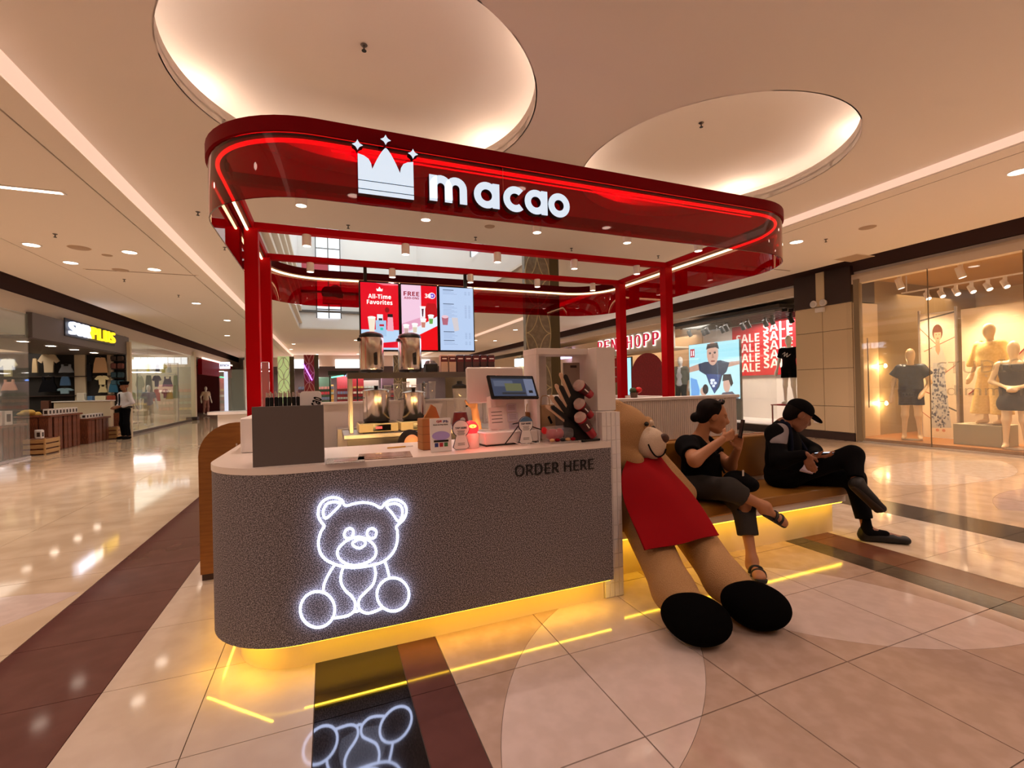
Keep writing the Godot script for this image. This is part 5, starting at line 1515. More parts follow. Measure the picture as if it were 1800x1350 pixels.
# ---------------------------------------------------------------- bench
func build_bench() -> void:
	var b := thing("bench", "built-in bench with a white ledge over a glowing recessed base", "bench", V(3.28, 0, -3.25))
	var off := -b.position
	part(b, "base", box(2.66, 0.31, 0.46), M.plinth, V(3.265, 0.155, -3.28) + off)
	part(b, "ledge", box(2.72, 0.07, 0.56, 0.004), M.white_matte, V(3.30, 0.343, -3.24) + off)
	part(b, "light_strip", tubes([[V(1.96, 0.302, -2.975), V(4.62, 0.302, -2.975)]], 0.006, 5), M.led_yellow, off)
	area(V(3.3, 0.296, -2.975) + off, V(-PI / 2, 0, 0), 2.6, 0.012, YELLOW, 0.2, b)
	solo("seat_cushion", "long tan leather seat cushion on the bench", "cushion", box(2.74, 0.1, 0.6, 0.02), M.tan_leather, V(3.31, 0.428, -3.21))
	solo("back_cushion", "tan leather back cushion along the beadboard partition", "cushion", box(2.56, 0.42, 0.09, 0.02), M.tan_leather, V(3.22, 0.735, -3.48))
	part(b, "back_rail", box(2.58, 0.07, 0.06), M.white_matte, V(3.23, 0.49, -3.5) + off)
	part(b, "back_board", box(2.6, 0.66, 0.04, 0.004), M.wood_amber, V(3.24, 0.62, -3.545) + off)
	var p := thing("beadboard_partition", "white beadboard partition behind the bench", "partition", V(2.94, 0, -3.6))
	var g := Geo.new()
	var n := 84
	for i in n:
		var x := -1.0 + 2.0 * i / n
		g.box(V(x + 0.002, 0.0, 0.0), V(x + 2.0 / n - 0.002, 1.33, 0.03))
	g.box(V(-1.0, 0.0, -0.03), V(1.0, 1.33, 0.024))
	part(p, "beadboard", g.mesh(), M.white_matte)
	part(p, "cap", box(2.06, 0.03, 0.12, 0.004), M.white, V(0, 1.345, -0.01))
	var q := thing("beadboard_partition", "lower white beadboard side wall along the right of the kiosk", "partition", V(3.93, 0, -4.9))
	part(q, "board", box(0.06, 1.30, 2.4), M.white_matte, V(0, 0.65, 0))
	part(q, "cap", box(0.16, 0.03, 2.45, 0.004), M.white, V(-0.03, 1.315, 0))
	q = thing("beadboard_partition", "white beadboard rear wall of the kiosk behind the steel rack", "partition", V(1.6, 0, -6.08))
	g = Geo.new()
	for i in 36:
		var x := -2.2 + 4.4 * i / 36
		g.box(V(x + 0.004, 0.0, 0.0), V(x + 4.4 / 36 - 0.004, 1.32, 0.03))
	g.box(V(-2.2, 0.0, -0.03), V(2.2, 1.32, 0.022))
	part(q, "beadboard", g.mesh(), M.white_matte)
	part(q, "cap", box(4.44, 0.03, 0.14, 0.004), M.white, V(0, 1.335, 0))
	shell("floor_kiosk", box(4.4, 0.012, 2.7), mat("kiosk_floor", "8a7a70", 0.5), V(1.6, 0.0, -4.7), "grey floor inside the kiosk", "floor")

# ---------------------------------------------------------------- kitchen behind the counter
func build_kitchen() -> void:
	var rk := thing("steel_rack", "stainless steel rack with a long upper shelf behind the counter", "rack", V(0.95, 0, -5.0))
	part(rk, "upper_shelf", box(1.56, 0.035, 0.36, 0.003), M.steel, V(0.02, 1.645, -0.02))
	part(rk, "shelf_lip", box(1.56, 0.06, 0.012), M.steel_dark, V(0.02, 1.635, 0.165))
	for x in [-0.73, 0.77]:
		for z in [-0.18, 0.15]: part(rk, "post", box(0.035, 1.63, 0.035, 0.003), M.steel, V(x, 0.815, z))
	part(rk, "worktable_top", box(1.62, 0.04, 0.62, 0.004), M.steel, V(0.0, 1.045, 0.06))
	part(rk, "table_apron", box(1.56, 0.1, 0.02), M.steel_dark, V(0, 0.97, 0.34))
	part(rk, "lower_shelf", box(1.5, 0.03, 0.5), M.steel, V(0, 0.35, 0.05))
	for k in 2:
		var c := thing("induction_cooker", "ivory induction cooker under the %s stock pot" % ["taller", "shorter"][k], "cooker", V(0.47 + k * 0.4, 1.065, -4.88), 0.0, "ivory induction cookers")
		part(c, "body", box(0.38, 0.085, 0.34, 0.01), mat("cooker_ivory", "f2dc9c", 0.35), V(0, 0.05, 0))
		part(c, "glass_top", box(0.36, 0.006, 0.32), M.black_gloss, V(0, 0.096, 0))
		part(c, "control_panel", box(0.17, 0.06, 0.006), M.black_gloss, V(0.03 if k == 0 else 0.02, 0.05, 0.172))
		part(c, "display", box(0.06, 0.022, 0.003), glow("digit_red", "ff4a40", 1.2) if k == 0 else M.steel_dark, V(0.0, 0.052, 0.176))
		for s in [-1, 1]: part(c, "foot", box(0.3, 0.012, 0.03), M.black, V(0, 0.004, s * 0.12))
		var p := thing("stock_pot", "%s stainless stock pot with a lid and side handles" % ["taller", "shorter"][k], "pot", V(0.47 + k * 0.38, 1.166, -4.92), 0.0, "stainless stock pots")
		var h: float = [0.31, 0.28][k]
		var r: float = [0.132, 0.122][k]
		part(p, "body", lathe([Vector2(0, 0), Vector2(r - 0.01, 0), Vector2(r, 0.01), Vector2(r, h), Vector2(r + 0.006, h), Vector2(r + 0.006, h + 0.008), Vector2(r - 0.004, h + 0.008)], 28), M.steel_bright)
		part(p, "lid", lathe([Vector2(r + 0.002, h + 0.008), Vector2(r * 0.6, h + 0.022), Vector2(0.0, h + 0.03)], 28), M.steel_bright)
		part(p, "lid_knob", cyl(0.018, 0.03, 0.022, 12), M.black, V(0, h + 0.026, 0))
		for s in [-1.0, 1.0]: part(p, "handle", tubes([[V(s * r, h * 0.78, -0.04), V(s * (r + 0.035), h * 0.78, -0.03), V(s * (r + 0.035), h * 0.78, 0.03), V(s * r, h * 0.78, 0.04)]], 0.006, 6), M.steel_dark)
		var u := thing("steel_urn", "tall steel tea urn with black lid, %s on the rack shelf" % ["nearer the red posts", "second from the red posts"][k], "urn", V(0.44 + k * 0.395, 1.663, -5.0), 0.0, "tall steel tea urns")
		part(u, "body", lathe([Vector2(0.118, 0.035), Vector2(0.122, 0.05), Vector2(0.122, 0.36), Vector2(0.116, 0.375)], 28), M.steel_bright)
		part(u, "base_ring", lathe([Vector2(0, 0.012), Vector2(0.112, 0.012), Vector2(0.118, 0.02), Vector2(0.118, 0.04), Vector2(0.1, 0.045)], 28), M.black)
		for q in 3: part(u, "foot", box(0.03, 0.014, 0.03), M.black, V(0.07 * cos(q * 2.1), 0.007, 0.07 * sin(q * 2.1)))
		part(u, "lid", lathe([Vector2(0.121, 0.37), Vector2(0.121, 0.392), Vector2(0.105, 0.41), Vector2(0.05, 0.43), Vector2(0, 0.432)], 28), M.black)
		part(u, "tap", box(0.03, 0.10, 0.03, 0.006), M.black, V(0.03, 0.13, 0.132))
		part(u, "tap_lever", box(0.022, 0.05, 0.045, 0.005), M.black, V(0.03, 0.185, 0.148))
		part(u, "carry_handle", box(0.03, 0.03, 0.09, 0.006), M.black, V(-0.125, 0.35, 0))
	var mh := thing("dark_appliance", "dark domed appliance beside the second urn on the rack shelf", "appliance", V(1.06, 1.663, -5.02))
	part(mh, "body", box(0.13, 0.1, 0.16, 0.012), M.black, V(0, 0.05, 0))
	part(mh, "dome", lathe([Vector2(0.065, 0.1), Vector2(0.05, 0.13), Vector2(0.0, 0.14)], 16), M.steel_dark)
	for k in 7:
		var b := thing("product_pack", "%s pack with a dark red label on the rack shelf, %s from the urns" % ["pale" if k < 2 else "clear brown", nth(k)], "pack", V(1.215 + k * 0.092, 1.663, -5.06), 0.0, "product packs on the rack shelf")
		part(b, "pouch", box(0.085, 0.2, 0.09, 0.01), mat("pack_pale", "c9a58c", 0.5) if k < 2 else mat("pack_brown", "4a3030", 0.3), V(0, 0.1, 0))
		part(b, "label", box(0.078, 0.06, 0.004), mat("label_wine", "5a1420", 0.5), V(0, 0.15, 0.047))
		part(b, "label_print", box(0.05, 0.012, 0.002), M.white, V(0, 0.155, 0.05))
	var bl := thing("blender", "black and red blender with a clear jug behind the counter", "blender", V(1.34, 1.065, -4.86))
	part(bl, "base", lathe([Vector2(0, 0), Vector2(0.09, 0), Vector2(0.095, 0.02), Vector2(0.07, 0.16), Vector2(0, 0.17)], 16), mat("blender_red", "6a0f18", 0.35))
	part(bl, "dial", cyl(0.03, 0.02, -1, 12), M.chrome, V(0, 0.08, 0.075), V(PI / 2, 0, 0))
	part(bl, "jug", lathe([Vector2(0.05, 0.17), Vector2(0.06, 0.19), Vector2(0.08, 0.42), Vector2(0.08, 0.43)], 16), glass("jug_clear", "d8d0d0", 0.25))
	part(bl, "lid", lathe([Vector2(0.082, 0.42), Vector2(0.082, 0.45), Vector2(0.03, 0.47), Vector2(0.03, 0.5), Vector2(0, 0.5)], 16), M.black)
	part(bl, "handle", tubes([[V(0.075, 0.4, 0), V(0.125, 0.37, 0), V(0.12, 0.25, 0), V(0.065, 0.22, 0)]], 0.012, 6), M.black)
	for k in 6:
		var cs := thing("cup_stack", "stack of clear plastic cups on the rear kitchen ledge, %s along" % nth(k), "cups", V(0.72 + k * 0.115, 1.35, -6.05), 0.0, "clear cup stacks on the rear ledge")
		part(cs, "cups", lathe([Vector2(0.032, 0), Vector2(0.045, 0.1), Vector2(0.038, 0.1), Vector2(0.047, 0.18 + 0.02 * (k % 3)), Vector2(0.042, 0.18 + 0.02 * (k % 3))], 14), glass("cup_clear", "e8e4e0", 0.22))
		part(cs, "top_rim", lathe([Vector2(0.047, 0.18 + 0.02 * (k % 3)), Vector2(0.05, 0.185 + 0.02 * (k % 3)), Vector2(0.047, 0.19 + 0.02 * (k % 3))], 14), M.white)
	var sk := thing("wash_basin", "white basin with a slim tap by the rear kiosk wall", "basin", V(1.15, 1.05, -5.75))
	part(sk, "bowl", lathe([Vector2(0, 0.05), Vector2(0.14, 0.07), Vector2(0.2, 0.25), Vector2(0.21, 0.25), Vector2(0.15, 0.0), Vector2(0, 0.0)], 20), M.white_gloss)
	part(sk, "tap", tubes([[V(0.0, 0.2, -0.2), V(0, 0.5, -0.2), V(0, 0.52, -0.12), V(0, 0.47, -0.06)]], 0.012, 6), M.steel_dark)
	solo("rear_worktable", "rear steel worktable along the back wall of the kiosk", "table", box(2.6, 1.05, 0.42, 0.005), M.steel, V(1.4, 0.53, -5.78))
	# menu screens hung from the rear beam
	var arts := []
	var im := picture("s1", 200, 420, "e00a22")
	draw_poly(im, [[0.4, 0], [1, 0], [1, 0.02], [.6, .03]], "f07080")
	for q in [[.42, .47, .58, .66, "e8eef4"], [.46, .53, .56, .58, "382830"]]: draw_rect2(im, q[0], q[1], q[2], q[3], q[4])
	draw_poly(im, [[.0, .70], [1, .70], [1, 1], [0, 1]], "b8d4f0")
	draw_poly(im, [[.38, .56], [.66, .56], [.66, .8], [.38, .8]], "a8c6e6")
	draw_poly(im, [[.18, .53], [.38, .52], [.34, .76], [.22, .76]], "efe2cc"); draw_oval(im, .28, .52, .11, .02, "fdf4ec")
	draw_poly(im, [[.70, .50], [.84, .50], [.86, .72], [.68, .72]], "f0a8b8"); draw_rect2(im, .70, .46, .84, .51, "20181c"); draw_oval(im, .69, .4, .06, .04, "8c1018")
	draw_rect2(im, .48, .62, .6, .65, "c01830"); draw_rect2(im, .5, .67, .58, .71, "30c8b8")
	draw_poly(im, [[.5, .9], [1, .87], [1, .97], [.5, .97]], "e01028")
	arts.append(im)
	im = picture("s2", 200, 420, "eec6dc")
	draw_rect2(im, .55, 0, 1, 1, "e00a20"); draw_poly(im, [[.62, .42], [.72, .27], [.95, .27], [1, .35], [1, .5], [.62, .5]], "b40818")
	draw_poly(im, [[0, .78], [.4, .66], [1, .47], [1, .62], [0, .96]], "dfeaf6"); draw_poly(im, [[0, .9], [1, .62], [1, 1], [0, 1]], "e80c18")
	draw_poly(im, [[0, .6], [.5, .5], [.6, .6], [0, .74]], "e0a0bc")
	for q in [[.12, .62, "c8a4a0"], [.36, .6, "d8c8b0"], [.6, .52, "c88070"], [.82, .46, "68a850"]]:
		draw_poly(im, [[q[0] - .08, q[1]], [q[0] + .08, q[1]], [q[0] + .05, q[1] + .14], [q[0] - .05, q[1] + .14]], "f4f0ec"); draw_poly(im, [[q[0] - .06, q[1] + .05], [q[0] + .06, q[1] + .05], [q[0] + .045, q[1] + .13], [q[0] - .045, q[1] + .13]], q[2])
		draw_oval(im, q[0], q[1], .09, .018, "ffffff")
	draw_poly(im, [[.5, .32], [.68, .32], [.66, .36], [.66, .5], [.52, .5], [.52, .36]], "f6f2f4"); draw_poly(im, [[.56, .36], [.62, .36], [.6, .48], [.57, .48]], "5a3040")
	draw_oval(im, .86, .15, .1, .05, "f4e8f4"); draw_oval(im, .87, .15, .07, .035, "7a3cc8"); draw_oval(im, .87, .15, .03, .015, "e8d8f8")
	arts.append(im)
	im = picture("s3", 200, 420, "bcd2f4")
	for q in [[.04, 3], [.26, 10], [.70, 5], [.84, 3]]:
		draw_rect2(im, .1, q[0], .42, q[0] + .012, "5a6880")
		for k in q[1]: 
			draw_rect2(im, .1, q[0] + .025 + k * .021, .1 + .25 + .08 * (k % 3), q[0] + .032 + k * .021, "94a8cc")
			for x in [.74, .85]: draw_rect2(im, x, q[0] + .025 + k * .021, x + .06, q[0] + .032 + k * .021, "8094b8")
	draw_poly(im, [[.05, .48], [.25, .48], [.22, .60], [.08, .60]], "b86a7c"); draw_oval(im, .15, .47, .1, .025, "f0c8d4"); draw_poly(im, [[.34, .48], [.52, .48], [.56, .68], [.42, .7]], "d8d0d4")
	arts.append(im)
	var sm := ["red All-Time Favorites", "pink and red FREE ADD-ONS", "pale blue price list"]
	for k in 3:
		var s := thing("menu_screen", "upright menu screen showing the %s page" % sm[k], "screen", V(0.575 + k * 0.448, 1.925, -5.39), 0.0, "menu screens under the rear beam")
		part(s, "frame", box(0.444, 0.79, 0.05, 0.005), M.black, V(0, 0.395, -0.03))
		part(s, "display", sheet(0.415, 0.755), print_mat("menu%d" % k, arts[k], [0.6, 0.6, 0.55][k], 0.2), V(0, 0.395, -0.002))
		if k == 0:
			letters(s, "lettering", "All-Time", 0.25, 0.052, 0.002, glow("ink_lit", "fff4f4", 0.6, "ffffff"), V(0.0, 0.62, 0.0))
			letters(s, "lettering", "Favorites", 0.28, 0.052, 0.002, M.ink_lit, V(0.0, 0.555, 0.0))
			var cw := PackedVector2Array([Vector2(-.03, -.02), Vector2(.03, -.02), Vector2(.035, .01), Vector2(.018, 0), Vector2(0, .03), Vector2(-.018, 0), Vector2(-.035, .01)])
			part(s, "crown_mark", plate(cw, 0.002), M.ink_lit, V(0, 0.70, 0))
		if k == 1:
			letters(s, "lettering", "FREE", 0.18, 0.05, 0.002, glow("ink_wine", "9c1838", 0.25, "9c1838"), V(-0.09, 0.67, 0.0))
			letters(s, "lettering", "ADD-ONS", 0.17, 0.026, 0.002, M.ink_wine, V(-0.09, 0.62, 0.0))
			letters(s, "lettering", "30", 0.07, 0.05, 0.002, M.ink_lit, V(0.1, 0.655, 0.0))
		if k != 1: part(s, "hanging_pole", box(0.035, 0.18, 0.03), M.black, V(-0.15 if k == 0 else 0.12, 0.87, -0.03))
		area(V(0, 0.4, 0.05), V(0, PI, 0), 0.4, 0.7, ["ff8c90", "ffa0b0", "c4d8ff"][k], 0.12, s)

# ---------------------------------------------------------------- things standing on the worktop
func build_counter_things() -> void:
	var top := 1.105
	var gb := thing("grey_board", "plain taupe grey board box standing on the worktop", "box", V(-0.19, top, -2.79), -0.03)
	part(gb, "front_board", box(0.345, 0.315, 0.015, 0.002), mat("taupe_board", "5d5350", 0.6), V(0, 0.157, 0.06))
	part(gb, "side_board", box(0.012, 0.31, 0.2), M.taupe_board, V(-0.16, 0.155, -0.045))
	part(gb, "side_board", box(0.012, 0.31, 0.2), M.taupe_board, V(0.16, 0.155, -0.045))
	part(gb, "inner_tray", box(0.31, 0.012, 0.2), M.taupe_board, V(0, 0.24, -0.045))
	for k in 8:
		var st := thing("straw_pack", "black wrapped straw bundle above the grey board, %s along" % nth(k), "straws", V(-0.315 + k * 0.022 + 0.01, top + 0.247, -2.86 + 0.012 * (k % 2)), 0.0, "black straw bundles behind the grey board")
		part(st, "wrapper", box(0.019, 0.115, 0.03, 0.004), M.black, V(0, 0.057, 0))
		part(st, "pale_ends", tubes([[V(-0.004, 0.11, 0), V(-0.004, 0.14 + 0.004 * (k % 3), 0)], [V(0.005, 0.11, 0.006), V(0.005, 0.136, 0.006)]], 0.004, 5), mat("straw_pale", "c9b0a4", 0.7))
	var wb := thing("white_pouch", "white rounded pouch printed with dark brush lettering beside the straws", "pouch", V(-0.085, top + 0.245, -2.84), -0.05)
	var rr := round_rect(-0.055, 0.0, 0.055, 0.145, [0.012, 0.012, 0.02, 0.02], 5)
	part(wb, "pouch", plate(rr, 0.03), M.white_matte, V(0, 0, -0.015))
	letters(wb, "lettering", "macao", 0.10, 0.045, 0.002, M.hair_black, V(0.022, 0.062, 0.017), V(0, 0, 1.2))
	part(wb, "mark", plate(circle(Vector2.ZERO, 0.012, -1, 10), 0.002), M.hair_black, V(-0.025, 0.03, 0.016))
	var tb := thing("acrylic_tube", "tall clear acrylic tube beside the red post", "tube", V(-0.33, top + 0.0, -3.02))
	part(tb, "tube", box(0.04, 0.56, 0.04, 0.003), glass("tube_clear", "f0d8d8", 0.16), V(0, 0.285, 0))
	part(tb, "foot", box(0.05, 0.01, 0.05), M.white, V(0, 0.005, 0))
	for k in 2:
		var mn := thing("menu_sheet", "laminated menu sheet lying flat on the worktop, the %s one" % ["smaller silvery", "larger brown-printed"][k], "menu", V([0.09, 0.31][k], top, [-2.72, -2.79][k]), [-0.06, -0.1][k])
		part(mn, "sheet", box([0.2, 0.3][k], 0.004, [0.2, 0.24][k], 0.001), noisy("laminate%d" % k, ["8a7a70", "7a4a3c"][k], ["c8bcb0", "b8a090"][k], 8.0, 0.05, 0.12), V(0, 0.003, 0))
		part(mn, "print_block", box([0.12, 0.2][k], 0.001, [0.1, 0.12][k]), mat("print_rose", "a07468", 0.2), V(0, 0.0056, 0))
	var pn := thing("pen", "yellow pen lying behind the menu sheets", "pen", V(0.44, top + 0.006, -3.12), 0.1)
	part(pn, "barrel", tubes([[V(-0.08, 0, 0), V(0.04, 0, 0)]], 0.005, 6), mat("pen_yellow", "d8a030", 0.4))
	part(pn, "tip", tubes([[V(0.04, 0, 0), V(0.09, 0, 0)]], 0.003, 6), M.white)
	var pb := thing("paper_bag", "brown paper bag standing behind the white payment card", "bag", V(0.60, top, -2.96), 0.15)
	part(pb, "bag", box(0.11, 0.20, 0.10, 0.006), mat("kraft", "a8703c", 0.8), V(0, 0.1, 0))
	part(pb, "folded_top", plate(PackedVector2Array([Vector2(-0.055, 0), Vector2(0.055, 0), Vector2(0.03, 0.07), Vector2(0.0, 0.09), Vector2(-0.02, 0.05)]), 0.02), M.kraft, V(0.03, 0.195, -0.03))
	for k in 3: part(pb, "crease", box(0.112, 0.003, 0.102), mat("kraft_dark", "80522a", 0.8), V(0, 0.05 + k * 0.05, 0))
	# payment card reading QR Ph (the code itself left out)
	var qr := thing("payment_card", "white upright payment card headed QR Ph with coloured squares", "card", V(0.645, top, -2.80), 0.03)
	part(qr, "board", box(0.132, 0.205, 0.01, 0.002), M.white, V(0, 0.103, 0), V(-0.06, 0, 0))
	part(qr, "foot", box(0.1, 0.01, 0.06), M.white, V(0, 0.005, -0.03))
	letters(qr, "lettering", "QR", 0.034, 0.016, 0.002, mat("ink_red", "c02038", 0.5), V(-0.008, 0.185, 0.002))
	letters(qr, "lettering", "Ph", 0.03, 0.016, 0.002, mat("ink_blue", "2c3c78", 0.5), V(0.033, 0.185, 0.002))
	letters(qr, "lettering", "Scan to Pay Here", 0.092, 0.009, 0.002, M.black, V(0.0, 0.165, 0.003))
	part(qr, "cloud_patch", plate(circle(Vector2.ZERO, 0.056, 0.028, 20), 0.002), mat("patch_violet", "b0a0e0", 0.5), V(0, 0.098, 0.006))
	part(qr, "dark_bar", box(0.092, 0.012, 0.002), M.black, V(0, 0.066, 0.009))
	for k in 3: part(qr, "colour_square", box(0.022, 0.024, 0.002), mat("sq%d" % k, ["2a3a80", "b02838", "3a7a4a"][k], 0.5), V(-0.03 + k * 0.03, 0.043, 0.010))
	for k in 2:
		var ov := thing("keyhole_standee", "white keyhole-shaped standee with a %s by the %s" % [["dark outline", "red-lit speaker"], ["blue cap", "till cables"]][k], "standee", V([0.77, 1.232][k], top, [-2.79, -2.84][k]), [0.0, 0.08][k])
		var kp := func(s: float) -> PackedVector2Array:
			var p := PackedVector2Array()
			for i in 21: p.append(Vector2(0, 0.135) + Vector2.from_angle(deg_to_rad(-55 + 290.0 * i / 20)) * (0.052 * s))
			p.append_array(PackedVector2Array([Vector2(-0.05 * s, 0.02), Vector2(-0.035, 0.008 - (s - 1) * 0.02), Vector2(0.035, 0.008 - (s - 1) * 0.02), Vector2(0.05 * s, 0.02)]))
			return p
		part(ov, "outline", plate(kp.call(1.07), 0.006), mat("ink_indigo", "2c2440", 0.5))
		part(ov, "card", plate(kp.call(0.98), 0.003), M.white, V(0, 0.001, 0.005))
		letters(ov, "lettering", "TAP HERE", 0.075, 0.012, 0.002, M.ink_indigo, V(0, 0.14, 0.009))
		for i in 4: part(ov, "print_line", box(0.05 - 0.008 * (i % 2), 0.003, 0.001), M.steel_dark, V(0, 0.122 - i * 0.008, 0.0085))
		for i in 2: part(ov, "print_line", box(0.045, 0.003, 0.001), M.steel_dark, V(0, 0.045 - i * 0.01, 0.0085))
		if k == 1:
			var cap := PackedVector2Array()
			for i in 13: cap.append(Vector2(0, 0.135) + Vector2.from_angle(PI * 0.12 + PI * 0.76 * i / 12) * 0.051)
			part(ov, "blue_cap", plate(cap, 0.002), mat("cap_blue", "4a7294", 0.5), V(0, 0, 0.0082))
		part(ov, "foot", box(0.06, 0.006, 0.05), M.white, V(0, 0.003, -0.02))
	var sp := thing("lit_speaker", "white payment speaker with a round glowing red face", "speaker", V(0.86, top, -2.87))
	part(sp, "body", lathe([Vector2(0, 0), Vector2(0.05, 0), Vector2(0.053, 0.005), Vector2(0.053, 0.085), Vector2(0.045, 0.095), Vector2(0, 0.1)], 24), M.white_gloss)
	part(sp, "red_globe", lathe([Vector2(0, -0.05), Vector2(0.03, -0.043), Vector2(0.05, -0.01), Vector2(0.05, 0.012), Vector2(0.03, 0.043), Vector2(0, 0.052)], 24), glow("speaker_red", "ff2a2e", 0.9, "c01820"), V(0, 0.125, 0))
	part(sp, "hot_top", plate(circle(Vector2.ZERO, 0.024, 0.012, 14), 0.003), glow("speaker_hot", "ffb43c", 2.5), V(0, 0.142, 0.043), V(-0.5, 0, 0))
	lamp(V(0, 0.14, 0.09), "ff4030", 0.01, 0.02, sp)
	# till
	var ti := thing("till", "white till with a tilted black-framed touch screen and taped notices", "till", V(1.14, top, -3.0), 0.06)
	part(ti, "base", box(0.40, 0.085, 0.26, 0.012), M.white_gloss, V(0, 0.05, 0))
	part(ti, "base_foot", box(0.38, 0.012, 0.24), M.black, V(0, 0.004, 0))
	part(ti, "stem", box(0.27, 0.26, 0.07, 0.01), M.white_gloss, V(0.04, 0.2, -0.04), V(-0.12, 0, 0))
	part(ti, "rear_display", box(0.445, 0.255, 0.03, 0.014), M.white_gloss, V(-0.01, 0.405, -0.11), V(-0.08, 0, 0))
	var scr := part(ti, "touch_screen", box(0.36, 0.19, 0.022, 0.008), M.black_gloss, V(0.055, 0.385, 0.04), V(-0.55, 0, -0.03))
	var ui := picture("ui", 160, 90, "54607c")
	draw_rect2(ui, 0, .0, 1, .1, "30343c"); draw_rect2(ui, .05, .2, .5, .5, "7c86a0"); draw_rect2(ui, .3, .35, .7, .75, "8c8c64"); draw_rect2(ui, .78, .1, 1, 1, "9aa4c4"); draw_rect2(ui, .2, .82, .75, .92, "3c4046"); draw_rect2(ui, .84, .72, .94, .86, "20242c")
	part(scr, "display", sheet(0.32, 0.155), print_mat("till_ui", ui, 0.25, 0.08), V(0, 0, 0.0125))
	for q in [[-0.055, 0.175, 0.115, 0.15, 0.02], [0.06, 0.24, 0.075, 0.055, 0.0], [0.065, 0.175, 0.08, 0.06, 0.0], [0.07, 0.115, 0.07, 0.045, 0.0], [0.0, 0.075, 0.12, 0.06, -0.03]]:
		var nt := part(ti, "notice", box(q[2], q[3], 0.002), M.white if q[2] > 0.1 else mat("receipt", "cfc6d4", 0.6), V(q[0], q[1], 0.012 - (q[1] - 0.1) * 0.1), V(-0.12, 0, q[4]))
		for i in 4: part(nt, "print_line", box(q[2] * 0.7, q[3] * 0.03, 0.001), M.steel_dark, V(0, q[3] * (0.28 - i * 0.16), 0.0015))
	part(ti, "cable", tubes([smooth_path([V(-0.07, 0.012, 0.16), V(-0.02, 0.06, 0.15), V(0.05, 0.13, 0.14), V(0.1, 0.14, 0.14), V(0.16, 0.11, 0.13), V(0.24, 0.085, 0.1)]), smooth_path([V(-0.0, 0.14, 0.14), V(0.05, 0.145, 0.14), V(0.1, 0.14, 0.14)])], 0.004, 5), M.black)
	part(ti, "cable", tubes([smooth_path([V(0.0, 0.02, 0.145), V(0.05, 0.004, 0.18), V(0.12, 0.01, 0.16), V(0.18, 0.004, 0.17), V(0.2, 0.05, 0.14)])], 0.003, 5), M.white)
	# carrier bags and the cup display
	for k in 2:
		var kb := thing("carrier_bag", "%s paper carrier bag behind the till" % ["tan", "taller cream"][k], "bag", V(1.40 + k * 0.09, top, -3.12 + k * 0.06), 0.2)
		part(kb, "bag", box(0.13, 0.2 + 0.05 * k, 0.08, 0.006), [M.kraft, mat("kraft_pale", "d8b48c", 0.8)][k], V(0, 0.1 + 0.025 * k, 0))
		part(kb, "handle", tubes([smooth_path([V(-0.04, 0.2 + 0.05 * k, 0), V(-0.03, 0.26 + 0.05 * k, 0), V(0.03, 0.26 + 0.05 * k, 0), V(0.04, 0.2 + 0.05 * k, 0)])], 0.004, 5), M.kraft_pale if k else mat("kraft_pale", "d8b48c", 0.8))
		part(kb, "brush_mark", box(0.02, 0.06, 0.002), M.black, V(0.01, 0.14, 0.042), V(0, 0, 0.5))
	var cd := thing("cup_display", "black fan-shaped cup display rising from the worktop by the niche", "display", V(1.6, top, -2.87))
	part(cd, "back_plate", plate(PackedVector2Array([Vector2(-0.07, 0), Vector2(0.16, 0), Vector2(0.09, 0.16), Vector2(0.1, 0.33), Vector2(0.03, 0.37), Vector2(-0.02, 0.30), Vector2(-0.06, 0.19)]), 0.02), M.black)
	var tips := [[-0.055, 0.465, 0.012, 0.32], [-0.092, 0.39, -0.03, 0.27], [-0.133, 0.315, -0.045, 0.2], [-0.165, 0.248, -0.06, 0.17]]
	for k in 4:
		var q: Array = tips[k]
		for w in 2:
			var d := Vector2(q[0] - q[2], q[1] - q[3])
			var l := d.length() * (1.0 if w == 0 else 1.12)
			var hw := 0.017 if w == 0 else 0.015
			var f := PackedVector2Array([Vector2(-hw, -0.06), Vector2(hw, -0.06), Vector2(hw * 0.85, l - 0.012), Vector2(hw * 0.3, l), Vector2(-hw * 0.3, l), Vector2(-hw * 0.85, l - 0.012)])
			part(cd, "black_strip" if w == 0 else "cream_strip", plate(f, 0.012), M.black if w == 0 else mat("strip_cream", "e6c0a0", 0.35), V(q[2] - 0.022 * w, q[3] - 0.004 * w, 0.012 - 0.012 * w), V(0, 0, atan2(-d.x, d.y)))
	var cn := ["topmost", "middle", "lowest"]
	for k in 3:
		var cu := thing("display_cup", "clear cup with a wine-red sleeve tilted on the cup display, %s of three" % cn[k], "cup", [V(1.745, 1.42, -2.84), V(1.735, 1.275, -2.83), V(1.74, 1.135, -2.81)][k], 0.0, "tilted cups on the black display")
		cu.rotation = V(0.25, 0, [0.95, 0.85, 0.72][k])
		var l: float = [0.125, 0.135, 0.185][k]
		part(cu, "cup", lathe([Vector2(0, 0), Vector2(0.028, 0), Vector2(0.041, l), Vector2(0.043, l + 0.004), Vector2(0.038, l + 0.004)], 18), mat("cup_red_tint", "b02838", 0.2))
		part(cu, "sleeve", lathe([Vector2(0.0365, l * 0.42), Vector2(0.0425, l * 0.88)], 18), mat("sleeve_wine", "43060f", 0.4))
		part(cu, "lid", lathe([Vector2(0.044, l - 0.006), Vector2(0.045, l + 0.008), Vector2(0.032, l + 0.03), Vector2(0, l + 0.032)], 18), glass("lid_clear", "f0d8d0", 0.5))
		part(cu, "sleeve_print", box(0.008, 0.04, 0.003), M.white, V(0.0, l * 0.64, 0.040))
	var cj := thing("candy_jar", "clear tub lying on its side filled with red and violet sweets", "jar", V(1.49, top + 0.055, -2.88), 0.1)
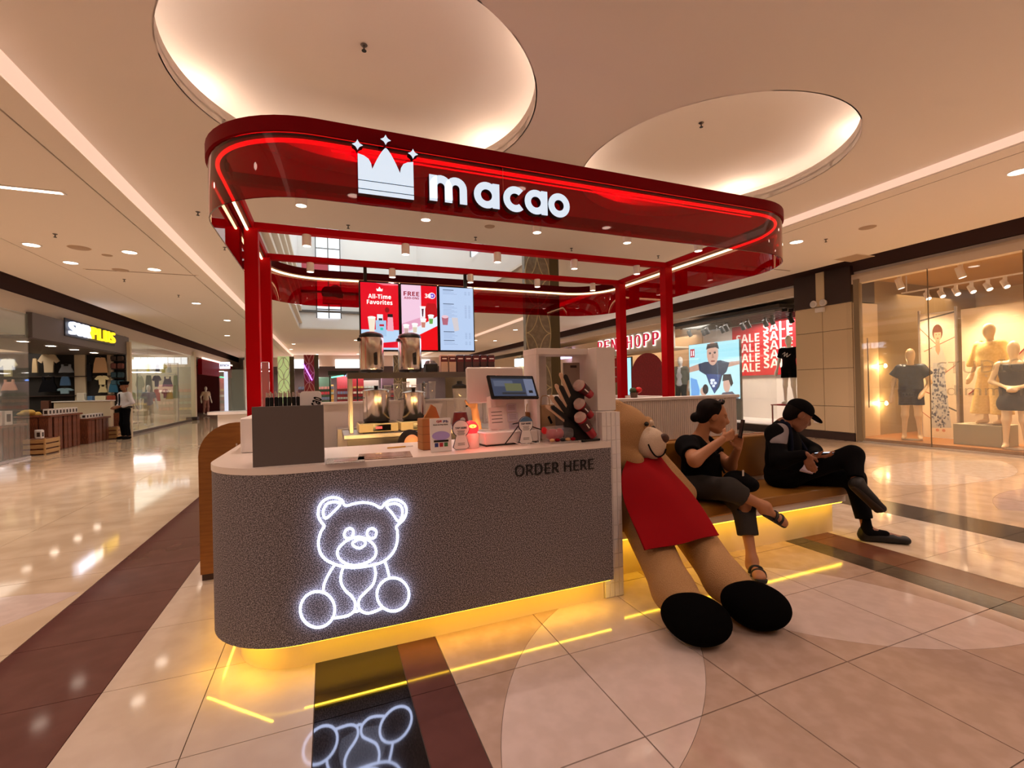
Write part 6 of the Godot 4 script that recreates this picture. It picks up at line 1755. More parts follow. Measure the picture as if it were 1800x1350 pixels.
	part(cj, "tub", lathe([Vector2(0, -0.11), Vector2(0.05, -0.105), Vector2(0.055, -0.09), Vector2(0.055, 0.1), Vector2(0.045, 0.11), Vector2(0, 0.11)], 18), glass("tub_clear", "f4e8f0", 0.2), Vector3.ZERO, V(0, 0, PI / 2))
	part(cj, "red_sweets", blob([[V(-0.04, -0.005, 0), V(0.05, 0.04, 0.04)], [V(0.02, 0, 0), V(0.03, 0.036, 0.036)]], 0.008, 120.0), mat("sweet_red", "c81830", 0.3))
	part(cj, "violet_sweets", blob([[V(0.065, 0, 0), V(0.03, 0.036, 0.036)]], 0.008, 120.0), mat("sweet_violet", "6a3ab0", 0.3))
	part(cj, "red_bow", blob([[V(-0.12, 0.03, 0.02), V(0.02, 0.025, 0.012)], [V(-0.095, 0.02, 0.02), V(0.015, 0.015, 0.012)]], 0.006, 120.0), M.red_bright)
	var tr := thing("clear_tray", "clear tray of small snacks in front of the sweet tub", "tray", V(1.48, top, -2.78))
	part(tr, "tray", box(0.22, 0.012, 0.07, 0.003), glass("tray_clear", "e8dcd8", 0.3), V(0, 0.006, 0))
	for k in 5: part(tr, "snack", blob([[V(0, 0, 0), V(0.02, 0.012, 0.014)]], 0.005, 150.0), [mat("snack_tan", "d0a070", 0.6), M.red_dark, M.black][k % 3], V(-0.08 + k * 0.04, 0.022, 0))
	var bp := thing("pen", "black marker lying by the white pillar", "pen", V(1.69, top + 0.01, -2.74), 0.1)
	part(bp, "barrel", tubes([[V(-0.07, 0, 0), V(0.06, 0, 0)]], 0.008, 6), M.black)
	part(bp, "cap", tubes([[V(-0.09, 0, 0), V(-0.06, 0, 0)]], 0.0095, 6), M.black_gloss)
	# decorations on the partition ledge
	var fl := thing("flower_pot", "small pot with a red flower on the partition ledge by the post", "plant", V(2.72, 1.36, -3.65))
	part(fl, "pot", cyl(0.03, 0.05, 0.04, 12), mat("pot_brown", "5a4030", 0.7))
	part(fl, "leaves", blob([[V(-0.01, 0.07, 0), V(0.035, 0.03, 0.03)]], 0.008, 120.0), mat("leaf_dark", "3a4a2a", 0.7))
	part(fl, "flower", blob([[V(0.045, 0.07, 0.0), V(0.028, 0.03, 0.028)], [V(0.06, 0.075, 0.01), V(0.02, 0.02, 0.02)]], 0.007, 120.0), M.red_bright)

# ---------------------------------------------------------------- teddy bear
func build_bear() -> void:
	var at := V(2.3, 0, -2.7)
	var o := thing("teddy_bear", "giant tan teddy bear in a red apron slumped on the bench by the pillar", "teddy bear", at)
	var body := [
		[V(2.22, 1.10, -3.17), V(0.26, 0.235, 0.22), Basis(V(0, 0, 1), -0.35)], [V(2.40, 0.83, -3.17), V(2.40, 0.62, -3.15), 0.16, 0.22], [V(2.40, 0.62, -3.10), V(0.30, 0.24, 0.24)], [V(2.38, 0.53, -3.02), V(0.30, 0.17, 0.2)],
		[V(2.00, 0.98, -3.2), V(2.185, 0.895, -2.95), 0.10, 0.078], [V(2.52, 0.86, -3.1), V(2.71, 0.60, -2.97), 0.085, 0.075],
		[V(2.22, 0.50, -2.98), V(2.03, 0.17, -2.36), 0.155, 0.125], [V(2.60, 0.47, -2.98), V(2.44, 0.17, -2.34), 0.155, 0.125],
		[V(2.03, 0.17, -2.36), V(1.99, 0.14, -2.2), 0.125, 0.11], [V(2.44, 0.17, -2.34), V(2.42, 0.14, -2.18), 0.125, 0.11],
		[V(2.14, 1.31, -3.10), V(0.055, 0.055, 0.035)], [V(2.50, 1.155, -3.18), V(0.06, 0.06, 0.04)]]
	part(o, "body", blob(body, 0.016, 38.0, at), M.plush)
	part(o, "muzzle", blob([[V(2.365, 1.035, -2.985), V(0.125, 0.115, 0.12), Basis(V(0, 0, 1), -0.35)], [V(2.345, 0.975, -2.97), V(0.09, 0.075, 0.1)]], 0.012, 45.0, at), M.plush_light)
	part(o, "nose", blob([[V(2.425, 1.068, -2.885), V(0.042, 0.036, 0.03), Basis(V(0, 0, 1), -0.4)]], 0.008, 90.0, at), mat("plush_brown", "4a2a1c", 0.6))
	part(o, "smile", tubes([smooth_path([V(2.275, 1.03, -2.89), V(2.29, 0.975, -2.868), V(2.34, 0.93, -2.868), V(2.40, 0.945, -2.87), V(2.43, 0.985, -2.875)])], 0.006, 5), M.cloth_black, -at)
	part(o, "eye", lathe([Vector2(0, -0.02), Vector2(0.014, -0.014), Vector2(0.02, 0), Vector2(0.014, 0.014), Vector2(0, 0.02)], 14, "beareye"), M.black_gloss, V(2.315, 1.178, -2.955) - at)
	part(o, "eye", cache["beareye"], M.black_gloss, V(2.43, 1.135, -3.02) - at)
	part(o, "inner_ear", blob([[V(2.505, 1.155, -3.15), V(0.035, 0.038, 0.03)]], 0.008, 90.0, at), M.plush_light)
	for q in [[V(1.965, 0.122, -2.08), "foot"], [V(2.415, 0.122, -2.06), "foot"]]:
		var fb := Basis(V(0.93, 0, 0.37).normalized(), V(0, 1, 0), V(-0.37, 0, 0.93).normalized())
		part(o, q[1], blob([[q[0], V(0.18, 0.122, 0.165), fb], [q[0] + V(-0.01, 0.01, -0.08), V(0.15, 0.105, 0.12), fb]], 0.014, 45.0, at), M.plush_black, Vector3.ZERO, V(0, 0, 0), "black plush foot")
	# the apron: a draped sheet over belly and thighs
	var rows := [[V(2.118, 0.924, -2.940), V(2.453, 0.904, -2.955), 0.03], [V(1.988, 0.825, -2.837), V(2.461, 0.815, -2.847), 0.07], [V(1.929, 0.698, -2.741), V(2.521, 0.693, -2.741), 0.09], [V(1.918, 0.583, -2.646), V(2.551, 0.583, -2.646), 0.08], [V(1.906, 0.496, -2.544), V(2.544, 0.500, -2.553), 0.05], [V(1.899, 0.416, -2.461), V(2.530, 0.425, -2.471), 0.02]]
	var g := Geo.new()
	var nx := 20; var ny := 20
	var P := []
	for j in ny + 1:
		var tt := j / float(ny) * (rows.size() - 1)
		var r0: int = mini(int(tt), rows.size() - 2)
		var ft := tt - r0
		var rp := []
		for i in nx + 1:
			var u := i / float(nx)
			var pts := []
			for k in [maxi(r0 - 1, 0), r0, r0 + 1, mini(r0 + 2, rows.size() - 1)]:
				var rw: Array = rows[k]
				pts.append(rw[0].lerp(rw[1], u) + V(-0.15, 0.25, 0.95) * rw[2] * sin(PI * u))
			var p: Vector3 = pts[1].cubic_interpolate(pts[2], pts[0], pts[3], ft)
			p += V(0, 0, 0.010) * sin(u * 9.0 + tt * 0.8) * (tt / 5.0)
			rp.append(p)
		P.append(rp)
	var N := func(i: int, j: int) -> Vector3:
		var a: Vector3 = P[j][mini(i + 1, nx)] - P[j][maxi(i - 1, 0)]
		var b: Vector3 = P[mini(j + 1, ny)][i] - P[maxi(j - 1, 0)][i]
		return b.cross(a).normalized()
	for j in ny:
		for i in nx:
			var n00: Vector3 = N.call(i, j); var n10: Vector3 = N.call(i + 1, j); var n11: Vector3 = N.call(i + 1, j + 1); var n01: Vector3 = N.call(i, j + 1)
			g.quadn(P[j][i], P[j][i + 1], P[j + 1][i + 1], P[j + 1][i], n00, n10, n11, n01)
			var t := 0.012
			g.quadn(P[j][i] - n00 * t, P[j][i + 1] - n10 * t, P[j + 1][i + 1] - n11 * t, P[j + 1][i] - n01 * t, -n00, -n10, -n11, -n01)
			if j == ny - 1: g.quad(P[ny][i], P[ny][i + 1], P[ny][i + 1] - n11 * t, P[ny][i] - n01 * t, Vector3.DOWN)
	part(o, "apron", g.mesh(), M.apron_red, -at)
	part(o, "apron_strap", tubes([smooth_path([V(2.17, 0.905, -2.985), V(2.15, 0.96, -3.02), V(2.2, 0.98, -3.1)]), smooth_path([V(2.48, 0.89, -3.0), V(2.52, 0.93, -3.1)])], 0.012, 6), M.apron_red, -at)

# ---------------------------------------------------------------- people
func merged(list: Array) -> ArrayMesh:
	var st := SurfaceTool.new()
	st.begin(Mesh.PRIMITIVE_TRIANGLES)
	for m in list: st.append_from(m, 0, Transform3D())
	return st.commit()

func head_bones(c: Vector3, f: Vector3, up: Vector3, s := 1.0) -> Array:
	f = f.normalized()
	var r := up.cross(f).normalized()
	var u := f.cross(r).normalized()
	var B := Basis(r, u, f)
	var b := [[c + (u * 0.03 - f * 0.012) * s, V(0.075, 0.092, 0.098) * s, B], [c + (f * 0.03 - u * 0.03) * s, V(0.06, 0.085, 0.066) * s, B], [c + (f * 0.055 - u * 0.098) * s, V(0.036, 0.03, 0.034) * s, B],
		[c + (u * 0.022 + f * 0.084) * s, c + (f * 0.112 - u * 0.024) * s, 0.009 * s, 0.0155 * s], [c + (u * 0.03 + f * 0.076) * s, V(0.052, 0.013, 0.017) * s, B],
		[c + (f * 0.09 - u * 0.058) * s, V(0.024, 0.008, 0.011) * s, B], [c + (f * 0.087 - u * 0.072) * s, V(0.021, 0.009, 0.011) * s, B], [c + (f * 0.02 - u * 0.085) * s, V(0.052, 0.03, 0.05) * s, B]]
	for k in [-1.0, 1.0]:
		b.append([c + (r * k * 0.037 + f * 0.064 - u * 0.022) * s, V(0.022, 0.022, 0.02) * s, B])
		b.append([c + (r * k * 0.076 - f * 0.008 - u * 0.005) * s, V(0.010, 0.031, 0.019) * s, B])
		b.append([c + (r * k * 0.013 + f * 0.1 - u * 0.026) * s, V(0.009, 0.008, 0.009) * s, B])
	return b

func eyes(o: Node3D, c: Vector3, f: Vector3, up: Vector3, at: Vector3, sc := 1.0) -> void:
	f = f.normalized()
	var r := up.cross(f).normalized()
	var u := f.cross(r).normalized()
	for k in [-1.0, 1.0]:
		part(o, "eye", blob([[c + (r * k * 0.032 + f * 0.082 + u * 0.006) * sc, V(0.013, 0.006, 0.006) * sc, Basis(r, u, f)]], 0.004, 160.0, at), M.hair_black)
		part(o, "eyebrow", tubes([[c + (r * k * 0.016 + f * 0.091 + u * 0.028) * sc, c + (r * k * 0.036 + f * 0.086 + u * 0.034) * sc, c + (r * k * 0.054 + f * 0.068 + u * 0.029) * sc]], 0.0042, 5), M.hair_black, -at)

func hand_bones(w: Vector3, d: Vector3, n: Vector3, thumb: float, curl: float, spread := 0.0) -> Array:   # d towards the fingers, n out of the palm, thumb side +1 or -1
	d = d.normalized()
	n = (n - d * n.dot(d)).normalized()
	var s := d.cross(n).normalized() * thumb
	var b := []
	for i in 4:
		var o := 0.027 - 0.018 * i
		var k := w + d * (0.088 - 0.006 * absf(i - 1.0)) + s * o
		b.append([w + s * o * 0.6, k, 0.0125, 0.011])
		var l: float = [0.070, 0.078, 0.073, 0.056][i]
		var dir := d
		var q := k
		for j in 3:
			var a := curl * (0.8 if j == 0 else 1.0)
			dir = (dir * cos(a) + n * sin(a)).normalized()
			var side := dir.cross(s).normalized()
			n = n
			var e: Vector3 = q + (dir + s * spread * (1.5 - i) * 0.1).normalized() * l * [0.45, 0.32, 0.26][j]
			b.append([q, e, [0.0095, 0.0088, 0.0082][j], [0.0088, 0.0082, 0.0072][j]])
			q = e
	var t0 := w + d * 0.025 + s * 0.025
	var t1 := t0 + (d * 0.55 + s * 0.55 + n * 0.45).normalized() * 0.045
	var t2 := t1 + (d * 0.8 + s * 0.1 + n * 0.55).normalized() * 0.034
	b.append_array([[w, t0, 0.016, 0.014], [t0, t1, 0.0135, 0.0105], [t1, t2, 0.0105, 0.008]])
	return b

func phone(label: String, at: Vector3, basis: Basis, lit: bool) -> void:
	var o := thing("phone", label, "phone", at)
	o.basis = basis
	part(o, "body", box(0.074, 0.155, 0.009, 0.003), M.black_gloss)
	part(o, "display", box(0.066, 0.143, 0.001), glow("phone_lit", "cfd8e8", 0.8) if lit else mat("phone_dim", "20242c", 0.1), V(0, 0, 0.0052))
	part(o, "camera_bump", box(0.026, 0.026, 0.003, 0.001), M.black, V(0.018, 0.056, -0.0055))

func build_woman() -> void:
	var at := V(3.1, 0, -3.1)
	var o := thing("person", "woman in a black tee and grey capri trousers raising a phone on the bench", "person", at)
	var hc := V(3.16, 1.195, -3.12)
	var f := V(0.82, -0.22, 0.50)
	var up := V(0.1, 1, 0.05)
	var J := {"neck": V(3.07, 1.0, -3.22), "shR": V(2.87, 0.945, -3.13), "shL": V(3.25, 0.915, -3.32), "elR": V(2.755, 0.865, -2.92), "wrR": V(2.975, 1.03, -2.84), "elL": V(3.33, 0.745, -3.10), "wrL": V(3.225, 0.93, -2.915), "pel": V(3.10, 0.58, -3.28), "hipR": V(2.98, 0.575, -3.2), "hipL": V(3.22, 0.56, -3.28), "knR": V(2.97, 0.635, -2.78), "anR": V(3.185, 0.505, -2.635), "toR": V(3.285, 0.40, -2.58), "knL": V(3.13, 0.50, -2.80), "anL": V(3.055, 0.10, -2.655), "toL": V(2.965, 0.045, -2.52)}
	var flesh := [[hc + V(-0.045, -0.05, -0.03), J.neck + V(0.005, -0.03, 0.02), 0.053, 0.062], [J.shR, J.elR, 0.062, 0.05], [J.elR, J.wrR, 0.05, 0.03], [J.shL, J.elL, 0.06, 0.048], [J.elL, J.wrL, 0.046, 0.029], [J.neck + V(0, -0.04, 0), V(3.1, 0.88, -3.2), 0.07, 0.1], [J.shR, J.shL, 0.06, 0.06], [V(3.09, 0.85, -3.22), J.pel, 0.12, 0.13], [J.hipR, J.knR, 0.085, 0.06], [J.knR, J.anR, 0.052, 0.034], [J.hipL, J.knL, 0.085, 0.06], [J.knL, J.anL, 0.055, 0.034], [J.anR, J.anR + V(0.0, -0.03, -0.01), 0.034, 0.032], [J.anR + V(0.0, -0.03, 0.0), J.toR, 0.034, 0.024], [J.anL, J.anL + V(0.01, -0.055, -0.02), 0.036, 0.034], [J.anL + V(0.0, -0.05, 0.0), J.toL, 0.036, 0.024]]
	for k in 4:
		var sR: Vector3 = (J.toR - J.anR).normalized().cross(V(0.5, 0.6, 0.4)).normalized()
		flesh.append([J.toR + sR * (0.027 - 0.017 * k), J.toR + (J.toR - J.anR).normalized() * 0.03 + sR * (0.03 - 0.019 * k), 0.011, 0.008])
		var sL: Vector3 = (J.toL - J.anL).normalized().cross(Vector3.UP).normalized()
		flesh.append([J.toL + sL * (0.027 - 0.017 * k), J.toL + (J.toL - J.anL + V(0, 0.04, 0)).normalized() * 0.03 + sL * (0.03 - 0.019 * k), 0.011, 0.008])
	var hr := hand_bones(J.wrR, V(0.85, 0.28, 0.1), V(0.35, 0.1, -0.9), 1.0, 0.45)
	var hl := hand_bones(J.wrL, V(-0.25, 0.9, 0.25), V(-0.55, -0.1, 0.5), -1.0, 0.5)
	part(o, "body", merged([blob(flesh, 0.011, 60.0, at), blob(head_bones(hc, f, up, 1.14), 0.005, 110.0, at), blob(hr, 0.0035, 200.0, at), blob(hl, 0.0035, 200.0, at)]), M.skin_tan)
	eyes(o, hc, f, up, at, 1.13)
	var fn := f.normalized()
	var hb := Basis(up.cross(fn).normalized(), fn.cross(up.cross(fn).normalized()).normalized(), fn)
	var ur := fn.cross(hb.x).normalized()
	var hair := [[hc + ur * 0.054 - fn * 0.034, V(0.093, 0.094, 0.112), hb], [hc - fn * 0.075 - ur * 0.005, V(0.08, 0.085, 0.058), hb], [hc - fn * 0.148 - ur * 0.045, V(0.04, 0.042, 0.036), hb]]
	for k in [-1.0, 1.0]: hair.append([hc + hb.x * k * 0.078 - fn * 0.03 + ur * 0.03, V(0.018, 0.045, 0.045), hb])
	part(o, "hair", blob(hair, 0.006, 90.0, at), M.hair_black)
	var sg := hc + ur * 0.138 + fn * 0.045
	var rr := up.cross(fn).normalized()
	part(o, "sunglasses", blob([[sg + rr * 0.04, V(0.034, 0.026, 0.013), hb], [sg - rr * 0.04, V(0.034, 0.026, 0.013), hb], [sg - rr * 0.02, sg + rr * 0.02, 0.005, 0.005], [sg + rr * 0.066, sg + rr * 0.078 - fn * 0.09 - V(0, 0.03, 0), 0.005, 0.004], [sg - rr * 0.066, sg - rr * 0.078 - fn * 0.09 - V(0, 0.03, 0), 0.005, 0.004]], 0.005, 160.0, at), M.black_gloss)
	var tee := [[V(3.09, 0.87, -3.21), V(0.20, 0.16, 0.155), Basis(V(0, 1, 0), 0.4)], [V(3.11, 0.72, -3.22), V(0.19, 0.17, 0.165), Basis(V(0, 1, 0), 0.4)], [V(3.11, 0.60, -3.22), V(0.2, 0.12, 0.17), Basis(V(0, 1, 0), 0.4)], [J.shR, J.shL, 0.085, 0.08], [J.shR, J.shR.lerp(J.elR, 0.62), 0.088, 0.082], [J.shL, J.shL.lerp(J.elL, 0.55), 0.082, 0.076]]
	part(o, "shirt", blob(tee, 0.012, 50.0, at, [[J.neck + V(0.05, -0.035, 0.05), V(0.55, 0.6, 0.45), 0.15], [J.shR.lerp(J.elR, 0.62), J.elR - J.shR, 0.13], [J.shL.lerp(J.elL, 0.55), J.elL - J.shL, 0.12]]), M.cloth_black)
	var pants := [[J.pel + V(0, -0.02, 0.02), V(0.2, 0.115, 0.16)], [J.hipR, J.knR, 0.115, 0.085], [J.knR, J.knR.lerp(J.anR, 0.55), 0.085, 0.07], [J.hipL, J.knL, 0.115, 0.085], [J.knL, J.knL.lerp(J.anL, 0.62), 0.085, 0.078]]
	part(o, "trousers", blob(pants, 0.012, 50.0, at, [[J.knR.lerp(J.anR, 0.45), J.anR - J.knR, 0.13], [J.knL.lerp(J.anL, 0.58), J.anL - J.knL, 0.14]]), M.cloth_charcoal)
	for q in [[J.anR + V(-0.0, -0.055, 0.0), J.toR + V(0.02, -0.03, 0.0), J.toR - J.anR], [V(3.075, 0.028, -2.67), V(2.945, 0.026, -2.485), V(-0.13, 0, 0.19)]]:
		var d: Vector3 = (q[1] - q[0]).normalized()
		var uu := V(0.35, 0.8, 0.45) if q[0].y > 0.2 else Vector3.UP
		var s := d.cross(uu).normalized()
		var nn := s.cross(d)
		var sole := [[q[0] - d * 0.01 + s * 0.012, q[1] + s * 0.02, 0.022, 0.024], [q[0] - d * 0.01 - s * 0.012, q[1] - s * 0.02, 0.022, 0.024]]
		var sh := part(o, "sandal", blob(sole, 0.007, 110.0, at, [[(q[0] + q[1]) / 2 + nn * 0.012, nn, 0.3]]), mat("sandal_black", "17120f", 0.5))
		for e in [0.42, 0.72]:
			var c: Vector3 = q[0].lerp(q[1], e) + nn * 0.022
			part(sh, "strap", tubes([smooth_path([c - s * 0.047 - nn * 0.025, c - s * 0.036 + nn * 0.016, c + nn * 0.03, c + s * 0.036 + nn * 0.016, c + s * 0.047 - nn * 0.025])], 0.012, 6), M.sandal_black, -at)
	part(o, "watch", tubes([[J.wrL + V(0.004, -0.02, -0.0) + V(0.033, 0, 0), J.wrL + V(0.004, -0.02, 0.033), J.wrL + V(-0.03, -0.02, 0.0), J.wrL + V(0.004, -0.02, -0.033)]], 0.011, 6, true), M.black)
	var pd := V(-0.55, 0.55, -0.63).normalized()
	phone("phone held upright in both hands by the woman in the black tee", V(3.155, 1.105, -2.815), Basis(V(0, 1, 0.0).cross(V(-0.86, 0.1, -0.5)).normalized(), V(0.18, 0.97, 0.05).normalized(), V(-0.86, 0.1, -0.5).normalized()).orthonormalized(), false)
	var bg := thing("shoulder_bag", "black soft bag resting on the woman's lap", "bag", V(3.27, 0.62, -2.98))
	part(bg, "pouch", blob([[V(0, 0.03, 0), V(0.12, 0.075, 0.1)], [V(0.06, -0.01, 0.08), V(0.08, 0.06, 0.07)]], 0.012, 60.0), M.cloth_black)
	part(bg, "strap", tubes([smooth_path([V(-0.08, 0.08, -0.05), V(-0.1, 0.2, -0.12), V(-0.16, 0.3, -0.16)])], 0.01, 5), M.cloth_black)
	part(bg, "charm", box(0.02, 0.05, 0.004), M.steel, V(-0.02, 0.10, 0.085))

func build_man() -> void:
	var at := V(4.1, 0, -3.05)
	var o := thing("person", "man in a black cap and dark jacket bent over his phone on the bench", "person", at)
	var hc := V(4.13, 1.165, -3.04)
	var f := V(0.78, -0.52, 0.42)
	var up := V(0.45, 0.85, 0.25)
	var J := {"neck": V(4.07, 1.055, -3.14), "shR": V(3.885, 0.995, -3.08), "shL": V(4.24, 0.975, -3.28), "elR": V(3.755, 0.78, -2.95), "wrR": V(3.80, 0.855, -2.735), "elL": V(4.36, 0.80, -3.06), "wrL": V(4.10, 0.80, -2.87), "pel": V(4.10, 0.575, -3.2), "hipR": V(4.03, 0.575, -3.14), "hipL": V(4.22, 0.565, -3.22), "knX": V(4.42, 0.80, -2.74), "anX": V(4.235, 0.58, -2.60), "toX": V(4.37, 0.39, -2.50), "knS": V(4.58, 0.565, -2.83), "anS": V(4.59, 0.10, -2.735), "toS": V(4.775, 0.045, -2.565)}
	var flesh := [[hc + V(-0.03, -0.05, -0.03), J.neck, 0.056, 0.065], [J.neck, V(4.07, 0.88, -3.16), 0.08, 0.12], [J.shR, J.elR, 0.055, 0.045], [J.elR, J.wrR, 0.042, 0.029], [J.shL, J.elL, 0.055, 0.045], [J.elL, J.wrL, 0.042, 0.029], [J.shR, J.shL, 0.06, 0.06], [V(4.07, 0.85, -3.16), J.pel, 0.12, 0.12], [J.hipR, J.knX, 0.08, 0.058], [J.knX, J.anX, 0.052, 0.034], [J.hipL, J.knS, 0.08, 0.058], [J.knS, J.anS, 0.055, 0.036], [J.anX, J.toX, 0.034, 0.028], [J.anS, J.toS, 0.036, 0.028]]
	var hr := hand_bones(J.wrR, V(0.1, -0.75, 0.25), V(0.7, 0.1, -0.5), 1.0, 0.3)
	var hl := hand_bones(J.wrL, V(0.25, 0.05, 0.6), V(0.1, 0.95, -0.1), 1.0, 0.4)
	part(o, "body", merged([blob(flesh, 0.011, 60.0, at), blob(head_bones(hc, f, up, 1.12), 0.005, 110.0, at), blob(hr, 0.0035, 200.0, at), blob(hl, 0.0035, 200.0, at)]), M.skin_brown)
	eyes(o, hc, f, up, at, 1.13)
	var fn := f.normalized()
	var r := up.cross(fn).normalized()
	var u := fn.cross(r).normalized()
	var hb := Basis(r, u, fn)
	part(o, "hair", blob([[hc - fn * 0.03 + u * 0.03, V(0.09, 0.095, 0.1), hb], [hc - fn * 0.07 - u * 0.035, V(0.065, 0.06, 0.05), hb]], 0.007, 80.0, at, [[hc + fn * 0.0, fn - u * 0.5, 0.1]]), M.hair_black)
	var cap := part(o, "cap", blob([[hc + u * 0.062 - fn * 0.008, V(0.103, 0.092, 0.122), hb]], 0.008, 80.0, at, [[hc + u * 0.035, -u, 0.3]]), M.cloth_black)
	part(cap, "peak", blob([[hc + u * 0.052 + fn * 0.14, V(0.082, 0.012, 0.08), Basis(r, (u + fn * 0.25).normalized(), (fn - u * 0.25).normalized())]], 0.007, 90.0, at), M.cloth_black)
	var jk := [[V(4.07, 0.89, -3.15), V(0.19, 0.16, 0.145), Basis(V(0, 1, 0), 0.4)], [V(4.08, 0.74, -3.17), V(0.185, 0.18, 0.15), Basis(V(0, 1, 0), 0.4)], [V(4.1, 0.60, -3.19), V(0.195, 0.11, 0.16), Basis(V(0, 1, 0), 0.4)], [J.shR, J.shL, 0.085, 0.085], [J.shR, J.elR, 0.085, 0.07], [J.elR, J.wrR.lerp(J.elR, 0.12), 0.068, 0.048], [J.shL, J.elL, 0.085, 0.07], [J.elL, J.wrL.lerp(J.elL, 0.12), 0.066, 0.048], [J.neck + V(-0.02, -0.015, 0), J.neck + V(0.01, 0.01, 0.01), 0.085, 0.078]]
	part(o, "jacket", blob(jk, 0.012, 50.0, at, [[J.neck + V(0.02, 0.03, 0.02), V(0.25, 0.9, 0.15), 0.12]]), M.cloth_black)
	part(o, "shoulder_patch", blob([[J.shR + V(0.03, 0.03, 0.02), J.shR.lerp(J.elR, 0.36) + V(-0.012, 0.0, 0.014), 0.072, 0.074]], 0.01, 70.0, at), mat("cloth_pale", "8f878b", 0.9, 0, 0.2), Vector3.ZERO, Vector3.ZERO, "pale grey shoulder panel")
	part(o, "collar", blob([[J.neck + V(-0.05, -0.01, 0.02), J.neck + V(-0.03, 0.03, 0.02), 0.05, 0.045], [J.neck + V(0.03, -0.02, -0.04), J.neck + V(0.04, 0.02, -0.03), 0.05, 0.045]], 0.01, 70.0, at), M.cloth_navy)
	for q in [[J.shR + V(0.08, 0.02, 0.06), V(3.93, 0.78, -2.99)], [J.shL + V(-0.05, 0.02, 0.09), V(4.2, 0.8, -3.0)]]:
		part(o, "bag_strap", tubes([smooth_path([q[0] + V(-0.02, 0.06, -0.1), q[0] + V(0, 0.07, 0), q[0].lerp(q[1], 0.5) + V(0, 0, 0.03), q[1]])], 0.018, 6), M.cloth_navy, -at)
	var pants := [[J.pel + V(0, -0.02, 0.02), V(0.18, 0.11, 0.16)], [J.hipR, J.knX, 0.11, 0.082], [J.knX, J.anX.lerp(J.knX, 0.08), 0.082, 0.062], [J.hipL, J.knS, 0.11, 0.085], [J.knS, J.anS.lerp(J.knS, 0.1), 0.085, 0.066]]
	part(o, "trousers", blob(pants, 0.012, 50.0, at, [[J.knX.lerp(J.anX, 0.82), J.anX - J.knX, 0.12], [J.knS.lerp(J.anS, 0.78), J.anS - J.knS, 0.14]]), M.cloth_black)
	for q in [[J.anX, J.toX, V(-0.45, -0.1, 0.3)], [V(4.585, 0.05, -2.75), V(4.80, 0.038, -2.55), V(0, 1, 0)]]:
		var d: Vector3 = (q[1] - q[0]).normalized()
		var up3 := V(0.62, 0.55, -0.1) if q[0].y > 0.2 else Vector3.UP
		var sd := d.cross(up3).normalized()
		var nn := sd.cross(d).normalized()
		var c0: Vector3 = q[0] - nn * 0.012
		var c1: Vector3 = q[1] + d * 0.01 - nn * 0.004
		var sh := part(o, "shoe", blob([[c0 + sd * 0.012, c1 + sd * 0.02, 0.036, 0.031], [c0 - sd * 0.012, c1 - sd * 0.018, 0.036, 0.031], [q[0] - d * 0.015, q[0] + nn * 0.05, 0.04, 0.036], [q[0] + nn * 0.03, q[0].lerp(q[1], 0.65) + nn * 0.008, 0.042, 0.036]], 0.009, 80.0, at, [] if q[0].y > 0.2 else [[V(4.69, 0.004, -2.65), V(0, -1, 0), 0.4]]), mat("shoe_black", "100e0e", 0.6))
		if q[0].y > 0.2: part(sh, "sole", blob([[c0 - nn * 0.022 + sd * 0.014, c1 - nn * 0.02 + sd * 0.022, 0.024, 0.022], [c0 - nn * 0.022 - sd * 0.014, c1 - nn * 0.02 - sd * 0.02, 0.024, 0.022]], 0.008, 90.0, at), mat("sole_brown", "2e241c", 0.6))
	part(o, "sock", blob([[J.anS + V(0, 0.0, 0), J.anS + V(0, 0.09, -0.01), 0.044, 0.042], [J.anS + V(0, -0.02, 0), J.anS.lerp(J.toS, 0.55) + V(0, 0.0, 0), 0.046, 0.038]], 0.009, 80.0, at), M.cloth_black)
	phone("phone lying in the capped man's palm with a bright screen", V(4.135, 0.835, -2.80), Basis(V(0.75, 0.0, -0.35).normalized(), V(0.35, 0.1, 0.75).normalized(), V(0, 1, 0)).orthonormalized(), true)
	var pp := thing("paper", "folded pale paper lying on the capped man's lap", "paper", V(3.98, 0.70, -2.84), 0.4)
	part(pp, "sheet", box(0.18, 0.012, 0.10, 0.003), mat("paper_mauve", "a8949c", 0.7), V(0, 0, 0), V(0.15, 0, 0.2))
	part(pp, "fold", box(0.16, 0.008, 0.09, 0.002), M.paper_mauve, V(0.01, 0.01, 0), V(0.2, 0.1, 0.25))

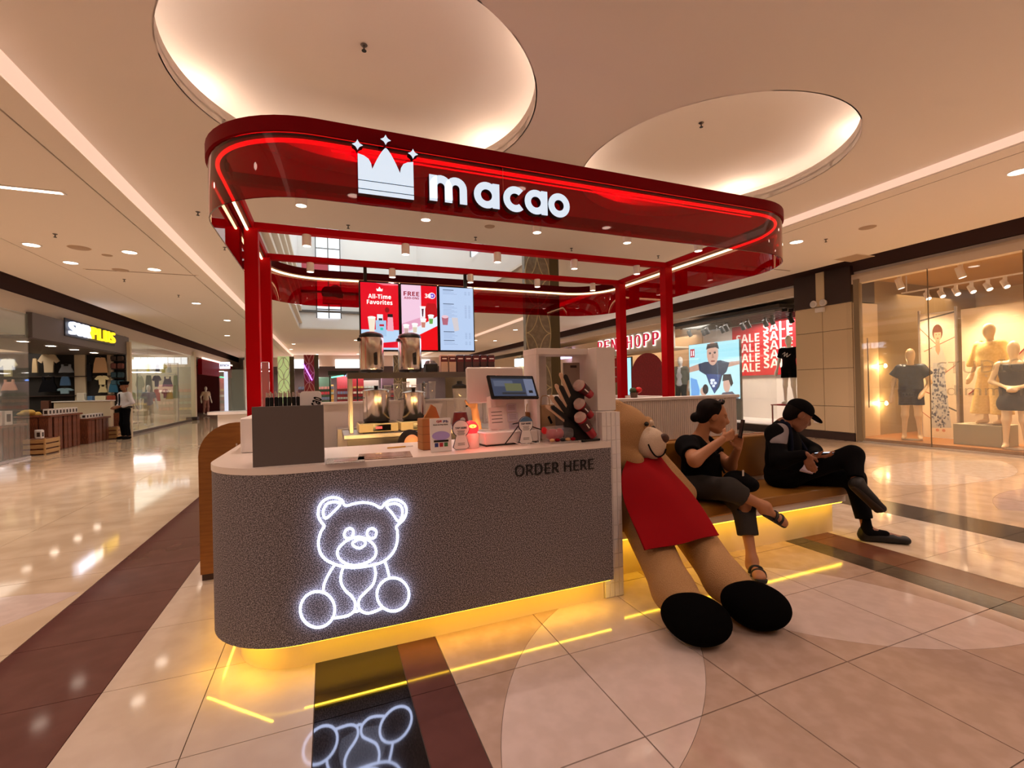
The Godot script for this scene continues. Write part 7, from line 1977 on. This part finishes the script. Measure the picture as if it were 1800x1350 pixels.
func build_staff_and_guard() -> void:
	var at := V(0.9, 0, -3.85)
	var o := thing("person", "kiosk worker with dark hair bending down behind the counter", "person", at)
	var hc := V(0.63, 1.01, -3.82)
	var f := V(-0.1, -0.45, 0.9)
	var up := V(0, 0.9, 0.4)
	var flesh := [[hc + V(0.05, -0.08, -0.06), V(0.75, 0.88, -3.95), 0.055, 0.07], [V(0.76, 0.86, -3.98), V(1.1, 0.80, -4.05), 0.14, 0.13], [V(1.1, 0.80, -4.05), V(1.18, 0.72, -4.08), 0.13, 0.13], [V(0.85, 0.9, -3.85), V(1.2, 1.0, -3.75), 0.05, 0.045], [V(1.2, 1.0, -3.75), V(1.145, 1.31, -3.70), 0.045, 0.03], [V(0.75, 0.8, -4.1), V(0.62, 0.6, -3.8), 0.05, 0.035], [V(1.12, 0.75, -4.1), V(1.0, 0.45, -3.85), 0.09, 0.065], [V(1.0, 0.45, -3.85), V(1.05, 0.07, -4.05), 0.06, 0.04], [V(1.25, 0.75, -4.1), V(1.25, 0.45, -3.85), 0.09, 0.065], [V(1.25, 0.45, -3.85), V(1.28, 0.07, -4.05), 0.06, 0.04], [V(1.05, 0.045, -4.05), V(1.0, 0.04, -3.88), 0.04, 0.032], [V(1.28, 0.045, -4.05), V(1.3, 0.04, -3.88), 0.04, 0.032]]
	var hd := hand_bones(V(1.145, 1.31, -3.70), V(-0.1, 0.95, 0.1), V(-0.6, 0.1, 0.5), -1.0, 0.35)
	part(o, "body", merged([blob(flesh, 0.013, 60.0, at), blob(head_bones(hc, f, up), 0.006, 110.0, at), blob(hd, 0.004, 190.0, at)]), M.skin_tan)
	eyes(o, hc, f, up, at)
	part(o, "hair", blob([[hc + V(0, 0.05, -0.03), V(0.092, 0.098, 0.1)], [hc + V(-0.075, -0.01, 0.0), V(0.03, 0.09, 0.07)], [hc + V(0.075, -0.01, 0.0), V(0.03, 0.09, 0.07)], [hc + V(0, 0.0, -0.1), V(0.07, 0.09, 0.05)]], 0.008, 80.0, at, [[hc + V(0, 0.06, 0.055), V(0, -0.6, 1.0), 0.09]]), M.hair_black)
	part(o, "uniform", blob([[V(0.78, 0.86, -3.98), V(1.1, 0.80, -4.05), 0.165, 0.155], [V(1.1, 0.80, -4.05), V(1.2, 0.70, -4.08), 0.155, 0.15], [V(0.85, 0.9, -3.86), V(1.02, 0.95, -3.81), 0.07, 0.066]], 0.015, 50.0, at, [[V(1.03, 0.95, -3.8), V(0.9, 0.3, 0.2), 0.09]]), M.cloth_black)
	part(o, "trousers", blob([[V(1.18, 0.72, -4.08), V(0.17, 0.13, 0.14)], [V(1.12, 0.75, -4.1), V(1.0, 0.45, -3.85), 0.105, 0.08], [V(1.0, 0.45, -3.85), V(1.05, 0.1, -4.05), 0.078, 0.06], [V(1.25, 0.75, -4.1), V(1.25, 0.45, -3.85), 0.105, 0.08], [V(1.25, 0.45, -3.85), V(1.28, 0.1, -4.05), 0.078, 0.06]], 0.016, 50.0, at), M.cloth_charcoal)
	# the guard by the plank tables
	var g := thing("person", "security guard in a white shirt and dark cap standing by the plank tables", "person", V(-6.3, 0, -19.2), -0.75)
	g.scale = V(1.09, 1.07, 1.09)
	var gb := man_bones(2, 1.12)
	part(g, "body", merged([blob(gb.slice(2), 0.02, 55.0), blob(head_bones(V(0, 1.65, 0.0), V(0, -0.05, 1), Vector3.UP), 0.01, 100.0)]), M.skin_brown)
	part(g, "shirt", blob([[V(0, 1.28, 0), V(0.20, 0.18, 0.13)], [V(0, 1.08, 0.01), V(0.18, 0.18, 0.14)], [V(-0.18, 1.41, 0), V(0.18, 1.41, 0), 0.068, 0.068], [V(-0.2, 1.39, 0), V(-0.29, 1.14, -0.045), 0.07, 0.062], [V(0.2, 1.39, 0), V(0.29, 1.14, -0.045), 0.07, 0.062], [V(-0.28, 1.13, -0.04), V(-0.14, 1.03, 0.13), 0.046, 0.04], [V(0.28, 1.13, -0.04), V(0.14, 1.03, 0.13), 0.046, 0.04]], 0.018, 50.0, Vector3.ZERO, [[V(0, 0.98, 0), V(0, -1, 0), 0.3], [V(0, 1.47, 0.0), V(0, 1, 0.2), 0.1]]), M.cloth_white)
	part(g, "trousers", cache_wear("trousers"), M.cloth_black)
	part(g, "belt", lathe([Vector2(0.175, 0.97), Vector2(0.185, 0.975), Vector2(0.185, 1.03), Vector2(0.175, 1.035)], 20), M.black, Vector3.ZERO)
	part(g, "tie", plate(PackedVector2Array([Vector2(-0.025, 1.42), Vector2(0.025, 1.42), Vector2(0.035, 1.08), Vector2(0, 1.03), Vector2(-0.035, 1.08)]), 0.012), M.cloth_navy, V(0, 0, 0.138))
	var c := part(g, "cap", lathe([Vector2(0.088, 1.70), Vector2(0.1, 1.72), Vector2(0.125, 1.79), Vector2(0.11, 1.81), Vector2(0, 1.82)], 18), M.cloth_black)
	part(c, "peak", plate(circle(Vector2(0, 0), 0.08, 0.06, 14), 0.012), M.black_gloss, V(0, 1.71, 0.085), V(PI / 2 + 0.2, 0, 0))
	for s in [-1.0, 1.0]: part(g, "shoe", blob([[V(s * 0.12, 0.05, -0.04), V(s * 0.135, 0.04, 0.13), 0.052, 0.04]], 0.014, 70.0, Vector3.ZERO, [[V(s * 0.12, 0.002, 0.04), V(0, -1, 0), 0.3]]), M.cloth_black)

func cache_wear(kind: String) -> ArrayMesh:
	var ck := "wear%s" % kind
	if not cache.has(ck): cache[ck] = clothing(kind, 0)
	return cache[ck]

# ---------------------------------------------------------------- ceiling fittings
func downlight(at: Vector3, label: String, e: float, group := "", r := 0.11) -> void:
	var o := thing("recessed_downlight", label, "downlight", at, 0.0, group)
	part(o, "trim_ring", lathe([Vector2(r, 0.0), Vector2(r + 0.025, 0.0), Vector2(r + 0.025, -0.006), Vector2(r, -0.01), Vector2(r * 0.95, 0.0)], 24), M.white)
	part(o, "lamp_face", cyl(r * 0.95, 0.004, -1, 20), M.lamp_face, V(0, -0.006, 0))
	spot(V(0, -0.03, 0), WARM, e, 62.0, 0.1, o)

func build_small_things() -> void:
	var k := 0
	for q in [[-4.65, -10.37], [-3.3, -10.4], [-4.6, -11.55], [-3.3, -11.7], [-3.47, -15.8], [-3.3, -19.3], [-4.2, -24.5]]:
		downlight(V(q[0], 4.1, q[1]), "round recessed downlight over the left aisle, %s going away from the viewer" % nth(k), 3.0, "left aisle downlights")
		k += 1
	for q in [[-3.3, -5.6], [-4.65, -5.6], [-3.3, -1.5], [-4.65, -1.5], [-3.3, 3.0]]:
		downlight(V(q[0], 4.1, q[1]), "round recessed downlight over the left aisle near the viewer, %s" % ["over the brown stripe side", "shop side", "nearer pair, stripe side", "nearer pair, shop side", "behind the viewer"][int(-q[0] * 2) % 2 + (0 if q[1] < -5 else (2 if q[1] < 0 else 4))], 3.0, "near left aisle downlights")
	k = 0
	for q in [[8.5, -6.2], [8.5, -3.1], [8.4, -20.3], [9.2, -25.4], [8.0, -25.4]]:
		downlight(V(q[0], 4.17, q[1]), "round recessed downlight over the right aisle, %s" % ["by the panelled wall", "at the edge of the fashion window", "before the big column", "far end, shop side", "far end, inner side"][k], 5.0, "right aisle downlights")
		k += 1
	for q in [[8.5, 0.0], [8.5, 3.0], [9.9, -1.5]]: downlight(V(q[0], 4.17, q[1]), "round recessed downlight over the right aisle near the viewer, %s" % ["level with the viewer", "behind the viewer", "over the fashion window"][0 if q[1] == 0.0 else (1 if q[1] > 1 else 2)], 5.0, "near right aisle downlights")
	for q in [[0.4, 1.6], [2.6, 0.6], [4.7, 1.6], [-1.2, -0.6], [6.3, -0.6]]: downlight(V(q[0], 4.3, q[1]), "round recessed downlight in the middle ceiling near the viewer, %s" % {0: "over the counter front", 2: "over the petal tiles", 4: "before the bench", -1: "by the brown stripe", 6: "by the window side"}[int(q[0])], 2.2, "near middle downlights", 0.08)
	k = 0
	for q in [[-0.65, -39.0], [2.35, -38.5], [1.6, -27.7], [-2.2, -34.5], [-1.8, -30.5], [4.6, -33]]:
		downlight(V(q[0], 4.3, q[1]), "round recessed downlight at the far end of the mall, %s" % nth(k), 3.0, "far end downlights")
		k += 1
	var ln := thing("linear_light", "slim linear light in the left side ceiling", "linear light", V(-3.4, 4.095, -7.6), 0.0)
	part(ln, "trim", box(0.66, 0.008, 0.12, 0.003), M.white, Vector3.ZERO)
	part(ln, "lamp_face", box(0.6, 0.008, 0.06), M.lamp_face, V(0, -0.004, 0))
	area(V(0, -0.02, 0), V(-PI / 2, 0, 0), 0.6, 0.06, "ffe9d2", 1.2, ln)
	# sprinklers
	var spr := [[V(-1.8, 4.3, -8.4), "beside the left light trough"], [V(-1.78, 4.3, -10.3), "farther along the left light trough"], [V(0.39, 4.3, -8.3), "over the left half of the kiosk"], [V(2.64, 4.3, -8.24), "over the middle of the kiosk"], [V(4.72, 4.3, -8.3), "over the right half of the kiosk"], [V(6.84, 4.3, -8.2), "over the right posts of the kiosk"], [V(-4.0, 4.1, -9.57), "by the first left downlights"], [V(-4.2, 4.1, -12.9), "past the left downlights"], [V(0.39, 4.775, -4.56), "in the large recess over the sign"], [V(4.46, 4.775, -4.48), "in the recess over the bench"], [V(8.9, 4.17, -5.9), "in the right side ceiling"], [V(-3.6, 4.1, -14.6), "farther in the left side ceiling"], [V(-1.75, 4.3, -14.5), "on the strip left of the atrium"], [V(-1.8, 4.3, -18.0), "farther on the strip left of the atrium"]]
	for q in spr:
		var o := thing("sprinkler_head", "small dark sprinkler head " + q[1], "sprinkler", q[0])
		o.scale = V(0.75, 0.75, 0.75)
		part(o, "escutcheon", lathe([Vector2(0, 0), Vector2(0.045, 0), Vector2(0.03, -0.015), Vector2(0.012, -0.02), Vector2(0.012, -0.06), Vector2(0, -0.06)], 14, "spr"), M.steel_dark)
		part(o, "deflector", cyl(0.03, 0.006, -1, 12), M.black, V(0, -0.075, 0))
	for q in [[V(8.95, 4.17, -5.2), "flat round speaker in the right side ceiling", 0.13], [V(-4.0, 4.1, -10.35), "flat round speaker among the left downlights", 0.16], [V(-3.95, 4.1, -11.95), "second flat round speaker past the left downlights", 0.14], [V(-3.75, 4.1, -10.75), "small round smoke detector among the left downlights", 0.08], [V(2.7, 4.3, -7.6), "round smoke detector seen between the red beams", 0.09]]:
		var o := thing("ceiling_speaker", q[1], "speaker" if q[2] > 0.1 else "detector", q[0])
		part(o, "grille", lathe([Vector2(0, -0.012), Vector2(q[2] * 0.9, -0.01), Vector2(q[2], 0.0)], 24), mat("grille_beige", "b8a08a", 0.7))
		part(o, "rim", lathe([Vector2(q[2] * 0.98, 0), Vector2(q[2] * 1.05, -0.004), Vector2(q[2] * 1.06, 0)], 24), M.bulkhead)
	for q in [[V(-3.6, 4.098, -12.05), 2.0, 0.05, "slim slot air vent in the left side ceiling"], [V(10.9, 4.168, -6.62), 0.6, 0.5, "square access panel in the right side ceiling"], [V(9.8, 4.168, -7.9), 1.6, 0.05, "slim slot air vent in the right side ceiling"]]:
		var o := thing("air_vent" if q[2] < 0.1 else "access_panel", q[3], "vent" if q[2] < 0.1 else "panel", q[0])
		part(o, "frame", box(q[1], 0.008, q[2], 0.002), M.bulkhead)
		part(o, "slot", box(q[1] * 0.96, 0.006, q[2] * (0.5 if q[2] < 0.1 else 0.92)), M.dark_gap if q[2] < 0.1 else M.grille_beige, V(0, -0.003, 0))
	# atrium details seen through the canopy
	var pt := thing("planter", "green plant in a planter high on the atrium balcony", "plant", V(0.3, 5.3, -21.9))
	part(pt, "pot", box(0.8, 0.3, 0.3, 0.02), M.cream_wall, V(0, 0.15, 0))
	part(pt, "foliage", blob([[V(-0.2, 0.5, 0), V(0.25, 0.28, 0.2)], [V(0.15, 0.55, 0), V(0.25, 0.32, 0.2)], [V(0.3, 0.4, 0.05), V(0.16, 0.2, 0.16)]], 0.04, 25.0), mat("leaf_green", "4f8a3c", 0.7))
	var rs := thing("shop_sign", "red upper floor sign seen through the red beams", "sign", V(-0.4, 7.0, -22.7))
	part(rs, "board", box(1.1, 0.5, 0.08, 0.01), mat("sign_rose", "c04858", 0.5))
	part(rs, "lower_band", box(1.0, 0.12, 0.06), M.white, V(0, -0.4, 0))
	var es := thing("exit_sign", "small green exit sign seen between the beams", "sign", V(3.1, 5.3, -20.5))
	part(es, "lit_board", box(0.5, 0.3, 0.06, 0.01), glow("exit_green", "58c060", 1.0, "58a060"))
	part(es, "hanger", box(0.03, 0.6, 0.03), M.steel_dark, V(0, 0.45, 0))
